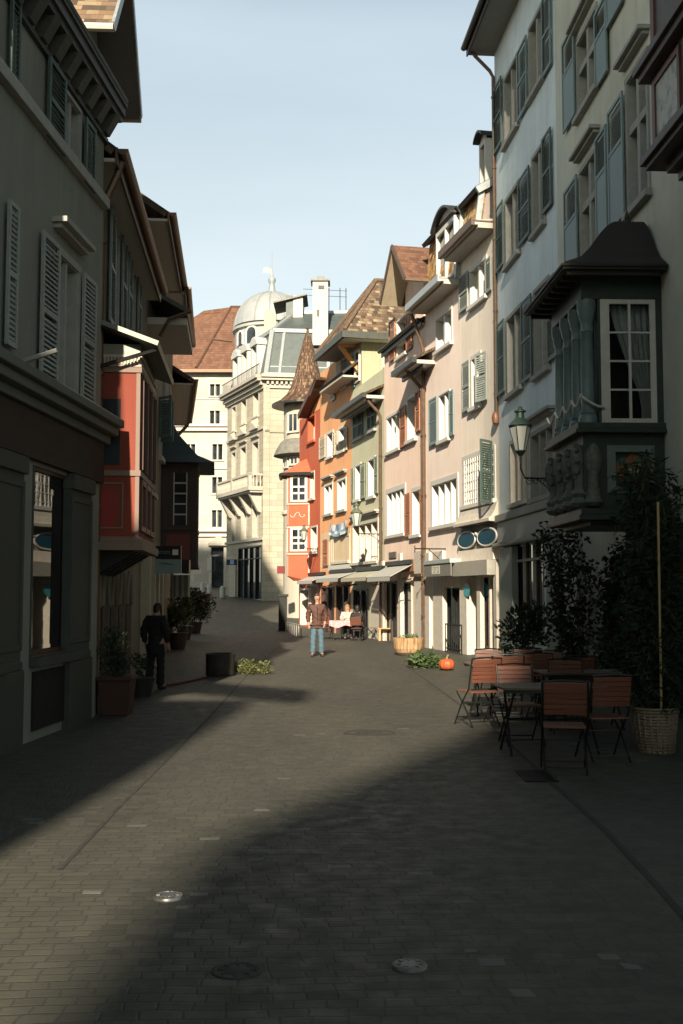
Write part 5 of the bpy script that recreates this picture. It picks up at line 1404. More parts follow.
for a, b in ((31, 74), (-40, -2)):
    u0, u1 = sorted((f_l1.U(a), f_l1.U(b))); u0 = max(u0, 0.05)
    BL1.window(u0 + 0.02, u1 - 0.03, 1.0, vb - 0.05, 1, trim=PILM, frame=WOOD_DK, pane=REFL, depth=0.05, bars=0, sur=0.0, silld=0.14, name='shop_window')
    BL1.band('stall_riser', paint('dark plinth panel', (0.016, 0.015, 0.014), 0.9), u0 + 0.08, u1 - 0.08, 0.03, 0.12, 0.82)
# projecting rod on the wall
m = MB(f_l1); a = f_l1.hit(14, 364); m.tube([(a[0], 0, a[1]), (a[0] + 0.0, 0.5, a[1] + 0.15)], 0.03, 6); m.build('flag_socket', GREYSTONE, BL1.e)
# bracketed cornice under the roof
m = MB(f_l1); H = 8.78
for i in range(11):
    u = 0.25 + i * 0.46; m.hexa([(u, 0, H - 0.28), (u + 0.2, 0, H - 0.28), (u + 0.2, 0.1, H - 0.28), (u, 0.1, H - 0.28), (u, 0, H), (u + 0.2, 0, H), (u + 0.2, 0.26, H), (u, 0.26, H)])
m.box(0, UL1 + 0.02, -0.02, 0.06, H - 0.35, H - 0.285); m.box(-0.02, UL1 + 0.1, -0.02, 0.24, H, H + 0.1); m.box(-0.02, UL1 + 0.13, -0.02, 0.28, H + 0.1, H + 0.24); m.box(-0.02, UL1 + 0.15, -0.02, 0.31, H + 0.24, H + 0.31)
m.build('bracketed_cornice', wood('dark painted cornice', (0.065, 0.064, 0.055), 'y'), BL1.e)
BL1.finish()
BL1.eave(0, UL1, 9.12, 0.16, TILE_OLD, wr=-3.4, rise=2.4, near_over=0.0, far_over=0.1)

# L2 with the red oriel
L2P = (-3.72, 16.05)
f_l2 = Fac(L2P, 4.6, -1); UL2 = 7.6
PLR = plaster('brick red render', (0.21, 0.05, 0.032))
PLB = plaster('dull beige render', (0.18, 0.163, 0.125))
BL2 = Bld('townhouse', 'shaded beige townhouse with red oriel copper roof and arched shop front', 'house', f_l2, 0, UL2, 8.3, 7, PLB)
for a, b, t, bt in ((107, 113, 206, 318), (125, 130, 238, 335)):
    BL2.win(a, b, t, bt, 1, trim=GREYSTONE, frame=paint('dark sash', (0.16, 0.17, 0.16)), depth=0.2, bars=1, sur=0.05)
for a, b, t, bt in ((101, 106.3, 190, 312), (113.8, 118.5, 216, 322), (120.5, 124.5, 230, 330), (130.6, 134, 246, 336)): BL2.shutter(a, b, t, bt, SH_BLUE)
# pointed arches of the shop front
m = MB(f_l2); g = MB(f_l2)
us = [0.25 + i * 1.15 for i in range(6)]
for i in range(5):
    a, b = us[i] + 0.18, us[i + 1] - 0.12; c = (a + b) / 2
    pts = [(a, 0.02, -0.1), (a, 0.02, 1.55)] + [(a + (c - a) * t, 0.02, 1.55 + 0.62 * math.sin(t * PI / 2)) for t in (0.25, 0.5, 0.75, 1)] + [(b - (b - c) * t, 0.02, 1.55 + 0.62 * math.sin(t * PI / 2)) for t in (0.75, 0.5, 0.25, 0)] + [(b, 0.02, -0.1)]
    g.poly(pts); m.tube(pts[1:-1], 0.05, 6)
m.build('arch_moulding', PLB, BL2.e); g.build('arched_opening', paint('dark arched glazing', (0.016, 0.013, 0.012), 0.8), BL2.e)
BL2.band('belt_course', GREYSTONE, 0.02, UL2, 0.1, 2.45, 2.6)
def oriel_left():
    f = f_l2; W = 0.72
    u0, u1 = 0.2, f.U(152.5, W); u0 = f.U(137, W)
    vb, vt = f.hit(137, 550, W)[1], f.hit(140, 366, W)[1]
    m = MB(f); m.box(u0, u1, -0.02, W, vb + 0.12, vt); o = m.build('oriel', PLR, BL2.e)
    t = MB(f); H = vt - vb
    t.box(u0 - 0.08, u1 + 0.08, -0.02, W + 0.08, vb, vb + 0.12); t.box(u0 - 0.04, u1 + 0.04, -0.02, W + 0.04, vb + 0.123, vb + 0.2)
    t.box(u0 - 0.03, u1 + 0.03, -0.02, W + 0.03, vb + H * 0.40, vb + H * 0.43); t.box(u0 - 0.03, u1 + 0.03, -0.02, W + 0.03, vt - 0.1, vt - 0.02)
    t.box(u0 - 0.012, u0 - 0.0, W - 0.05, W + 0.01, vb + 0.2, vt - 0.1)
    # pale frame on the flank
    for (a, b, c, d) in ((0.06, 0.5, vb + 0.32, vb + 0.34), (0.06, 0.5, vb + H * 0.4 - 0.12, vb + H * 0.4 - 0.1), (0.06, 0.08, vb + 0.34, vb + H * 0.4 - 0.12), (0.48, 0.5, vb + 0.34, vb + H * 0.4 - 0.12)): t.box(u0 - 0.02, u0, a, b, c, d)
    t.build('moulding', paint('pale pink moulding', (0.19, 0.135, 0.11), 0.7), o)
    d = MB(f); c = vb + H * 0.22
    d.poly([(u0 - 0.012, 0.28 + 0.13 * math.cos(2 * PI * i / 20), c + 0.3 * math.sin(2 * PI * i / 20)) for i in range(20)]); d.build('oval_panel', paint('deep red panel', (0.25, 0.03, 0.025), 0.6), o)
    w = MB(f); p = MB(f)
    for i in range(3):
        a = u0 + 0.2 + (u1 - u0 - 0.3) * i / 3; b = u0 + 0.1 + (u1 - u0 - 0.3) * (i + 1) / 3
        p.box(a, b, W - 0.01, W + 0.012, vb + H * 0.45, vt - 0.14)
        for (x0, x1) in ((a - 0.05, a), (b, b + 0.05)): w.box(x0, x1, W - 0.01, W + 0.05, vb + H * 0.44, vt - 0.1)
        w.box(a, b, W - 0.01, W + 0.04, vb + 0.3, vb + 0.38); w.box(a, b, W - 0.01, W + 0.04, vb + H * 0.36, vb + H * 0.39)
        for (x0, x1) in ((a, a + 0.06), (b - 0.06, b)): w.box(x0, x1, W - 0.01, W + 0.04, vb + 0.38, vb + H * 0.36)
    W_ = w.build('window', paint('dull pink wood', (0.10, 0.055, 0.045), 0.6), o); p.build('pane', GLASS, W_)
    p = MB(f); p.box(u0 - 0.014, u0, 0.1, 0.44, vb + H * 0.46, vt - 0.5); fw_ = p.build('pane', GLASS, o)
    fz = MB(f)
    for i in range(14): fz.box(u0 - 0.03, u0, 0.04 + i * 0.05, 0.065 + i * 0.05, vt + 0.02, vt + 0.13)
    fz.box(u0 - 0.02, u1, -0.02, W + 0.02, vt - 0.01, vt + 0.02); fz.box(u0 - 0.03, u1, -0.02, W + 0.03, vt + 0.13, vt + 0.17); fz.build('dentil_frieze', paint('pale frieze', (0.40, 0.32, 0.27)), o)
    r = MB(f); r.box(u0, u1, -0.02, W, vt + 0.003, vt + 0.33)
    r.slab((u0 - 0.3, W + 0.3, vt + 0.32), (u1 + 0.3, W + 0.3, vt + 0.32), (u1 + 0.3, -0.02, vt + 0.7), (u0 - 0.3, -0.02, vt + 0.7), 0.07)
    rr = r.build('oriel_roof', paint('green copper sheet', (0.17, 0.18, 0.15), 0.45, 0.3, var=0.15), o)
    k = MB(f); k.tube([(u0 - 0.15, W + 0.25, vt + 0.22), (u0 - 0.2, -0.0, vt - 0.1)], 0.03, 6)
    k.build('awning_arm', IRON, o)
    for i in range(5): a = u0 + 0.2 + i * (u1 - u0 - 0.4) / 4; k = MB(f); k.hexa([(a, 0, vb - 0.35), (a + 0.14, 0, vb - 0.35), (a + 0.14, 0.1, vb - 0.35), (a, 0.1, vb - 0.35), (a, 0, vb - 0.002), (a + 0.14, 0, vb - 0.002), (a + 0.14, W - 0.05, vb - 0.002), (a, W - 0.05, vb - 0.002)]); k.build('bracket', IRON, o)
oriel_left()
BL2.finish()
v2 = f_l2.hit(127, 140, 0.55)[1]
BL2.eave(0.0, UL2, v2, 0.36, TILE_OLD, wr=-3.4, rise=2.8, near_over=0.15, far_over=0.05, gut=PIPE)
BL2.pipe(0.12, 0.12, 0, v2 - 0.9, PIPE, 0.06, top=(0.4, v2 - 0.1))
# hoist gable over the second house
fu = Fac((L2P[0], L2P[1]), 3.0, -1)
zE = at(113, 24, 17.3)[2]
n_ = at(113, 24, 17.3); far = at(141, 122, 20.7)
uc = ((n_.y + far.y) / 2 - L2P[1]); hw = (far.y - n_.y) / 2
def left_gable(B, f, uc, hw, zE, wout, rise, vbase, name='gable_roof'):
    m = MB(f)
    for sg in (-1, 1): m.slab((uc + sg * hw, wout, zE), (uc + sg * hw, -4, zE), (uc, -4, zE + rise), (uc, wout, zE + rise), 0.1)
    r = m.build(name, TILE_OLD, B.e)
    s = MB(f)
    for sg in (-1, 1): s.slab((uc + sg * (hw - 0.03), wout - 0.02, zE - 0.1), (uc + sg * (hw - 0.03), -0.6, zE - 0.1), (uc, -0.6, zE + rise - 0.1), (uc, wout - 0.02, zE + rise - 0.1), 0.03)
    s.build('soffit', paint('dark soffit', (0.11, 0.105, 0.09), 0.8), r)
    b = MB(f)
    for sg in (-1, 1): b.beam((uc + sg * (hw + 0.02), wout, zE - 0.05), (uc, wout, zE + rise - 0.03), 0.05, 0.16)
    b.build('verge_board', ZINC, r)
    g = MB(f)
    for sg in (-1, 1): g.tube([(uc + sg * (hw + 0.04), wout, zE - 0.08), (uc + sg * (hw + 0.04), -2, zE - 0.08)], 0.07, 8)
    g.build('gutter', SOFFIT, r)
    w = MB(f); w.box(uc - hw + 0.5, uc + hw - 0.5, -3, -0.6, vbase, zE + 0.2); w.poly([(uc - hw + 0.5, -0.59, zE), (uc + hw - 0.5, -0.59, zE), (uc, -0.59, zE + rise - 0.15)]); w.build('gable_wall', PLB, r)
    return r
left_gable(BL2, fu, uc, hw, zE, n_.x - L2P[0] + 0.08, 2.0, 8.3)

# L3 narrow beige house
p3 = f_l2.world(UL2 + 0.02, 0, 0)
f_l3 = Fac((p3.x, p3.y), 5.5, -1); UL3 = 6.2
BL3 = Bld('townhouse', 'narrow shaded house with deep eaves and pale ground floor piers', 'house', f_l3, 0, UL3, 10.1, 7, PLB)
BL3.window(0.8, 1.7, 4.2, 5.7, 1, trim=GREYSTONE, depth=0.2, bars=1); BL3.window(2.6, 3.5, 4.2, 5.7, 1, trim=GREYSTONE, depth=0.2, bars=1)
BL3.shut(3.9, 4.35, 5.75, 6.8, SH_BLUE, hinge='hi', open=0.85); BL3.shut(4.8, 5.25, 5.75, 6.8, SH_BLUE, hinge='hi', open=0.85); BL3.window(5.4, 6.1, 5.4, 6.8, 1, depth=0.2)
for u in (0.25, 1.7, 3.1, 4.5):
    m = MB(f_l3); m.box(u, u + 0.38, -0.05, 0.2, -0.1, 2.6); m.build('pilaster', paint('pale pier paint', (0.36, 0.32, 0.24), 0.8), BL3.e)
for u in (0.66, 2.11, 3.51): BL3.window(u, u + 1.0, 0.1, 2.4, 1, trim=WOOD_DK, frame=WOOD_DK, depth=0.2, bars=1, sur=0.0, sill=False, name='door')
BL3.finish()
v3 = 10.25
BL3.eave(0.4, UL3, v3, 0.5, TILE_OLD, wr=-3.4, rise=2.6, near_over=0.1, gut=PIPE)
m = MB(f_l3); uu = 2.2; m.slab((uu - 1.2, 0.95, 8.25), (uu + 2.2, 0.95, 8.25), (uu + 2.2, 0.02, 8.75), (uu - 1.2, 0.02, 8.75), 0.1)
r = m.build('pent_roof', DKMETAL, BL3.e); m = MB(f_l3); m.box(uu - 1.1, uu + 2.1, 0, 0.9, 7.9, 8.06); m.build('soffit', SOFFIT, r); m = MB(f_l3); m.tube([(uu - 1.2, 0.3, 7.6), (uu - 1.2, 0.5, 8.0), (uu - 1.2, 1.0, 8.2)], 0.05, 6); m.build('bent_pipe', PIPE, r)
m = MB(f_l3); m.box(-0.02, 0.0, -2.2, 0.0, 8.3, 9.6); m.build('lit_flank', plaster('painted sun peach', (0.55, 0.36, 0.25)), BL3.e)  # sunlight on the flank, put into a brighter peach colour

# L4 with the dark wooden oriel, and L5 beyond
p4 = f_l3.world(UL3 + 0.02, 0, 0)
f_l4 = Fac((p4.x, p4.y), 6.5, -1); UL4 = 7.0
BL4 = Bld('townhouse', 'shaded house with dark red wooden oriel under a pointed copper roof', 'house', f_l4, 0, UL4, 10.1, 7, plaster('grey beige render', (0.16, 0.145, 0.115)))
BL4.window(0.6, 1.4, 6.6, 8.2, 1, trim=GREYSTONE, depth=0.2); BL4.window(4.8, 5.6, 6.6, 8.2, 1, trim=GREYSTONE, depth=0.2)
def oriel_dark():
    f = f_l4; W = 0.95; u0, u1 = 0.4, 2.9
    vb, vt = 2.55, 5.35
    m = MB(f); m.box(u0, u1, -0.02, W, vb, vt)
    for v, k in ((vb - 0.08, 0.08), (vb + 0.95, 0.06), (vt - 0.1, 0.06)): m.box(u0 - k, u1 + k, -0.02, W + k, v, v + 0.09)
    for u in (u0, (u0 + u1) / 2 - 0.05, u1 - 0.1): m.box(u - 0.01, u + 0.11, W - 0.02, W + 0.04, vb, vt)
    m.box(u0 - 0.03, u0 + 0.02, 0.02, 0.12, vb, vt); m.box(u0 - 0.03, u0 + 0.02, W - 0.1, W + 0.01, vb, vt)
    o = m.build('oriel', wood('dark oriel boards', (0.05, 0.03, 0.026)), BL4.e)
    p = MB(f); p.box(u0 + 0.15, u1 - 0.15, W - 0.01, W + 0.01, vb + 1.1, vt - 0.25); p.build('window', GLASS, o); p = MB(f); p.box(u0 - 0.012, u0, 0.35, W - 0.25, vb + 1.1, vt - 0.25); w = p.build('window', GLASS, o)
    b = MB(f)
    for i in range(1, 5): v = vb + 1.1 + (vt - vb - 1.35) * i / 5; b.box(u0 - 0.03, u0 - 0.013, 0.35, W - 0.25, v - 0.02, v + 0.02)
    b.box(u0 - 0.03, u0 - 0.013, 0.33, 0.36, vb + 1.1, vt - 0.25); b.box(u0 - 0.03, u0 - 0.013, W - 0.27, W - 0.24, vb + 1.1, vt - 0.25); b.build('glazing_bars', WHITE, w)
    q = MB(f); q.box(u0 - 0.01, u0, 0.15, W - 0.15, vb + 0.1, vb + 0.85); q.build('panel', paint('dark orange red panel', (0.16, 0.04, 0.03)), o)
    r = MB(f); E = (u0 - 0.45, u1 + 0.45, -0.02, W + 0.5); T = (u0 + 0.9, u1 - 0.9, -0.02, 0.1)
    lv = []
    for t, h in ((0, 0), (0.35, 0.25), (0.75, 0.9), (1.0, 1.6)):
        L = [E[i] + (T[i] - E[i]) * t for i in range(4)]; lv.append([(L[0], L[2], vt + h), (L[1], L[2], vt + h), (L[1], L[3], vt + h), (L[0], L[3], vt + h)])
    for A_, B_ in zip(lv, lv[1:]):
        for j in range(4): r.poly([A_[j], A_[(j + 1) % 4], B_[(j + 1) % 4], B_[j]])
    r.poly(lv[-1]); r.poly(lv[0]); r.build('oriel_roof', paint('dark copper', (0.075, 0.095, 0.095), 0.5, 0.3), o)
oriel_dark()
BL4.finish()
BL4.eave(0, UL4, 10.2, 0.6, TILE_OLD, wr=-3.4, rise=2.6, gut=PIPE)
p5 = f_l4.world(UL4 + 0.02, 0, 0)
f_l5 = Fac((p5.x, p5.y), 9, -1); UL5 = 9
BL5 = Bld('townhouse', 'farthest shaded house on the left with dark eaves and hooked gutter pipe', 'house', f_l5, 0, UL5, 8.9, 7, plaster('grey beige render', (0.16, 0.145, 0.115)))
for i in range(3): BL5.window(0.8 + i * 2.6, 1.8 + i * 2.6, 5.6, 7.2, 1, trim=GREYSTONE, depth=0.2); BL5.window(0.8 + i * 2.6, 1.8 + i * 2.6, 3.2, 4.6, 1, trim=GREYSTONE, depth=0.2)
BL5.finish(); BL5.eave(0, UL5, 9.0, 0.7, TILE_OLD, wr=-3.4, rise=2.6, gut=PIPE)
BL5.pipe(UL5 - 0.1, 0.1, 0, 8.1, PIPE, 0.07, top=(0.7, 8.9))
p6 = f_l5.world(UL5 + 0.02, 0, 0)

# ------------------------------------------------------------------ houses behind the viewpoint that throw the foreground shade
def plain_house(name, label, x0, x1, y0, y1, h, rise, mat, ridge='y', ov=0.4):
    e = empty(name, ((x0 + x1) / 2, (y0 + y1) / 2, 0), label, 'house')
    m = MB(); m.box(x0, x1, y0, y1, 0, h); m.build('wall', mat, e)
    r = MB()
    if ridge == 'y':
        xm = (x0 + x1) / 2
        r.slab((x0 - ov, y0, h), (x0 - ov, y1, h), (xm, y1, h + rise), (xm, y0, h + rise), 0.2); r.slab((x1 + ov, y0, h), (x1 + ov, y1, h), (xm, y1, h + rise), (xm, y0, h + rise), 0.2)
        r.poly([(x0, y1 - 0.01, h), (x1, y1 - 0.01, h), (xm, y1 - 0.01, h + rise)]); r.poly([(x0, y0 + 0.01, h), (x1, y0 + 0.01, h), (xm, y0 + 0.01, h + rise)])
    r.build('roof', TILE_OLD, e)
    w = MB()
    k = int((y1 - y0) / 2.5)
    for i in range(k):
        for lv in range(int(h / 3)):
            yy = y0 + 0.8 + i * 2.5
            for xx in ((x1, x1 + 0.05) if x0 < -3.9 and x1 < -2 else (x0 - 0.05, x0)),:
                w.box(xx[0], xx[1], yy, yy + 1.1, 1 + lv * 3, 2.7 + lv * 3)
    w.build('window', GLASS, e)
    return e
h0 = plain_house('townhouse', 'tall plain house behind the viewpoint on the left', -13.0, -5.2, -24.0, -9.6, 12.8, 3.0, PLB, ov=0.1)
m = MB(); m.box(-13.0, -3.78, -9.597, -8, 0, 12.6); m.build('wing', PLB, h0)
m = MB(); m.slab((-3.0, -9.8, 13.45), (-3.0, -7.9, 13.45), (-9.0, -7.9, 15.9), (-9.0, -9.8, 15.9), 0.3); m.build('wing_roof', TILE_OLD, h0)
e = empty('townhouse', (-8, 6, 0), 'plain render house next to the viewpoint on the left', 'house')
q0 = f_l1.world(-9.5, 0.0, 0); q1 = f_l1.world(-0.05, 0.03, 0)
m = MB(); m.hexa([(q0.x, q0.y, -0.5), (q1.x, q1.y, -0.5), (q1.x - 7, q1.y, -0.5), (q0.x - 7, q0.y, -0.5), (q0.x, q0.y, 8.9), (q1.x, q1.y, 8.9), (q1.x - 7, q1.y, 8.9), (q0.x - 7, q0.y, 8.9)]); m.build('wall', PLL, e)
m = MB(); m.slab((q0.x - 0.02, q0.y, 8.95), (q1.x - 0.02, q1.y, 8.95), (q1.x - 3.5, q1.y, 10.6), (q0.x - 3.5, q0.y, 10.6), 0.1); m.build('roof', TILE_OLD, e)
plain_house('townhouse', 'steep roofed house behind the viewpoint across the street', -4.25, 9.0, -44.0, -30.0, 18.2, 9.5, PLB, ov=0.0)
def shade_block():  # unseen tall block, added and stepped to shade the right-hand houses
    e = empty('tall_shade_block', (6, -52, 0), 'unseen tall block behind the viewpoint, added to shade the right houses', 'tower')
    xl = -1.1 - 0.0787 * 14
    m = MB(); m.box(xl, xl + 16, -52, -44, 0, 58); m.build('wall', GREYSTONE, e)
    m = MB(); m.box(xl - 0.75, xl, -52, -44, 0, 34.5); m.build('lower_step', GREYSTONE, e)
    r = MB(); c = (xl + 8, -48, 76)
    b = [(xl, -52, 58), (xl + 16, -52, 58), (xl + 16, -44, 58), (xl, -44, 58)]
    for i in range(4): r.poly([b[i], b[(i + 1) % 4], c])
    r.build('roof', DKMETAL, e)
shade_block()

def gable_shade_block():  # thin unseen block, added only to shade the foot of the corner house
    e = empty('shade_block', (-16, 24, 0), 'unseen thin roofed block behind the left houses, added to shade the corner house', 'shade_block')
    m = MB(); m.box(-32, -8.6, 24.2, 27, 0, 26.4); m.build('wall', GREYSTONE, e)
    m = MB(); m.slab((-8.3, 24, 26.5), (-8.3, 27.2, 26.5), (-18, 27.2, 43), (-18, 24, 43), 0.3); m.slab((-32.3, 24, 26.5), (-32.3, 27.2, 26.5), (-22, 27.2, 43), (-22, 24, 43), 0.3)
    m.slab((-18, 24, 43), (-18, 27.2, 43), (-22, 27.2, 43.3), (-22, 24, 43.3), 0.3)
    for y in (24.25, 26.95): m.poly([(-8.6, y, 26.4), (-32, y, 26.4), (-22, y, 43), (-18, y, 43)])
    m.build('roof', TILE_OLD, e)
gable_shade_block()
# ------------------------------------------------------------------ plants
LEAF_D = leafmat('dark leaves', (0.010, 0.019, 0.010), (0.026, 0.043, 0.02), 0.75)
LEAF_M = leafmat('mid leaves', (0.03, 0.055, 0.02), (0.08, 0.12, 0.04))
LEAF_Y = leafmat('yellow green leaves', (0.05, 0.065, 0.018), (0.12, 0.125, 0.04))
FLOW_R = leafmat('red pink flowers', (0.20, 0.02, 0.03), (0.40, 0.16, 0.16))
STEM = paint('plant stems', (0.07, 0.055, 0.035), 0.8)
CANE = paint('bamboo cane', (0.36, 0.28, 0.15), 0.6)

def leaf(mb, p, d, L, wd, rng):
    d = d.normalized(); sd = d.cross(Vector((rng.uniform(-1, 1), rng.uniform(-1, 1), rng.uniform(-1, 1))))
    if sd.length < 1e-3: return
    sd = sd.normalized() * wd / 2; up = d.cross(sd).normalized() * L * 0.06
    mb.poly([p, p + d * L * 0.45 + sd + up, p + d * L, p + d * L * 0.45 - sd + up])

def rdir(rng, zlo=-0.4, zhi=1.0):
    while True:
        v = Vector((rng.uniform(-1, 1), rng.uniform(-1, 1), rng.uniform(zlo, zhi)))
        if 0.05 < v.length < 1: return v.normalized()

def bush(parent, c, rx, ry, rz, n, L, mat, name='foliage', seed=1, shell=0.35):
    rng = random.Random(seed); m = MB()
    cl = [Vector((c[0] + rng.uniform(-1, 1) * rx * 0.7, c[1] + rng.uniform(-1, 1) * ry * 0.7, c[2] + rng.uniform(-0.8, 0.9) * rz * 0.8)) for _ in range(14)]
    for i in range(n):
        k = rng.choice(cl); q = rdir(rng, -1, 1) * (rng.random() ** shell) * 0.55
        p = Vector((k.x + q.x * rx, k.y + q.y * ry, k.z + q.z * rz))
        leaf(m, p, (p - Vector(c)) * 0.6 + rdir(rng) * max(rx, rz) * 0.8, L * rng.uniform(0.6, 1.3), L * 0.42, rng)
    return m.build(name, mat, parent, recalc=False)

def stems(parent, c, n, h, sp, mat=STEM, r=0.012, seed=2):
    rng = random.Random(seed); m = MB()
    for i in range(n):
        a = rng.uniform(0, 2 * PI); d = Vector((math.cos(a), math.sin(a), 0)) * sp * rng.uniform(0.2, 1)
        m.tube([c, Vector(c) + d * 0.4 + Vector((0, 0, h * 0.5)), Vector(c) + d + Vector((0, 0, h * rng.uniform(0.8, 1)))], [r, r * 0.8, r * 0.4], 5)
    return m.build('stem', mat, parent)

# tall feathery plant in the woven basket
def basket_plant():
    g = ground(655, 752); c = Vector((g.x, g.y, 0))
    e = empty('potted_plant', c, 'tall dark feathery plant in a woven basket at the right of the terrace', 'plant')
    m = MB(); N = 44; H = 0.47
    for k in range(15):
        z = H * k / 14; R0 = 0.195 + 0.05 * k / 14 + (0.01 if k > 12 else 0)
        pts = [(c.x + (R0 + 0.007 * (1 if (j + k) % 2 else -1)) * math.cos(2 * PI * j / N), c.y + (R0 + 0.007 * (1 if (j + k) % 2 else -1)) * math.sin(2 * PI * j / N), z + 0.016) for j in range(N)]
        m.tube(pts, 0.018, 5, closed=True)
    for j in range(N // 2):
        a = 2 * PI * j / (N // 2); m.tube([(c.x + 0.2 * math.cos(a), c.y + 0.2 * math.sin(a), 0.0), (c.x + 0.255 * math.cos(a), c.y + 0.255 * math.sin(a), H)], 0.014, 4)
    m.lathe(c, [(0.17, 0.0), (0.22, H - 0.06)], 20)
    t = NT('woven wicker'); o = t.coords(); wv = t.noise(t.scale(o, 9, 9, 40), 1.0, 3, 0.6); t.col(t.mix(wv, (0.11, 0.09, 0.062, 1), (0.25, 0.22, 0.165, 1))); t.rough(0.75)
    m.build('basket', t.m, e, smooth=True)
    rng = random.Random(5); f = MB(); s = MB()
    for i in range(26):
        a = rng.uniform(0, 2 * PI); lean = rng.uniform(0.03, 0.34); h = rng.uniform(1.5, 3.0)
        base = c + Vector((rng.uniform(-0.1, 0.1), rng.uniform(-0.1, 0.1), H - 0.08))
        tip = base + Vector((math.cos(a) * lean, math.sin(a) * lean, h))
        s.tube([base, base.lerp(tip, 0.5) + Vector((0, 0, 0.1)), tip], [0.009, 0.007, 0.003], 5)
        for k in range(34):
            t_ = rng.uniform(0.08, 1.0); p = base.lerp(tip, t_); b = rng.uniform(0, 2 * PI); L = rng.uniform(0.15, 0.42) * (1.1 - 0.45 * t_)
            e1 = p + Vector((math.cos(b) * L, math.sin(b) * L, rng.uniform(-0.12, 0.1)))
            mid = p.lerp(e1, 0.5) + Vector((0, 0, 0.06))
            for q in range(13):
                tt = q / 12; x = p.lerp(mid, tt * 2) if tt < 0.5 else mid.lerp(e1, tt * 2 - 1)
                leaf(f, x, (e1 - p).normalized() * 0.5 + rdir(rng, -1, 0.4), rng.uniform(0.07, 0.15), 0.026, rng)
    s.build('stem', STEM, e); f.build('foliage', LEAF_D, e, recalc=False)
    k = MB(); k.tube([c + Vector((0.02, -0.2, 0.1)), c + Vector((-0.03, -0.42, 2.75))], 0.014, 6); k.build('cane', CANE, e)
basket_plant()

# climbing plants round the doorway under the oriel
def climber(label, px, w, dens, seed, hmax):
    rng = random.Random(seed); u = f1.U(px, 0.2); b = f1.world(u, 0.35, 0)
    e = empty('climbing_plant', b, label, 'plant'); f = MB(); s = MB()
    for i in range(6):
        x = f1.world(u + rng.uniform(-w, w) * 0.5, 0.2 + rng.uniform(0, 0.25), 0); pts = [x]
        for k in range(9): x = x + Vector((rng.uniform(-0.12, 0.12), rng.uniform(-0.12, 0.12), hmax / 9)); pts.append(x.copy())
        s.tube(pts, 0.012, 5)
        for q in range(dens):
            j = rng.randrange(len(pts) - 1); p = pts[j].lerp(pts[j + 1], rng.random()) + rdir(rng, -1, 1) * rng.uniform(0.03, 0.28)
            leaf(f, p, rdir(rng, -1, 0.5), rng.uniform(0.07, 0.15), 0.06, rng)
    s.build('stem', STEM, e); f.build('foliage', LEAF_D, e, recalc=False)
    m = MB(); m.lathe(b, [(0.16, 0), (0.2, 0.02), (0.26, 0.36), (0.28, 0.38), (0.28, 0.42), (0.24, 0.42), (0.2, 0.36)], 20); m.build('pot', paint('dark glazed pot', (0.05, 0.045, 0.042), 0.4), e, smooth='auto')
climber('dark climbing plant on the pale pilaster left of the oriel doorway', 582, 0.55, 420, 11, 3.0)
climber('dark climbing plant right of the oriel doorway with pale blossoms', 622, 0.9, 420, 12, 2.4)
climber('dense dark climber between the oriel and the basket plant', 668, 1.1, 480, 15, 3.2)
g = ground(608, 700); e = empty('potted_plant', (g.x + 0.2, g.y + 0.4, 0), 'low grey green leafy plant in a dark pot behind the bistro chairs', 'plant')
m = MB(); m.lathe((g.x + 0.2, g.y + 0.4, 0), [(0.2, 0), (0.28, 0.4), (0.3, 0.42), (0.26, 0.42)], 18); m.build('pot', paint('dark glazed pot', (0.05, 0.045, 0.042)), e, smooth='auto')
bush(e, (g.x + 0.2, g.y + 0.4, 0.85), 0.45, 0.4, 0.42, 700, 0.13, leafmat('grey green leaves', (0.05, 0.08, 0.055), (0.10, 0.14, 0.09)), seed=9)
g = Vector((3.55, 21.0, 0)); e = empty('potted_plant', g, 'bushy dark green plant standing before the blue house shop window', 'plant')
m = MB(); m.lathe(g, [(0.2, 0), (0.27, 0.42), (0.29, 0.44), (0.25, 0.44)], 18); m.build('pot', paint('grey pot', (0.12, 0.12, 0.11), 0.6), e, smooth='auto'); bush(e, (g.x, g.y, 1.0), 0.55, 0.5, 0.5, 800, 0.14, LEAF_D, seed=21); stems(e, (g.x, g.y, 0.4), 6, 0.8, 0.3)

# left side plants
g = ground(117, 716); c = Vector((g.x - 0.05, g.y + 0.2, 0)); e = empty('potted_plant', c, 'tall dark shrub in a square brown planter beside the red oriel', 'plant')
m = MB(); m.hexa([(c.x - 0.2, c.y - 0.2, 0), (c.x + 0.2, c.y - 0.2, 0), (c.x + 0.2, c.y + 0.2, 0), (c.x - 0.2, c.y + 0.2, 0), (c.x - 0.24, c.y - 0.24, 0.5), (c.x + 0.24, c.y - 0.24, 0.5), (c.x + 0.24, c.y + 0.24, 0.5), (c.x - 0.24, c.y + 0.24, 0.5)]); m.build('planter', paint('brown terracotta', (0.05, 0.026, 0.02), 0.75, var=0.2), e, bevel=0.02)
m = MB(); m.box(c.x - 0.26, c.x + 0.26, c.y - 0.26, c.y + 0.26, 0.5, 0.56); m.build('rim', paint('brown terracotta', (0.05, 0.026, 0.02)), e, bevel=0.015)
bush(e, (c.x - 0.05, c.y, 0.88), 0.18, 0.2, 0.36, 700, 0.07, LEAF_D, seed=31); stems(e, (c.x, c.y, 0.5), 6, 0.6, 0.1)
g = ground(132, 700); c = Vector((g.x + 0.05, g.y + 0.6, 0)); e = empty('potted_plant', c, 'low dark plant in a black pot beyond the brown planter', 'plant')
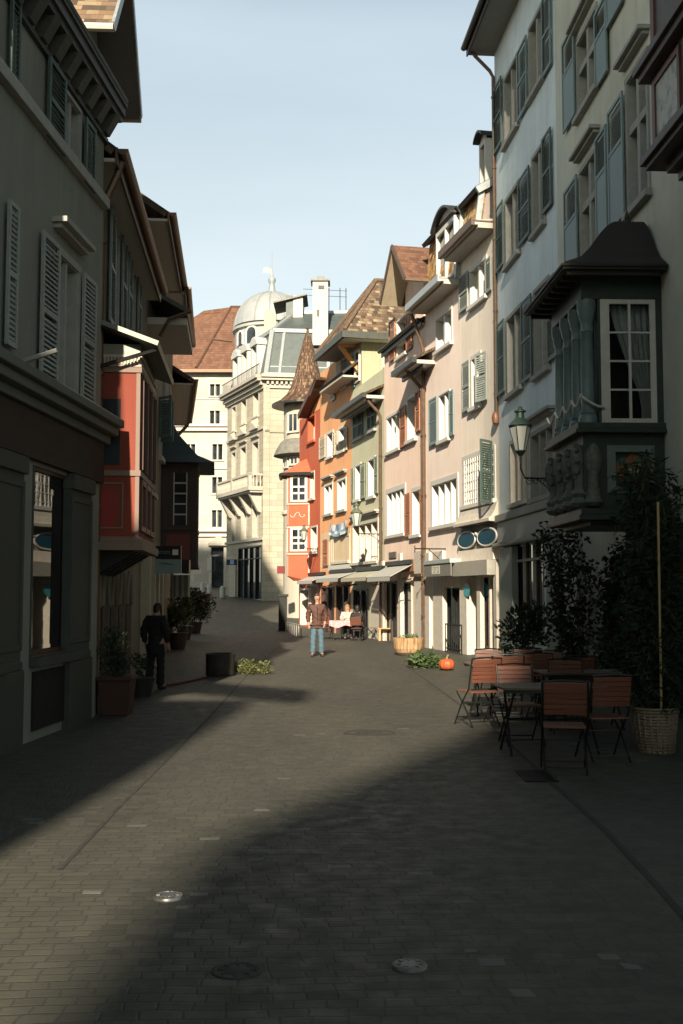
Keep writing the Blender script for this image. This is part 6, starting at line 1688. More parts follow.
m = MB(); m.lathe(c, [(0.15, 0), (0.22, 0.3), (0.24, 0.32), (0.2, 0.32)], 16); m.build('pot', paint('black pot', (0.03, 0.03, 0.03), 0.5), e, smooth='auto'); bush(e, (c.x, c.y, 0.48), 0.18, 0.18, 0.2, 300, 0.07, LEAF_D, seed=33)
for px, py, h, rx, lb, mt, fl in ((183, 640, 1.25, 0.85, 'large flowering shrub with red and pink blossoms by the left shop', LEAF_D, True), (194, 634, 1.15, 0.75, 'flowering shrub with pink blossoms, farthest in the row by the left shop', LEAF_M, True), (176, 650, 1.05, 0.45, 'yellow green leafy plant in a tall dark pot by the pale piers', LEAF_Y, False)):
    g = ground(px, py); c = Vector((g.x, g.y + 0.4, g.z)); e = empty('potted_plant', c, lb, 'plant')
    m = MB(); m.lathe(c, [(0.22, 0), (0.32, 0.5), (0.35, 0.52), (0.3, 0.52)], 16); m.build('pot', paint('dark red brown pot', (0.06, 0.035, 0.03), 0.6), e, smooth='auto')
    bush(e, (c.x, c.y, c.z + h), rx, rx * 0.8, h * 0.5, 1100, 0.16, mt, seed=px); stems(e, (c.x, c.y, c.z + 0.4), 7, h * 0.8, rx * 0.5)
    if fl: bush(e, (c.x, c.y, c.z + h * 1.08), rx * 1.02, rx * 0.85, h * 0.5, 260, 0.13, FLOW_R, name='blossom', seed=px + 1)

# round dark stone trough with trailing plants
g = ground(218, 677); c = Vector((g.x, g.y + 0.4, 0)); 
m = MB(); m.lathe(c, [(0.29, 0), (0.31, 0.04), (0.31, 0.42), (0.32, 0.46), (0.29, 0.48), (0.26, 0.47), (0.25, 0.36), (0.0, 0.36)], 32)
tag(m.build('stone_trough', paint('dark stained wood', (0.045, 0.04, 0.036), 0.7, var=0.3), None, origin=c, smooth='auto'), 'round dark tub standing in the street left of the green plants', 'planter')
def ground_plant(label, px, py, wx, wy, hz, n, L, mat, seed):
    g = ground(px, py); rng = random.Random(seed); f = MB(); e = empty('ground_plant', (g.x, g.y, g.z), label, 'plant'); s = MB()
    for i in range(n):
        a = rng.uniform(0, 2 * PI); r = math.sqrt(rng.random()); b = Vector((g.x + wx * r * math.cos(a), g.y + wy * r * math.sin(a), g.z + 0.01))
        tip = b + Vector((rng.uniform(-0.25, 0.25), rng.uniform(-0.2, 0.2), hz * rng.uniform(0.4, 1.0) * (1.1 - 0.5 * r)))
        if i % 6 == 0: s.tube([b, b.lerp(tip, 0.6), tip], [0.006, 0.005, 0.003], 4)
        for k in range(5):
            p = b.lerp(tip, rng.uniform(0.1, 1)); leaf(f, p, rdir(rng, -0.3, 0.8), L * rng.uniform(0.6, 1.3), L * 0.35, rng)
    s.build('stem', STEM, e); f.build('foliage', mat, e, recalc=False); return e
ground_plant('low yellow green plants on the setts beside the dark round tub', 249, 674, 0.45, 0.25, 0.36, 150, 0.10, LEAF_Y, 41)
ground_plant('spreading green plant on the setts left of the orange pumpkin', 426, 668, 0.36, 0.25, 0.44, 190, 0.14, LEAF_M, 42)
def pumpkin():
    g = ground(447.5, 671); c = Vector((g.x, g.y + 0.15, 0)); m = MB(); N = 40; M = 12; b = len(m.v)
    e = empty('pumpkin', c, 'ribbed orange pumpkin on the setts beside the green plant', 'pumpkin')
    for i in range(M + 1):
        ph = PI * i / M
        for j in range(N):
            a = 2 * PI * j / N; rr = 0.185 * (0.9 + 0.1 * abs(math.cos(5 * a)) ** 0.6); sp = math.sin(ph) ** 0.8
            m.v.append(Vector((c.x + rr * sp * math.cos(a), c.y + rr * sp * math.sin(a), 0.145 - 0.15 * math.cos(ph) * (1 - 0.25 * (1 - sp)))))
    for i in range(M):
        for j in range(N): m.p.append([i * N + j, i * N + (j + 1) % N, (i + 1) * N + (j + 1) % N, (i + 1) * N + j]); m.uv.append(None); m.mi.append(0)
    m.build('body', paint('pumpkin skin', (0.36, 0.08, 0.028), 0.5, var=0.15), e, smooth=True)
    s = MB(); s.tube([c + Vector((0, 0, 0.26)), c + Vector((0.01, 0, 0.32)), c + Vector((0.04, -0.01, 0.36))], [0.03, 0.02, 0.022], 7); s.build('stalk', paint('pumpkin stalk', (0.22, 0.16, 0.07), 0.8), e)
pumpkin()

# wooden slatted basket planter and the timber bench
def wood_planter():
    g = ground(409, 656); c = Vector((g.x, g.y + 0.35, 0)); e = empty('wooden_planter', c, 'round pale wooden stave planter on the sunny setts by the white columns', 'planter')
    t = NT('bright split wood'); o = t.coords(); n_ = t.noise(t.scale(o, 18, 18, 1.5), 1.0, 4, 0.7); t.col(t.mix(t.remap(n_, 0.35, 0.65, 0, 1), (0.22, 0.11, 0.045, 1), (0.48, 0.33, 0.18, 1))); t.rough(0.65); t.bump(n_, 0.4, 0.01)
    m = MB(); N = 26
    for j in range(N):
        a0, a1 = 2 * PI * (j + 0.06) / N, 2 * PI * (j + 0.94) / N
        for (r0, z0), (r1, z1) in zip([(0.31, 0.02), (0.40, 0.2), (0.44, 0.5)], [(0.40, 0.2), (0.44, 0.5)]):
            def P(a, r, z): return (c.x + r * math.cos(a), c.y + r * math.sin(a), z)
            m.hexa([P(a0, r0 - 0.03, z0), P(a1, r0 - 0.03, z0), P(a1, r0, z0), P(a0, r0, z0), P(a0, r1 - 0.03, z1), P(a1, r1 - 0.03, z1), P(a1, r1, z1), P(a0, r1, z1)])
    m.build('stave_body', t.m, e); m = MB(); m.lathe(c, [(0.28, 0.0), (0.33, 0.01), (0.40, 0.42), (0.0, 0.43)], 24); m.build('soil', paint('dark soil', (0.04, 0.03, 0.022), 0.95), e)
    bush(e, (c.x, c.y, 0.5), 0.3, 0.3, 0.07, 160, 0.07, LEAF_M, seed=51)
wood_planter()
def bench():
    g = ground(389, 641); c = Vector((g.x, g.y + 0.2, 0)); e = empty('bench', c, 'low pale timber bench in front of the salmon house shop', 'bench'); W = wood('pale bench timber', (0.42, 0.25, 0.11), 'x')
    m = MB()
    for i in range(3): m.box(c.x - 0.42, c.x + 0.42, c.y - 0.2 + i * 0.14, c.y - 0.08 + i * 0.14, 0.44, 0.48)
    m.build('seat', W, e, bevel=0.005)
    for sx in (-0.38, 0.3):
        for sy in (-0.18, 0.12): m = MB(); m.box(c.x + sx, c.x + sx + 0.08, c.y + sy, c.y + sy + 0.07, 0, 0.438); m.build('leg', W, e, bevel=0.005)
    m = MB(); m.box(c.x - 0.3, c.x + 0.3, c.y - 0.02, c.y + 0.03, 0.36, 0.436); m.build('stretcher', W, e)
bench()

# ------------------------------------------------------------------ manholes, grate, paving marks
def cover(label, px, py, r, mat, h=0.02):
    g = ground(px, py); m = MB(); m.lathe((g.x, g.y, g.z), [(r, 0.0), (r, h * 0.6), (r * 0.94, h), (r * 0.8, h * 1.15), (r * 0.78, h * 0.95), (r * 0.5, h * 1.0), (r * 0.48, h * 1.2), (r * 0.12, h * 1.25), (0.001, h * 1.25)], 36)
    for i in range(8):
        a = PI * i / 4; m.beam((g.x + r * 0.52 * math.cos(a), g.y + r * 0.52 * math.sin(a), h * 1.05), (g.x + r * 0.76 * math.cos(a), g.y + r * 0.76 * math.sin(a), h * 1.05), 0.012, 0.008)
    return tag(m.build('manhole_cover', mat, None, origin=(g.x, g.y, g.z), smooth='auto'), label, 'manhole cover')
STEEL = paint('worn steel cover', (0.25, 0.245, 0.23), 0.4, 0.7, var=0.25, scale=20)
cover('small bright round steel cover in the half shade on the left', 168, 898, 0.088, STEEL, 0.018)
cover('small grey round steel cover in the foreground shade', 409.5, 967, 0.085, paint('dull steel cover', (0.15, 0.155, 0.145), 0.5, 0.4, var=0.25, scale=20), 0.014)
cover('large flat dark manhole cover in the sunlit roadway', 369, 733, 0.33, paint('cast iron cover', (0.05, 0.047, 0.042), 0.7, 0.3, var=0.3, scale=12), 0.006)
cover('faint dark round cover near the bottom of the street', 237, 971, 0.12, paint('old dark cover', (0.045, 0.044, 0.04), 0.75, 0.2, var=0.3, scale=12), 0.006)
def grate():
    a = ground(517, 773); b = ground(559, 782); m = MB()
    x0, x1, y0, y1 = a.x, b.x, b.y - 0.0, a.y + 0.12
    m.box(x0, x1, y0, y0 + 0.025, 0, 0.012); m.box(x0, x1, y1 - 0.025, y1, 0, 0.012); m.box(x0, x0 + 0.025, y0, y1, 0, 0.0119); m.box(x1 - 0.025, x1, y0, y1, 0, 0.0119)
    n = 12
    for i in range(1, n): x = x0 + (x1 - x0) * i / n; m.box(x - 0.008, x + 0.008, y0, y1, 0.001, 0.011)
    m.box(x0, x1, (y0 + y1) / 2 - 0.01, (y0 + y1) / 2 + 0.01, 0.001, 0.0105); m.poly([(x0, y0, 0.004), (x1, y0, 0.004), (x1, y1, 0.004), (x0, y1, 0.004)])
    tag(m.build('drain_grate', paint('rusty black grate', (0.018, 0.016, 0.014), 0.6, 0.4), None, origin=((x0 + x1) / 2, y0, 0)), 'rectangular iron drain grate in the setts below the chairs', 'drain grate')
grate()
PALE = paint('pale worn sett', (0.115, 0.115, 0.102), 0.8, var=0.2, scale=25)
rng = random.Random(77)
for px, py, w_, d_ in ((199, 894, 0.12, 0.06), (183, 935.5, 0.08, 0.09), (183, 907, 0.08, 0.06), (493, 962, 0.12, 0.09), (522, 993, 0.10, 0.10), (470, 950, 0.07, 0.06), (608, 957, 0.10, 0.09), (630, 966, 0.08, 0.07), (262, 810, 0.12, 0.10), (255, 859, 0.09, 0.07), (360, 831, 0.11, 0.09), (367, 854, 0.1, 0.08), (35, 823, 0.11, 0.09), (92, 892, 0.1, 0.06), (334, 862, 0.1, 0.06)):
    g = ground(px, py); m = MB(); k = [rng.uniform(-0.012, 0.012) for _ in range(8)]
    m.hexa([(g.x - w_ / 2 + k[0], g.y - d_ / 2 + k[1], 0), (g.x + w_ / 2 + k[2], g.y - d_ / 2 + k[3], 0), (g.x + w_ / 2 + k[4], g.y + d_ / 2 + k[5], 0), (g.x - w_ / 2 + k[6], g.y + d_ / 2 + k[7], 0),
            (g.x - w_ / 2 + k[0] + .006, g.y - d_ / 2 + k[1] + .006, .002), (g.x + w_ / 2 + k[2] - .006, g.y - d_ / 2 + k[3] + .006, .002), (g.x + w_ / 2 + k[4] - .006, g.y + d_ / 2 + k[5] - .006, .002), (g.x - w_ / 2 + k[6] + .006, g.y + d_ / 2 + k[7] - .006, .002)])
    tag(m.build('path', PALE, None, origin=(g.x, g.y, 0)), kind='structure')

# ------------------------------------------------------------------ bistro terrace
SLAT = wood('red brown chair slats', (0.125, 0.045, 0.027), 'x', 0.45)
SLAT_T = wood('grey brown table slats', (0.10, 0.08, 0.062), 'x', 0.5)
def make_chair(label):
    """folding bistro chair; the sitter looks along -y of the chair"""
    e = empty('bistro_chair', (0, 0, 0), label, 'chair', 'bistro chairs on the terrace')
    m = MB(); W = 0.205
    for i in range(6):
        y = -0.21 + i * 0.075; m.box(-W, W, y, y + 0.062, 0.445, 0.462)
    m.build('seat', SLAT, e, bevel=0.004)
    m = MB()
    for i in range(6):
        z = 0.58 + i * 0.052; y = 0.215 + (z - 0.45) * 0.2; y2 = y + 0.009
        m.hexa([(-W, y, z), (W, y, z), (W, y + 0.016, z), (-W, y + 0.016, z), (-W, y2, z + 0.046), (W, y2, z + 0.046), (W, y2 + 0.016, z + 0.046), (-W, y2 + 0.016, z + 0.046)])
    m.build('backrest', SLAT, e, bevel=0.003)
    for sx in (-1, 1):
        x = sx * (W + 0.012)
        m = MB(); m.tube([(x, -0.24, 0.0), (x, -0.02, 0.30), (x, 0.19, 0.50), (x, 0.30, 0.9)], 0.011, 6); m.build('leg', IRON, e)
        x2 = sx * (W - 0.004)
        m = MB(); m.tube([(x2, 0.27, 0.0), (x2, 0.02, 0.27), (x2, -0.2, 0.435)], 0.011, 6); m.build('leg', IRON, e)
    for y_, z_ in ((0.21, 0.07), (-0.19, 0.07), (-0.02, 0.3)): m = MB(); m.tube([(-W, y_, z_), (W, y_, z_)], 0.008, 5); m.build('stretcher', IRON, e)
    m = MB(); m.tube([(-W - 0.012, 0.30, 0.9), (0, 0.31, 0.915), (W + 0.012, 0.30, 0.9)], 0.011, 6); m.build('top_rail', IRON, e)
    return e
chairs = [  # back top pixel, rotation (deg), label
    ((565, 681), 172, 'nearest bistro chair with its red slatted back to the street'),
    ((612, 675), 188, 'bistro chair just left of the woven basket planter'),
    ((514, 664), 6, 'bistro chair at the left end beyond the nearest table'),
    ((565, 659), -4, 'bistro chair behind the nearest chair, across the table'),
    ((538, 653), 10, 'bistro chair near the middle of the terrace between two tables'),
    ((489, 649), 3, 'bistro chair at the far left beside the pumpkin side of the terrace'),
    ((527, 648), -6, 'farthest bistro chair in front of the blue house window'),
    ((487, 658), 200, 'bistro chair at the left edge turned to the far table'),
    ((548, 651), 2, 'bistro chair close to the house wall at the back of the terrace'),
    ((580, 656), 186, 'bistro chair with its back to the street beside the dark climber'),
    ((508, 655), 176, 'bistro chair in the second row with its back to the street'),
]
proto = None
for i, ((px, py), rz, lb) in enumerate(chairs):
    Y = 1100 * (1.75 - 0.90) / (py - HOR) ; p = at(px, py, Y)
    rr = R(rz); off = Vector((-math.sin(rr) * 0.3, math.cos(rr) * 0.3, 0))
    loc = Vector((p.x, p.y, 0)) - off
    if proto is None:
        proto = make_chair(lb); proto.location = loc; proto.rotation_euler = (0, 0, rr)
    else:
        dup(proto, loc, rr, lb)
def make_table(label):
    e = empty('bistro_table', (0, 0, 0), label, 'table', 'bistro tables on the terrace'); m = MB()
    for i in range(7): y = -0.35 + i * 0.1; m.box(-0.58, 0.58, y, y + 0.088, 0.715, 0.74)
    m.build('tabletop', SLAT_T, e, bevel=0.004)
    for y_ in (-0.34, 0.31): m = MB(); m.box(-0.56, 0.56, y_, y_ + 0.02, 0.68, 0.713); m.build('apron', IRON, e)
    for sx in (-1, 1):
        for sy in (-1, 1): m = MB(); m.tube([(sx * 0.48, sy * 0.3, 0), (sx * 0.46, 0, 0.36), (sx * 0.44, -sy * 0.28, 0.7)], 0.014, 6); m.build('leg', IRON, e)
    m = MB(); m.tube([(-0.46, 0, 0.36), (0.46, 0, 0.36)], 0.011, 6); m.build('stretcher', IRON, e)
    return e
t0 = None
for (x, y, rz, lb) in ((2.30, 12.35, 3, 'nearest slatted bistro table behind the nearest chair'), (2.42, 16.3, 4, 'far slatted bistro table at the left of the terrace near the pumpkin'), (3.15, 14.6, 2, 'slatted bistro table close to the house wall in the middle of the terrace')):
    if t0 is None: t0 = make_table(lb); t0.location = (x, y, 0); t0.rotation_euler = (0, 0, R(rz))
    else: dup(t0, (x, y, 0), R(rz), lb)

# ------------------------------------------------------------------ wall lanterns
def lantern(label, c, hgt, wallp, bronze):
    """c: centre of the lantern base; wallp: bracket foot on the wall"""
    e = empty('street_lamp', wallp, label, 'street lamp'); k = hgt / 1.2
    m = MB(); n = 6
    m.lathe(c, [(0.05 * k, -0.12 * k), (0.09 * k, -0.06 * k), (0.13 * k, 0)], n); m.build('base', IRON, e)
    m = MB(); m.lathe((c[0], c[1], c[2]), [(0.12 * k, 0.005), (0.27 * k, 0.62 * k)], n)
    t = NT('milky lamp glass'); t.col((0.55, 0.56, 0.52, 1)); t.rough(0.25); t.b.inputs['Transmission Weight'].default_value = 0.25
    m.build('glass', t.m if 'milky' not in MATS else MATS['milky'], e)
    m = MB()
    for j in range(n):
        a = 2 * PI * j / n; m.tube([(c[0] + 0.125 * k * math.cos(a), c[1] + 0.125 * k * math.sin(a), c[2]), (c[0] + 0.275 * k * math.cos(a), c[1] + 0.275 * k * math.sin(a), c[2] + 0.62 * k)], 0.014 * k, 5)
    for r_, z in ((0.13, 0.0), (0.28, 0.62)):
        m.tube([(c[0] + r_ * k * math.cos(2 * PI * j / n), c[1] + r_ * k * math.sin(2 * PI * j / n), c[2] + z * k) for j in range(n)], 0.018 * k, 5, closed=True)
    m.build('frame', bronze, e)
    m = MB(); m.lathe((c[0], c[1], c[2] + 0.63 * k), [(0.3 * k, 0), (0.27 * k, 0.05 * k), (0.15 * k, 0.17 * k), (0.11 * k, 0.2 * k), (0.10 * k, 0.33 * k), (0.15 * k, 0.35 * k), (0.15 * k, 0.38 * k), (0.07 * k, 0.42 * k), (0.05 * k, 0.48 * k), (0.0, 0.52 * k)], 12); m.build('cap', bronze, e, smooth='auto')
    W = Vector(wallp); B = Vector((c[0], c[1], c[2] - 0.12 * k)); m = MB()
    el = Vector((B.x, B.y, W.z)); 
    m.tube([B, el + (B - el) * 0.4, el + (W - el) * 0.12, W], 0.022 * k, 7)
    d = (W - el); L = d.length; d.normalize()
    for i in range(4):
        q = el + d * L * (0.25 + 0.2 * i); rr = (0.10 - 0.012 * i) * k
        pts = [q + d * rr * math.cos(a * 0.5) * (1 - a / 26) + Vector((0, 0, -rr * 0.9 + rr * math.sin(a * 0.5) * (1 - a / 26))) for a in range(18)]
        m.tube(pts, 0.011 * k, 5)
    m.tube([el + d * L * 0.45, el + d * L * 0.75 + Vector((0, 0, -0.2 * k)), W + Vector((0, 0, -0.45 * k))], 0.014 * k, 6)
    m.box(W.x - 0.03, W.x + 0.03, W.y - 0.03, W.y + 0.03, W.z - 0.5 * k, W.z + 0.12 * k)
    m.build('bracket', IRON, e)
BRONZE = paint('green patina bronze', (0.06, 0.095, 0.08), 0.5, 0.4, var=0.25)
uu = f2.U(557, 0.0); wz = f2.hit(557, 478)[1]; wp = f2.world(uu, 0.02, wz)
Yl = wp.y - 0.15; c0 = at(520.5, 451, Yl)
lantern('large six sided wall lantern on a scrolled bracket before the pale blue house', (c0.x, c0.y, c0.z), 1.05, wp, BRONZE)
uu = f6.U(382.5, 0.0); wz = f6.hit(382, 534)[1]; wp = f6.world(uu, 0.02, wz); c0 = at(356.5, 526, wp.y - 0.3)
lantern('small wall lantern on a scrolled bracket before the olive green house', (c0.x, c0.y, c0.z), 0.95, wp, paint('grey green lamp metal', (0.12, 0.14, 0.10), 0.5, 0.3))
uu = f8.U(318, 0.0); wz = f8.hit(318, 549)[1]; wp = f8.world(uu, 0.02, wz); c0 = at(304, 540, wp.y - 1.2)
lantern('small wall lantern hanging before the red striped oriel', (c0.x, c0.y, c0.z), 0.8, wp, paint('grey green lamp metal', (0.12, 0.14, 0.10)))

# ------------------------------------------------------------------ awnings over the far terrace
def awning(B, f, pxN, pxF, pyTop, w, drop, val, mat, name='awning'):
    uA, uB = sorted((f.U(pxN, w), f.U(pxF, w))); vt = f.hit(pxN, pyTop, 0.1)[1]
    m = MB(f); m.slab((uA, w, vt - drop), (uB, w, vt - drop), (uB, 0.05, vt), (uA, 0.05, vt), 0.02)
    n = 16
    for i in range(n):
        a, b = uA + (uB - uA) * i / n, uA + (uB - uA) * (i + 1) / n
        m.poly([(a, w + 0.003, vt - drop - 0.01), (b, w + 0.003, vt - drop - 0.01), (b, w + 0.01, vt - drop - val), ((a + b) / 2, w + 0.01, vt - drop - val - 0.04), (a, w + 0.01, vt - drop - val)])
    o = m.build(name, mat, B.e)
    q = MB(f); q.box(uA, uB, 0.0, 0.16, vt + 0.003, vt + 0.16); q.tube([(uA + 0.1, 0.05, vt - 0.5), (uA + 0.1, w * 0.6, vt - 0.6), (uA + 0.1, w - 0.03, vt - drop - 0.03)], 0.02, 5); q.tube([(uB - 0.1, 0.05, vt - 0.5), (uB - 0.1, w * 0.6, vt - 0.6), (uB - 0.1, w - 0.03, vt - drop - 0.03)], 0.02, 5); q.build('awning_arm', IRON, o)
    return o
GREYC = paint('light grey awning cloth', (0.34, 0.335, 0.315), 0.85, var=0.06)
awning(B5, f5, 390, 367, 566, 0.85, 0.42, 0.14, GREYC)
awning(B6, f6, 366, 341, 571, 0.75, 0.28, 0.12, paint('olive cream awning cloth', (0.34, 0.33, 0.265), 0.85))
awning(B7, f7, 338, 316, 573, 0.8, 0.25, 0.14, GREYC)
awning(B8, f8, 312, 297, 576, 0.7, 0.25, 0.12, GREYC)

# ------------------------------------------------------------------ signs and far street furniture
def flat_sign(name, label, px0, px1, py0, py1, Y, th, mat, cat='sign', extra=None):
    a = at(px0, py1, Y); b = at(px1, py0, Y); m = MB(); m.box(a.x, b.x, Y, Y + th, a.z, b.z)
    if extra is None: return tag(m.build(name, mat, None, origin=(a.x, Y, a.z)), label, cat)
    e = empty(name, (a.x, Y, a.z), label, cat); m.build('board', mat, e); extra(e, a, b, Y); return e
def ex1(e, a, b, Y):
    m = MB(); p, q = at(172.5, 555, Y), at(178.2, 549.5, Y); m.box(p.x, q.x, Y - 0.01, Y, p.z, q.z); m.build('white_square', paint('sign white', (0.62, 0.62, 0.6), 0.6), e)
    m = MB(); rng = random.Random(8); x = at(156.5, 552, Y).x; z0, z1 = at(156, 553.8, Y).z, at(156, 551, Y).z; w = (at(170.5, 552, Y).x - x) / 8
    for i in range(8):
        u = x + i * w; h = z1 - z0
        if i == 3: m.box(u, u + w * 0.7, Y - 0.008, Y, z1 - h * 0.2, z1); m.box(u + w * 0.25, u + w * 0.45, Y - 0.008, Y, z0, z1 - h * 0.2); continue
        m.box(u, u + w * 0.2, Y - 0.008, Y, z0, z1)
        if i % 2: m.box(u + w * 0.5, u + w * 0.7, Y - 0.008, Y, z0, z1)
        m.box(u + w * 0.2, u + w * (0.5 if i % 2 else 0.7), Y - 0.008, Y, z1 - h * 0.2, z1)
        if i % 3: m.box(u + w * 0.2, u + w * (0.5 if i % 2 else 0.7), Y - 0.008, Y, z0, z0 + h * 0.2)
    m.build('lettering', paint('grey letters', (0.20, 0.20, 0.2), 0.6), e)
Ys = 25.5
flat_sign('shop_sign', 'black projecting sign with grey lettering and a white square', 152.5, 181, 546, 559, Ys, 0.08, paint('black sign', (0.015, 0.016, 0.016), 0.4), 'shop sign', ex1)
def ex2(e, a, b, Y):
    m = MB(); n = 16; up, lo = [], []
    for i in range(n + 1):
        t = i / n; px = 157 + 18 * t; th = 0.9 * math.sin(PI * t) ** 0.7; c = 564.0 - 0.5 * math.sin(t * 6)
        up.append(at(px, c - th, Y - 0.006)); lo.append(at(px, c + th * 0.5, Y - 0.006))
    m.poly(up + lo[::-1]); m.build('emblem', paint('teal emblem', (0.06, 0.12, 0.12), 0.6), e)
flat_sign('shop_sign', 'pale blue projecting sign with a dark wave emblem under the black sign', 152.5, 181.2, 559.4, 573.5, Ys, 0.08, paint('pale blue sign', (0.2, 0.26, 0.255), 0.5), 'shop sign', ex2)
flat_sign('shop_sign', 'plain black box sign behind the pale blue sign', 181.6, 189, 560, 573.5, Ys + 0.6, 0.3, paint('black sign', (0.015, 0.016, 0.016)), 'shop sign')
flat_sign('shop_sign', 'small red box sign at the foot of the red oriel', 277, 284.5, 566, 573.5, 57.0, 0.4, paint('red sign', (0.14, 0.012, 0.014), 0.5), 'shop sign')
u0, u1, v0, v1 = B5.rect(389, 396, 552.5, 558.5, w=0.03); m = MB(f5); m.box(u0, u1, 0.0, 0.04, v0, v1)
tag(m.build('name_plate', paint('dark bronze plate', (0.10, 0.085, 0.07), 0.5, 0.3), None, origin=f5.world(u0, 0, v0)), 'small dark plaque on the salmon pink wall above the grey awning', 'plaque')
# white mesh banner by the left shops
a = at(172, 597, 33); b = at(190, 575, 33); m = MB(); n = 10
for i in range(n):
    def cp(i): t = i / n; return (a.x + (b.x - a.x) * t, 33 + 0.05 * math.sin(t * 20))
    p, q = cp(i), cp(i + 1); m.poly([(p[0], p[1], a.z), (q[0], q[1], a.z), (q[0], q[1], b.z), (p[0], p[1], b.z)])
tag(m.build('cloth_screen', paint('pale grey cloth', (0.30, 0.32, 0.30), 0.85), None, origin=(a.x, 33, a.z)), 'pale grey hanging cloth screen above the flowering shrubs', 'screen')
# white post with box, blue sign, bollards
g = ground(211, 592); Y = 92.0; gx = at(210.5, 590, Y).x; e = empty('signal_post', (gx, Y, gz(gx, Y)), 'white post with grey box and curved arm by the far doorway', 'signal post')
m = MB(); m.tube([(gx, Y, gz(gx, Y) - 0.2), (gx, Y, at(210, 560, Y).z + 0.4), (gx + 0.3, Y, at(210, 556, Y).z), (at(222, 555, Y).x, Y, at(222, 555, Y).z)], 0.09, 8); m.build('pole', WHITE, e)
a, b = at(207.5, 571, Y), at(212, 558, Y); m = MB(); m.box(a.x, b.x, Y - 0.2, Y - 0.09, a.z, b.z); m.build('box', WHITE, e, bevel=0.02); m = MB(); m.box(b.x + 0.05, b.x + 0.25, Y - 0.15, Y - 0.05, a.z, b.z); m.build('side_panel', IRON, e)
a, b = at(219, 556, Y), at(223.5, 553.5, Y); m = MB(); m.box(a.x, b.x, Y - 0.2, Y + 0.1, a.z, b.z); m.build('lamp_head', paint('rusty lamp head', (0.2, 0.12, 0.09)), e)
Y = 86.0; a, b = at(226.5, 565, Y), at(237, 559.5, Y); m = MB(); m.box(a.x, b.x, Y, Y + 0.1, a.z, b.z); e = empty('street_sign', (a.x, Y, gz(0, Y)), 'blue and white street sign on a pale post before the corner house', 'street sign')
m.build('board', paint('dark blue sign', (0.02, 0.03, 0.06), 0.4), e); c, d = at(230, 564.3, Y), at(234, 560, Y); m = MB(); m.box(c.x, d.x, Y - 0.02, Y, c.z, d.z); m.build('symbol', paint('sign light blue', (0.25, 0.38, 0.62), 0.5), e)
c = at(232, 590, Y); m = MB(); m.box(c.x - 0.26, c.x + 0.26, Y + 0.02, Y + 0.3, gz(0, Y), a.z); m.build('post', paint('pale post', (0.52, 0.49, 0.42), 0.7), e)
def bollard():
    e = empty('bollard', (0, 0, 0), 'x', 'bollard', 'pale bollards on the far crossing'); m = MB(); m.lathe((0, 0, 0), [(0.2, -0.1), (0.2, 0.75), (0.17, 0.86), (0.08, 0.92), (0.0, 0.93)], 14); m.build('shaft', paint('pale bollard stone', (0.42, 0.42, 0.39), 0.7), e, smooth='auto'); m = MB(); m.lathe((0, 0, 0), [(0.24, -0.1), (0.24, 0.1), (0.2, 0.14)], 14); m.build('foot', GREYSTONE, e); return e
bl = None
for px, Y, lb in ((202.5, 92, 'pale stone bollard nearest the left flowers on the far crossing'), (209.5, 88, 'pale stone bollard in front of the white signal post'), (222.5, 84, 'pale stone bollard before the blue street sign')):
    x = at(px, 590, Y).x
    if bl is None: bl = bollard(); bl['label'] = lb; bl.location = (x, Y, gz(x, Y))
    else: dup(bl, (x, Y, gz(x, Y)), 0, lb)
g = ground(282.5, 631); m = MB(); e = empty('advertising_pillar', (g.x, g.y + 0.2, 0), 'slim black menu pillar standing in the street before the red house', 'pillar')
m.box(g.x - 0.19, g.x + 0.19, g.y, g.y + 0.38, 0.06, 1.62); m.build('body', paint('black pillar', (0.012, 0.012, 0.012), 0.4), e, bevel=0.01); m = MB(); m.box(g.x - 0.25, g.x + 0.25, g.y - 0.05, g.y + 0.44, 1.62, 1.74); m.build('top', IRON, e, bevel=0.01); m = MB(); m.box(g.x - 0.22, g.x + 0.22, g.y - 0.03, g.y + 0.41, 0, 0.06); m.build('foot', IRON, e)
# low railing of the far terrace
a, b = ground(286, 633), ground(301, 637); m = MB()
for i in range(8): p = a.lerp(b, i / 7); m.tube([(p.x, p.y, 0), (p.x, p.y, 0.5)], 0.025, 6)
m.tube([(a.x, a.y, 0.48), (b.x, b.y, 0.48)], 0.02, 6)
tag(m.build('railing', paint('grey steel rail', (0.30, 0.29, 0.26), 0.5), None, origin=a), 'low grey steel barrier right of the black menu pillar', 'railing')
# red strip lying on the ground at the left
pts = [ground(p, q) for p, q in ((163, 687), (178, 685), (196, 681), (207, 678))]; m = MB()
for p, q in zip(pts, pts[1:]): m.hexa([(p.x, p.y - 0.12, 0), (q.x, q.y - 0.12, 0), (q.x, q.y + 0.12, 0), (p.x, p.y + 0.12, 0), (p.x, p.y - 0.12, 0.04), (q.x, q.y - 0.12, 0.04), (q.x, q.y + 0.12, 0.04), (p.x, p.y + 0.12, 0.04)])
tag(m.build('door_mat', paint('dark red mat', (0.12, 0.03, 0.025), 0.9), None, origin=pts[0]), 'long dark red runner mat leading to the dark round tub', 'mat')
# garland looped along the oriel columns
m = MB(f1); pts = []
for s_ in range(4):
    a = u_n - 0.15 + s_ * 0.58
    for i in range(9): t = i / 8; pts.append((a + 0.58 * t, 1.32, 4.78 - 0.14 * math.sin(PI * t)))
m.tube(pts, 0.022, 6); 
pts2 = [(u_n - 0.03, 1.3 - 0.75 * i / 8, 4.78 - 0.18 * math.sin(PI * i / 8)) for i in range(5)]; m.tube(pts2, 0.022, 6)
tag(m.build('garland', paint('white garland', (0.52, 0.52, 0.47), 0.7), None, origin=f1.world(u_n, 1.3, 4.78), smooth=True), 'white garland looped along the columns of the green oriel', 'garland')

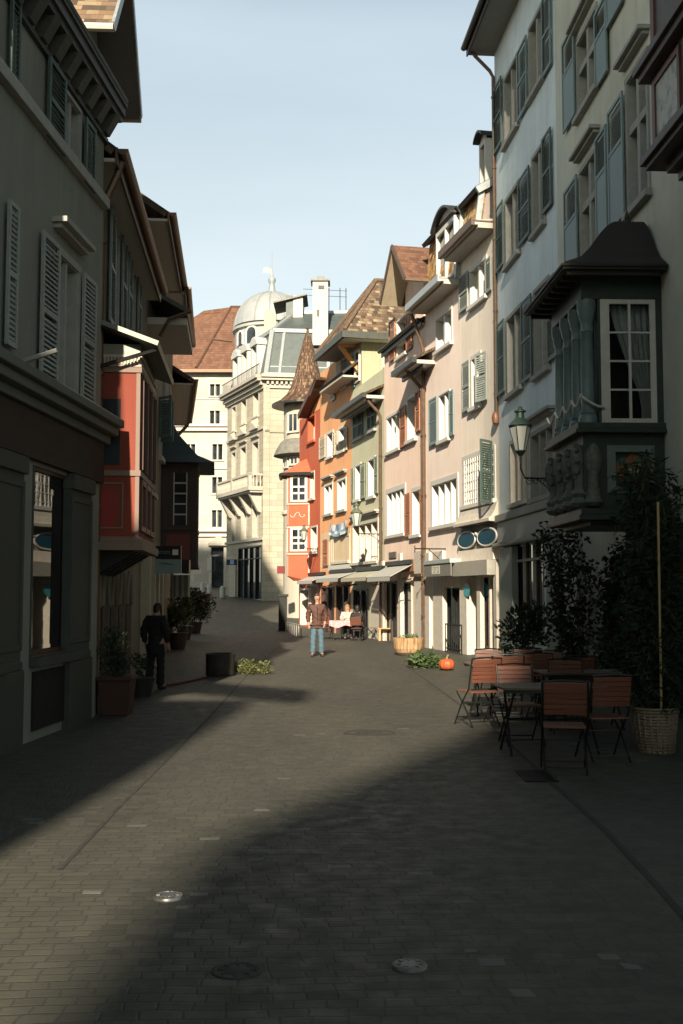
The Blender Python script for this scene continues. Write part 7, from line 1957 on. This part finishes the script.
# ------------------------------------------------------------------ far terrace table, people
def far_table():
    c = ground(346, 640); c = Vector((c.x, c.y, 0)); e = empty('cafe_table', c, 'cafe table with pink cloth in the sun before the olive house', 'table', None)
    m = MB(); m.box(c.x - 0.62, c.x + 0.62, c.y - 0.35, c.y + 0.35, 0.70, 0.735); m.build('tabletop', wood('ochre table wood', (0.45, 0.26, 0.10), 'x'), e)
    for sx in (-0.5, 0.45):
        for sy in (-0.28, 0.24): m = MB(); m.box(c.x + sx, c.x + sx + 0.05, c.y + sy, c.y + sy + 0.05, 0, 0.698); m.build('leg', IRON, e)
    m = MB(); x0, x1, y0, y1 = c.x - 0.64, c.x + 0.34, c.y - 0.37, c.y + 0.37; z = 0.742
    m.poly([(x0, y0, z), (x1, y0, z), (x1, y1, z), (x0, y1, z)])
    n = 14
    for i in range(n):
        a, b = x0 + (x1 - x0) * i / n, x0 + (x1 - x0) * (i + 1) / n
        def dz(t): return 0.52 + 0.05 * math.sin(t * 9)
        m.poly([(a, y0, z), (b, y0, z), (b, y0 - 0.02 - 0.02 * math.sin(b * 30), dz(b)), (a, y0 - 0.02 - 0.02 * math.sin(a * 30), dz(a))])
    m.poly([(x0, y0, z), (x0, y1, z), (x0 - 0.02, y1, 0.5), (x0 - 0.02, y0, 0.54)])
    t = NT('pink patterned cloth'); n_ = t.noise(t.coords(), 22, 2, 0.5); t.col(t.mix(t.remap(n_, 0.5, 0.6, 0, 1), (0.62, 0.22, 0.24, 1), (0.66, 0.36, 0.36, 1))); t.rough(0.85)
    tag(m.build('tablecloth', t.m, None, origin=(c.x, c.y, z)), 'pink patterned tablecloth draped over the cafe table', 'tablecloth')
    for (dx, dy, rz, lb) in ((-0.75, 0.5, 20, 'red backed cafe chair left of the pink tablecloth'), (0.95, 0.1, 95, 'dark cafe chair right of the pink tablecloth')):
        k = dup(proto, (c.x + dx, c.y + dy, 0), R(rz), lb, 'cafe chairs at the pink table')
    return c
TBL = far_table()
# ------------------------------------------------------------------ people
SKIN = paint('skin', (0.38, 0.22, 0.16), 0.55, var=0.06)
def skin_mesh(name, J, E, mat, parent, sub=2, root='pelvis', label=None):
    names = list(J); idx = {n: i for i, n in enumerate(names)}
    me = bpy.data.meshes.new(name); me.from_pydata([J[n][:3] for n in names], [(idx[a], idx[b]) for a, b in E], [])
    o = bpy.data.objects.new(name, me); COL.objects.link(o)
    md = o.modifiers.new('Skin', 'SKIN'); md.use_smooth_shade = True
    if not me.skin_vertices: raise RuntimeError('no skin layer')
    for n in names:
        sv = me.skin_vertices[0].data[idx[n]]; r = J[n][3]; sv.radius = r if isinstance(r, tuple) else (r, r); sv.use_root = (n == root)
    s2 = o.modifiers.new('Sub', 'SUBSURF'); s2.levels = sub; s2.render_levels = sub
    dg = bpy.context.evaluated_depsgraph_get(); dg.update()
    nm = bpy.data.meshes.new_from_object(o.evaluated_get(dg)); nm.name = name
    bpy.data.objects.remove(o); bpy.data.meshes.remove(me)
    nm.materials.clear(); nm.materials.append(mat)
    nm.polygons.foreach_set('use_smooth', [True] * len(nm.polygons))
    if name in ('jacket', 'trousers'):
        for v in nm.vertices:
            p = v.co; k = 0.006 * math.sin(p.z * 47 + p.x * 21 + math.sin(p.y * 30) * 2) + 0.004 * math.sin(p.z * 91 - p.x * 60)
            v.co = p + v.normal * k
    q = bpy.data.objects.new(name, nm); COL.objects.link(q); q.parent = parent
    if label: q['label'] = label
    return q

def hand(J, E, side, w, d, out, k=1.0):
    """palm and five fingers from wrist joint w along d; out: thumb side"""
    W = Vector(J[w][:3]); d = Vector(d).normalized(); out = Vector(out).normalized(); nrm = d.cross(out).normalized()
    P = W + d * 0.05 * k; J[side + 'palm'] = (*P, (0.032, 0.018)); E.append((w, side + 'palm'))
    P2 = W + d * 0.09 * k; J[side + 'palm2'] = (*P2, (0.034, 0.016)); E.append((side + 'palm', side + 'palm2'))
    for i, (o, L) in enumerate(((0.028, 0.075), (0.009, 0.083), (-0.01, 0.078), (-0.028, 0.062))):
        b = P2 + out * o + d * 0.005; m = b + d * L * 0.5 + nrm * 0.006; t = m + d * L * 0.42 + nrm * 0.022
        for s, p in (('a', m), ('b', t)): J[f'{side}f{i}{s}'] = (*p, 0.0085 if s == 'a' else 0.007)
        E.append((side + 'palm2', f'{side}f{i}a')); E.append((f'{side}f{i}a', f'{side}f{i}b'))
    b = P + out * 0.045 + d * 0.02; t = b + d * 0.04 + out * 0.012
    J[side + 't0'] = (*b, 0.010); J[side + 't1'] = (*t, 0.008); E.append((side + 'palm', side + 't0')); E.append((side + 't0', side + 't1'))

def person(name, label, loc, rz, K, colours, coat_len=None, hair=None, hat=False, hands=True):
    """K: joint dict in local metres, figure looks along -y"""
    e = empty(name, loc, label, 'person', None, R(rz))
    J = dict(K); E = [('pelvis', 'spine'), ('spine', 'chest'), ('chest', 'neck'), ('neck', 'skull'), ('skull', 'crown')]
    for s in 'LR': E += [('chest', s + 'sh'), (s + 'sh', s + 'el'), (s + 'el', s + 'wr'), ('pelvis', s + 'hip'), (s + 'hip', s + 'kn'), (s + 'kn', s + 'an'), (s + 'an', s + 'toe')]
    H = Vector(J['skull'][:3]); C = Vector(J['crown'][:3])
    fwd = Vector((0, -1, 0)); 
    J['nose'] = (*(H + (C - H) * 0.15 + fwd * 0.098), 0.014); E.append(('skull', 'nose'))
    J['chin'] = (*(H + (C - H) * -0.55 + fwd * 0.055), 0.035); E.append(('skull', 'chin'))
    for s, x in (('L', 1), ('R', -1)): J[s + 'ear'] = (*(H + (C - H) * 0.2 + Vector((x * 0.082, 0.01, 0))), 0.016); E.append(('skull', s + 'ear'))
    if hands:
        for s, x in (('L', 1), ('R', -1)):
            w = Vector(J[s + 'wr'][:3]); el = Vector(J[s + 'el'][:3]); d = (w - el).normalized(); hand(J, E, s, s + 'wr', d, Vector((-x * 0.6, -0.8, 0)))
    body = skin_mesh('body', J, E, SKIN, e)
    m = MB()
    for x in (-0.032, 0.032): m.ball(tuple(H + (C - H) * 0.42 + Vector((x, -0.078, 0))), 0.011, n=8, m=6)
    b_ = m.build('eyes', paint('dark eyes', (0.02, 0.015, 0.012), 0.2), None); b_.parent = e; 
    m = MB(); p = H + (C - H) * -0.28 + Vector((0, -0.086, 0)); m.ball(tuple(p), 0.022, 0.008, 0.006, 8, 5); b_ = m.build('mouth', paint('lips', (0.32, 0.12, 0.10), 0.5), None); b_.parent = e
    def grow(n, g): x = J[n]; r = x[3]; return (*x[:3], (r[0] + g, r[1] + g) if isinstance(r, tuple) else r + g)
    jc, tc, sc, hc = colours
    JJ = {n: grow(n, 0.036) for n in ('pelvis', 'spine', 'chest', 'Lsh', 'Rsh', 'Lel', 'Rel')}
    for s in 'LR':
        w = Vector(J[s + 'wr'][:3]); el = Vector(J[s + 'el'][:3]); q = el.lerp(w, 0.93); JJ[s + 'cuff'] = (*q, 0.05)
    n0 = Vector(J['neck'][:3]); c0 = Vector(J['chest'][:3]); JJ['collar'] = (*c0.lerp(n0, 0.8), 0.085)
    EE = [('pelvis', 'spine'), ('spine', 'chest'), ('chest', 'collar')] + [x for s in 'LR' for x in (('chest', s + 'sh'), (s + 'sh', s + 'el'), (s + 'el', s + 'cuff'))]
    if not coat_len:
        P = Vector(J['pelvis'][:3]); JJ['hem'] = (P.x, P.y, P.z - 0.06, (0.225, 0.165)); JJ['hem2'] = (P.x, P.y, P.z - 0.14, (0.222, 0.16)); EE += [('pelvis', 'hem'), ('hem', 'hem2')]
    if coat_len:
        for s, x in (('L', 0.09), ('R', -0.09)): pass
        P = Vector(J['pelvis'][:3]); JJ['hem'] = (P.x, P.y + 0.01, P.z - coat_len, (0.21, 0.16)); EE.append(('pelvis', 'hem'))
    skin_mesh('jacket', JJ, EE, jc, e, sub=3, root='pelvis')
    JT = {n: grow(n, 0.012) for n in ('pelvis', 'Lhip', 'Rhip', 'Lkn', 'Rkn')}
    for s in 'LR': a = Vector(J[s + 'an'][:3]); JT[s + 'cuff'] = (a.x, a.y + 0.005, a.z - 0.03, 0.088)
    skin_mesh('trousers', JT, [x for s in 'LR' for x in (('pelvis', s + 'hip'), (s + 'hip', s + 'kn'), (s + 'kn', s + 'cuff'))], tc, e)
    for s in 'LR':
        a = Vector(J[s + 'an'][:3]); t = Vector(J[s + 'toe'][:3]); d = (t - a); d.z = 0; d.normalize()
        S = {'heel': (*(Vector((a.x, a.y, 0.045)) - d * 0.05), (0.045, 0.042)), 'mid': (*(Vector((a.x, a.y, 0.05)) + d * 0.06), (0.05, 0.046)), 'tip': (*(Vector((a.x, a.y, 0.036)) + d * 0.18), (0.046, 0.034)), 'top': (a.x, a.y, 0.11, 0.05)}
        if a.z > 0.2: S = {k: (v[0], v[1], v[2] + a.z - 0.09, v[3]) for k, v in S.items()}
        skin_mesh('shoe', S, [('heel', 'mid'), ('mid', 'tip'), ('heel', 'top')], sc, e, root='mid')
    # hair: shell over the skull, open at the face
    m = MB(); N, M = 24, 12; long = (hair or 0.0); rng = random.Random(3)
    ctr = H + (C - H) * 0.5
    for i in range(M + 1):
        for j in range(N):
            a = 2 * PI * j / N; front = max(0, -math.sin(a))
            ph = (0.5 * PI + (0.42 + 0.2 * long) * (1 - front * 1.0) - (0.42 * front)) * i / M
            rr = 0.093 + 0.005 * math.sin(9 * a + i * 1.3) + 0.003 * math.sin(23 * a) + (0.012 * long)
            v = Vector((rr * math.sin(ph) * math.cos(a) * 0.92, rr * 1.08 * math.sin(ph) * math.sin(a) + 0.008, rr * 1.12 * math.cos(ph)))
            if long and i > 7 and front < 0.75: v.z -= long * 0.05 * (i - 7)
            m.v.append(ctr + v)
    for i in range(M):
        for j in range(N): m.p.append([i * N + j, i * N + (j + 1) % N, (i + 1) * N + (j + 1) % N, (i + 1) * N + j]); m.uv.append(None); m.mi.append(0)
    h_ = m.build('hair', hc, None, smooth=True, recalc=False); h_.parent = e
    return e
STAND = {
    'pelvis': (0, 0.0, 0.95, (0.130, 0.10)), 'spine': (0, 0.0, 1.14, (0.118, 0.095)), 'chest': (0, 0.01, 1.33, (0.132, 0.105)), 'neck': (0, 0.005, 1.485, 0.05), 'skull': (0, -0.01, 1.625, (0.068, 0.08)), 'crown': (0, -0.005, 1.70, (0.074, 0.09)),
    'Lsh': (0.178, 0.01, 1.395, 0.058), 'Lel': (0.252, 0.06, 1.14, 0.045), 'Lwr': (0.215, -0.07, 0.94, 0.032), 'Rsh': (-0.178, 0.01, 1.395, 0.058), 'Rel': (-0.262, 0.04, 1.13, 0.045), 'Rwr': (-0.235, -0.04, 0.93, 0.032),
    'Lhip': (0.095, 0, 0.86, 0.102), 'Lkn': (0.115, -0.02, 0.49, 0.07), 'Lan': (0.13, 0.03, 0.09, 0.04), 'Ltoe': (0.16, -0.12, 0.04, 0.035), 'Rhip': (-0.095, 0, 0.86, 0.102), 'Rkn': (-0.11, -0.03, 0.49, 0.07), 'Ran': (-0.12, 0.0, 0.09, 0.04), 'Rtoe': (-0.15, -0.16, 0.04, 0.035)}
g = ground(317, 656.5)
LEATHER = paint('brown leather', (0.07, 0.032, 0.023), 0.65, var=0.2, scale=9)
t = NT('blue denim'); n_ = t.noise(t.coords(), 7, 4, 0.6); t.col(t.mix(t.remap(n_, 0.3, 0.75, 0, 1), (0.04, 0.078, 0.11, 1), (0.085, 0.14, 0.18, 1))); t.rough(0.9); DENIM = t.m
man = person('person', 'man in brown leather jacket and blue jeans standing in the sunny street', (g.x, g.y + 0.02, gz(g.x, g.y)), 4, STAND, (LEATHER, DENIM, paint('brown shoes', (0.06, 0.035, 0.025), 0.4), paint('greying brown hair', (0.055, 0.04, 0.03), 0.7)))
m = MB(); m.beam((0.0, -0.142, 0.98), (0.0, -0.165, 1.4), 0.012, 0.01)
b_ = m.build('zip', paint('dark zip', (0.03, 0.02, 0.015), 0.4, 0.5), None); b_.parent = man
SIT = {
    'pelvis': (0, 0.0, 0.53, (0.14, 0.11)), 'spine': (0, 0.02, 0.72, (0.13, 0.1)), 'chest': (0, 0.01, 0.92, (0.15, 0.11)), 'neck': (0, -0.01, 1.08, 0.055), 'skull': (0, -0.03, 1.19, (0.07, 0.082)), 'crown': (0, -0.025, 1.275, (0.074, 0.09)),
    'Lsh': (0.18, 0.01, 0.98, 0.06), 'Lel': (0.24, -0.1, 0.74, 0.044), 'Lwr': (0.12, -0.3, 0.79, 0.031), 'Rsh': (-0.18, 0.01, 0.98, 0.06), 'Rel': (-0.24, -0.1, 0.74, 0.044), 'Rwr': (-0.12, -0.3, 0.79, 0.031),
    'Lhip': (0.1, -0.05, 0.52, 0.09), 'Lkn': (0.12, -0.42, 0.5, 0.06), 'Lan': (0.12, -0.4, 0.09, 0.04), 'Ltoe': (0.13, -0.55, 0.04, 0.035), 'Rhip': (-0.1, -0.05, 0.52, 0.09), 'Rkn': (-0.12, -0.42, 0.5, 0.06), 'Ran': (-0.12, -0.4, 0.09, 0.04), 'Rtoe': (-0.13, -0.55, 0.04, 0.035)}
person('person', 'fair haired person in a pale top sitting behind the pink tablecloth', (TBL.x + 0.05, TBL.y + 0.75, 0), 5, SIT, (paint('pale blouse', (0.36, 0.34, 0.3), 0.8), paint('dark trousers', (0.03, 0.03, 0.035), 0.8), paint('black shoes', (0.02, 0.02, 0.02), 0.4), paint('fair hair', (0.26, 0.17, 0.085), 0.6)), hair=1.0)
person('person', 'person in a black jacket seen from behind, sitting at the pink table', (TBL.x + 0.42, TBL.y - 0.7, 0), 168, SIT, (paint('black jacket', (0.012, 0.012, 0.013), 0.7), paint('dark trousers', (0.03, 0.03, 0.035)), paint('black shoes', (0.02, 0.02, 0.02)), paint('black hair', (0.02, 0.015, 0.012), 0.5)), hair=0.6)
for (dx, dy, rz, lb) in ((0.05, 0.75, 5, 'cafe chair under the fair haired guest at the pink table'), (0.42, -0.7, 168, 'cafe chair under the guest in black at the pink table')):
    dup(proto, (TBL.x + dx, TBL.y + dy, 0), R(rz), lb, 'cafe chairs at the pink table')
WALK = {k: v for k, v in STAND.items()}
WALK['skull'] = (0.0, -0.07, 1.575, (0.07, 0.082)); WALK['crown'] = (0, -0.09, 1.655, (0.074, 0.09)); WALK['neck'] = (0, -0.03, 1.49, 0.058)
WALK['Lwr'] = (0.25, -0.05, 0.9, 0.032); WALK['Rwr'] = (-0.25, -0.05, 0.9, 0.032)
g = ground(154, 690); BLACK = paint('black coat cloth', (0.012, 0.013, 0.013), 0.85)
pz = person('person', 'person in a long black coat standing in the shade by the left shop', (g.x, g.y + 0.1, 0), 160, WALK, (BLACK, BLACK, paint('black shoes', (0.02, 0.02, 0.02)), paint('black hair', (0.02, 0.015, 0.012))), coat_len=0.32, hair=0.4)
pz.scale = (0.92, 0.92, 0.92)
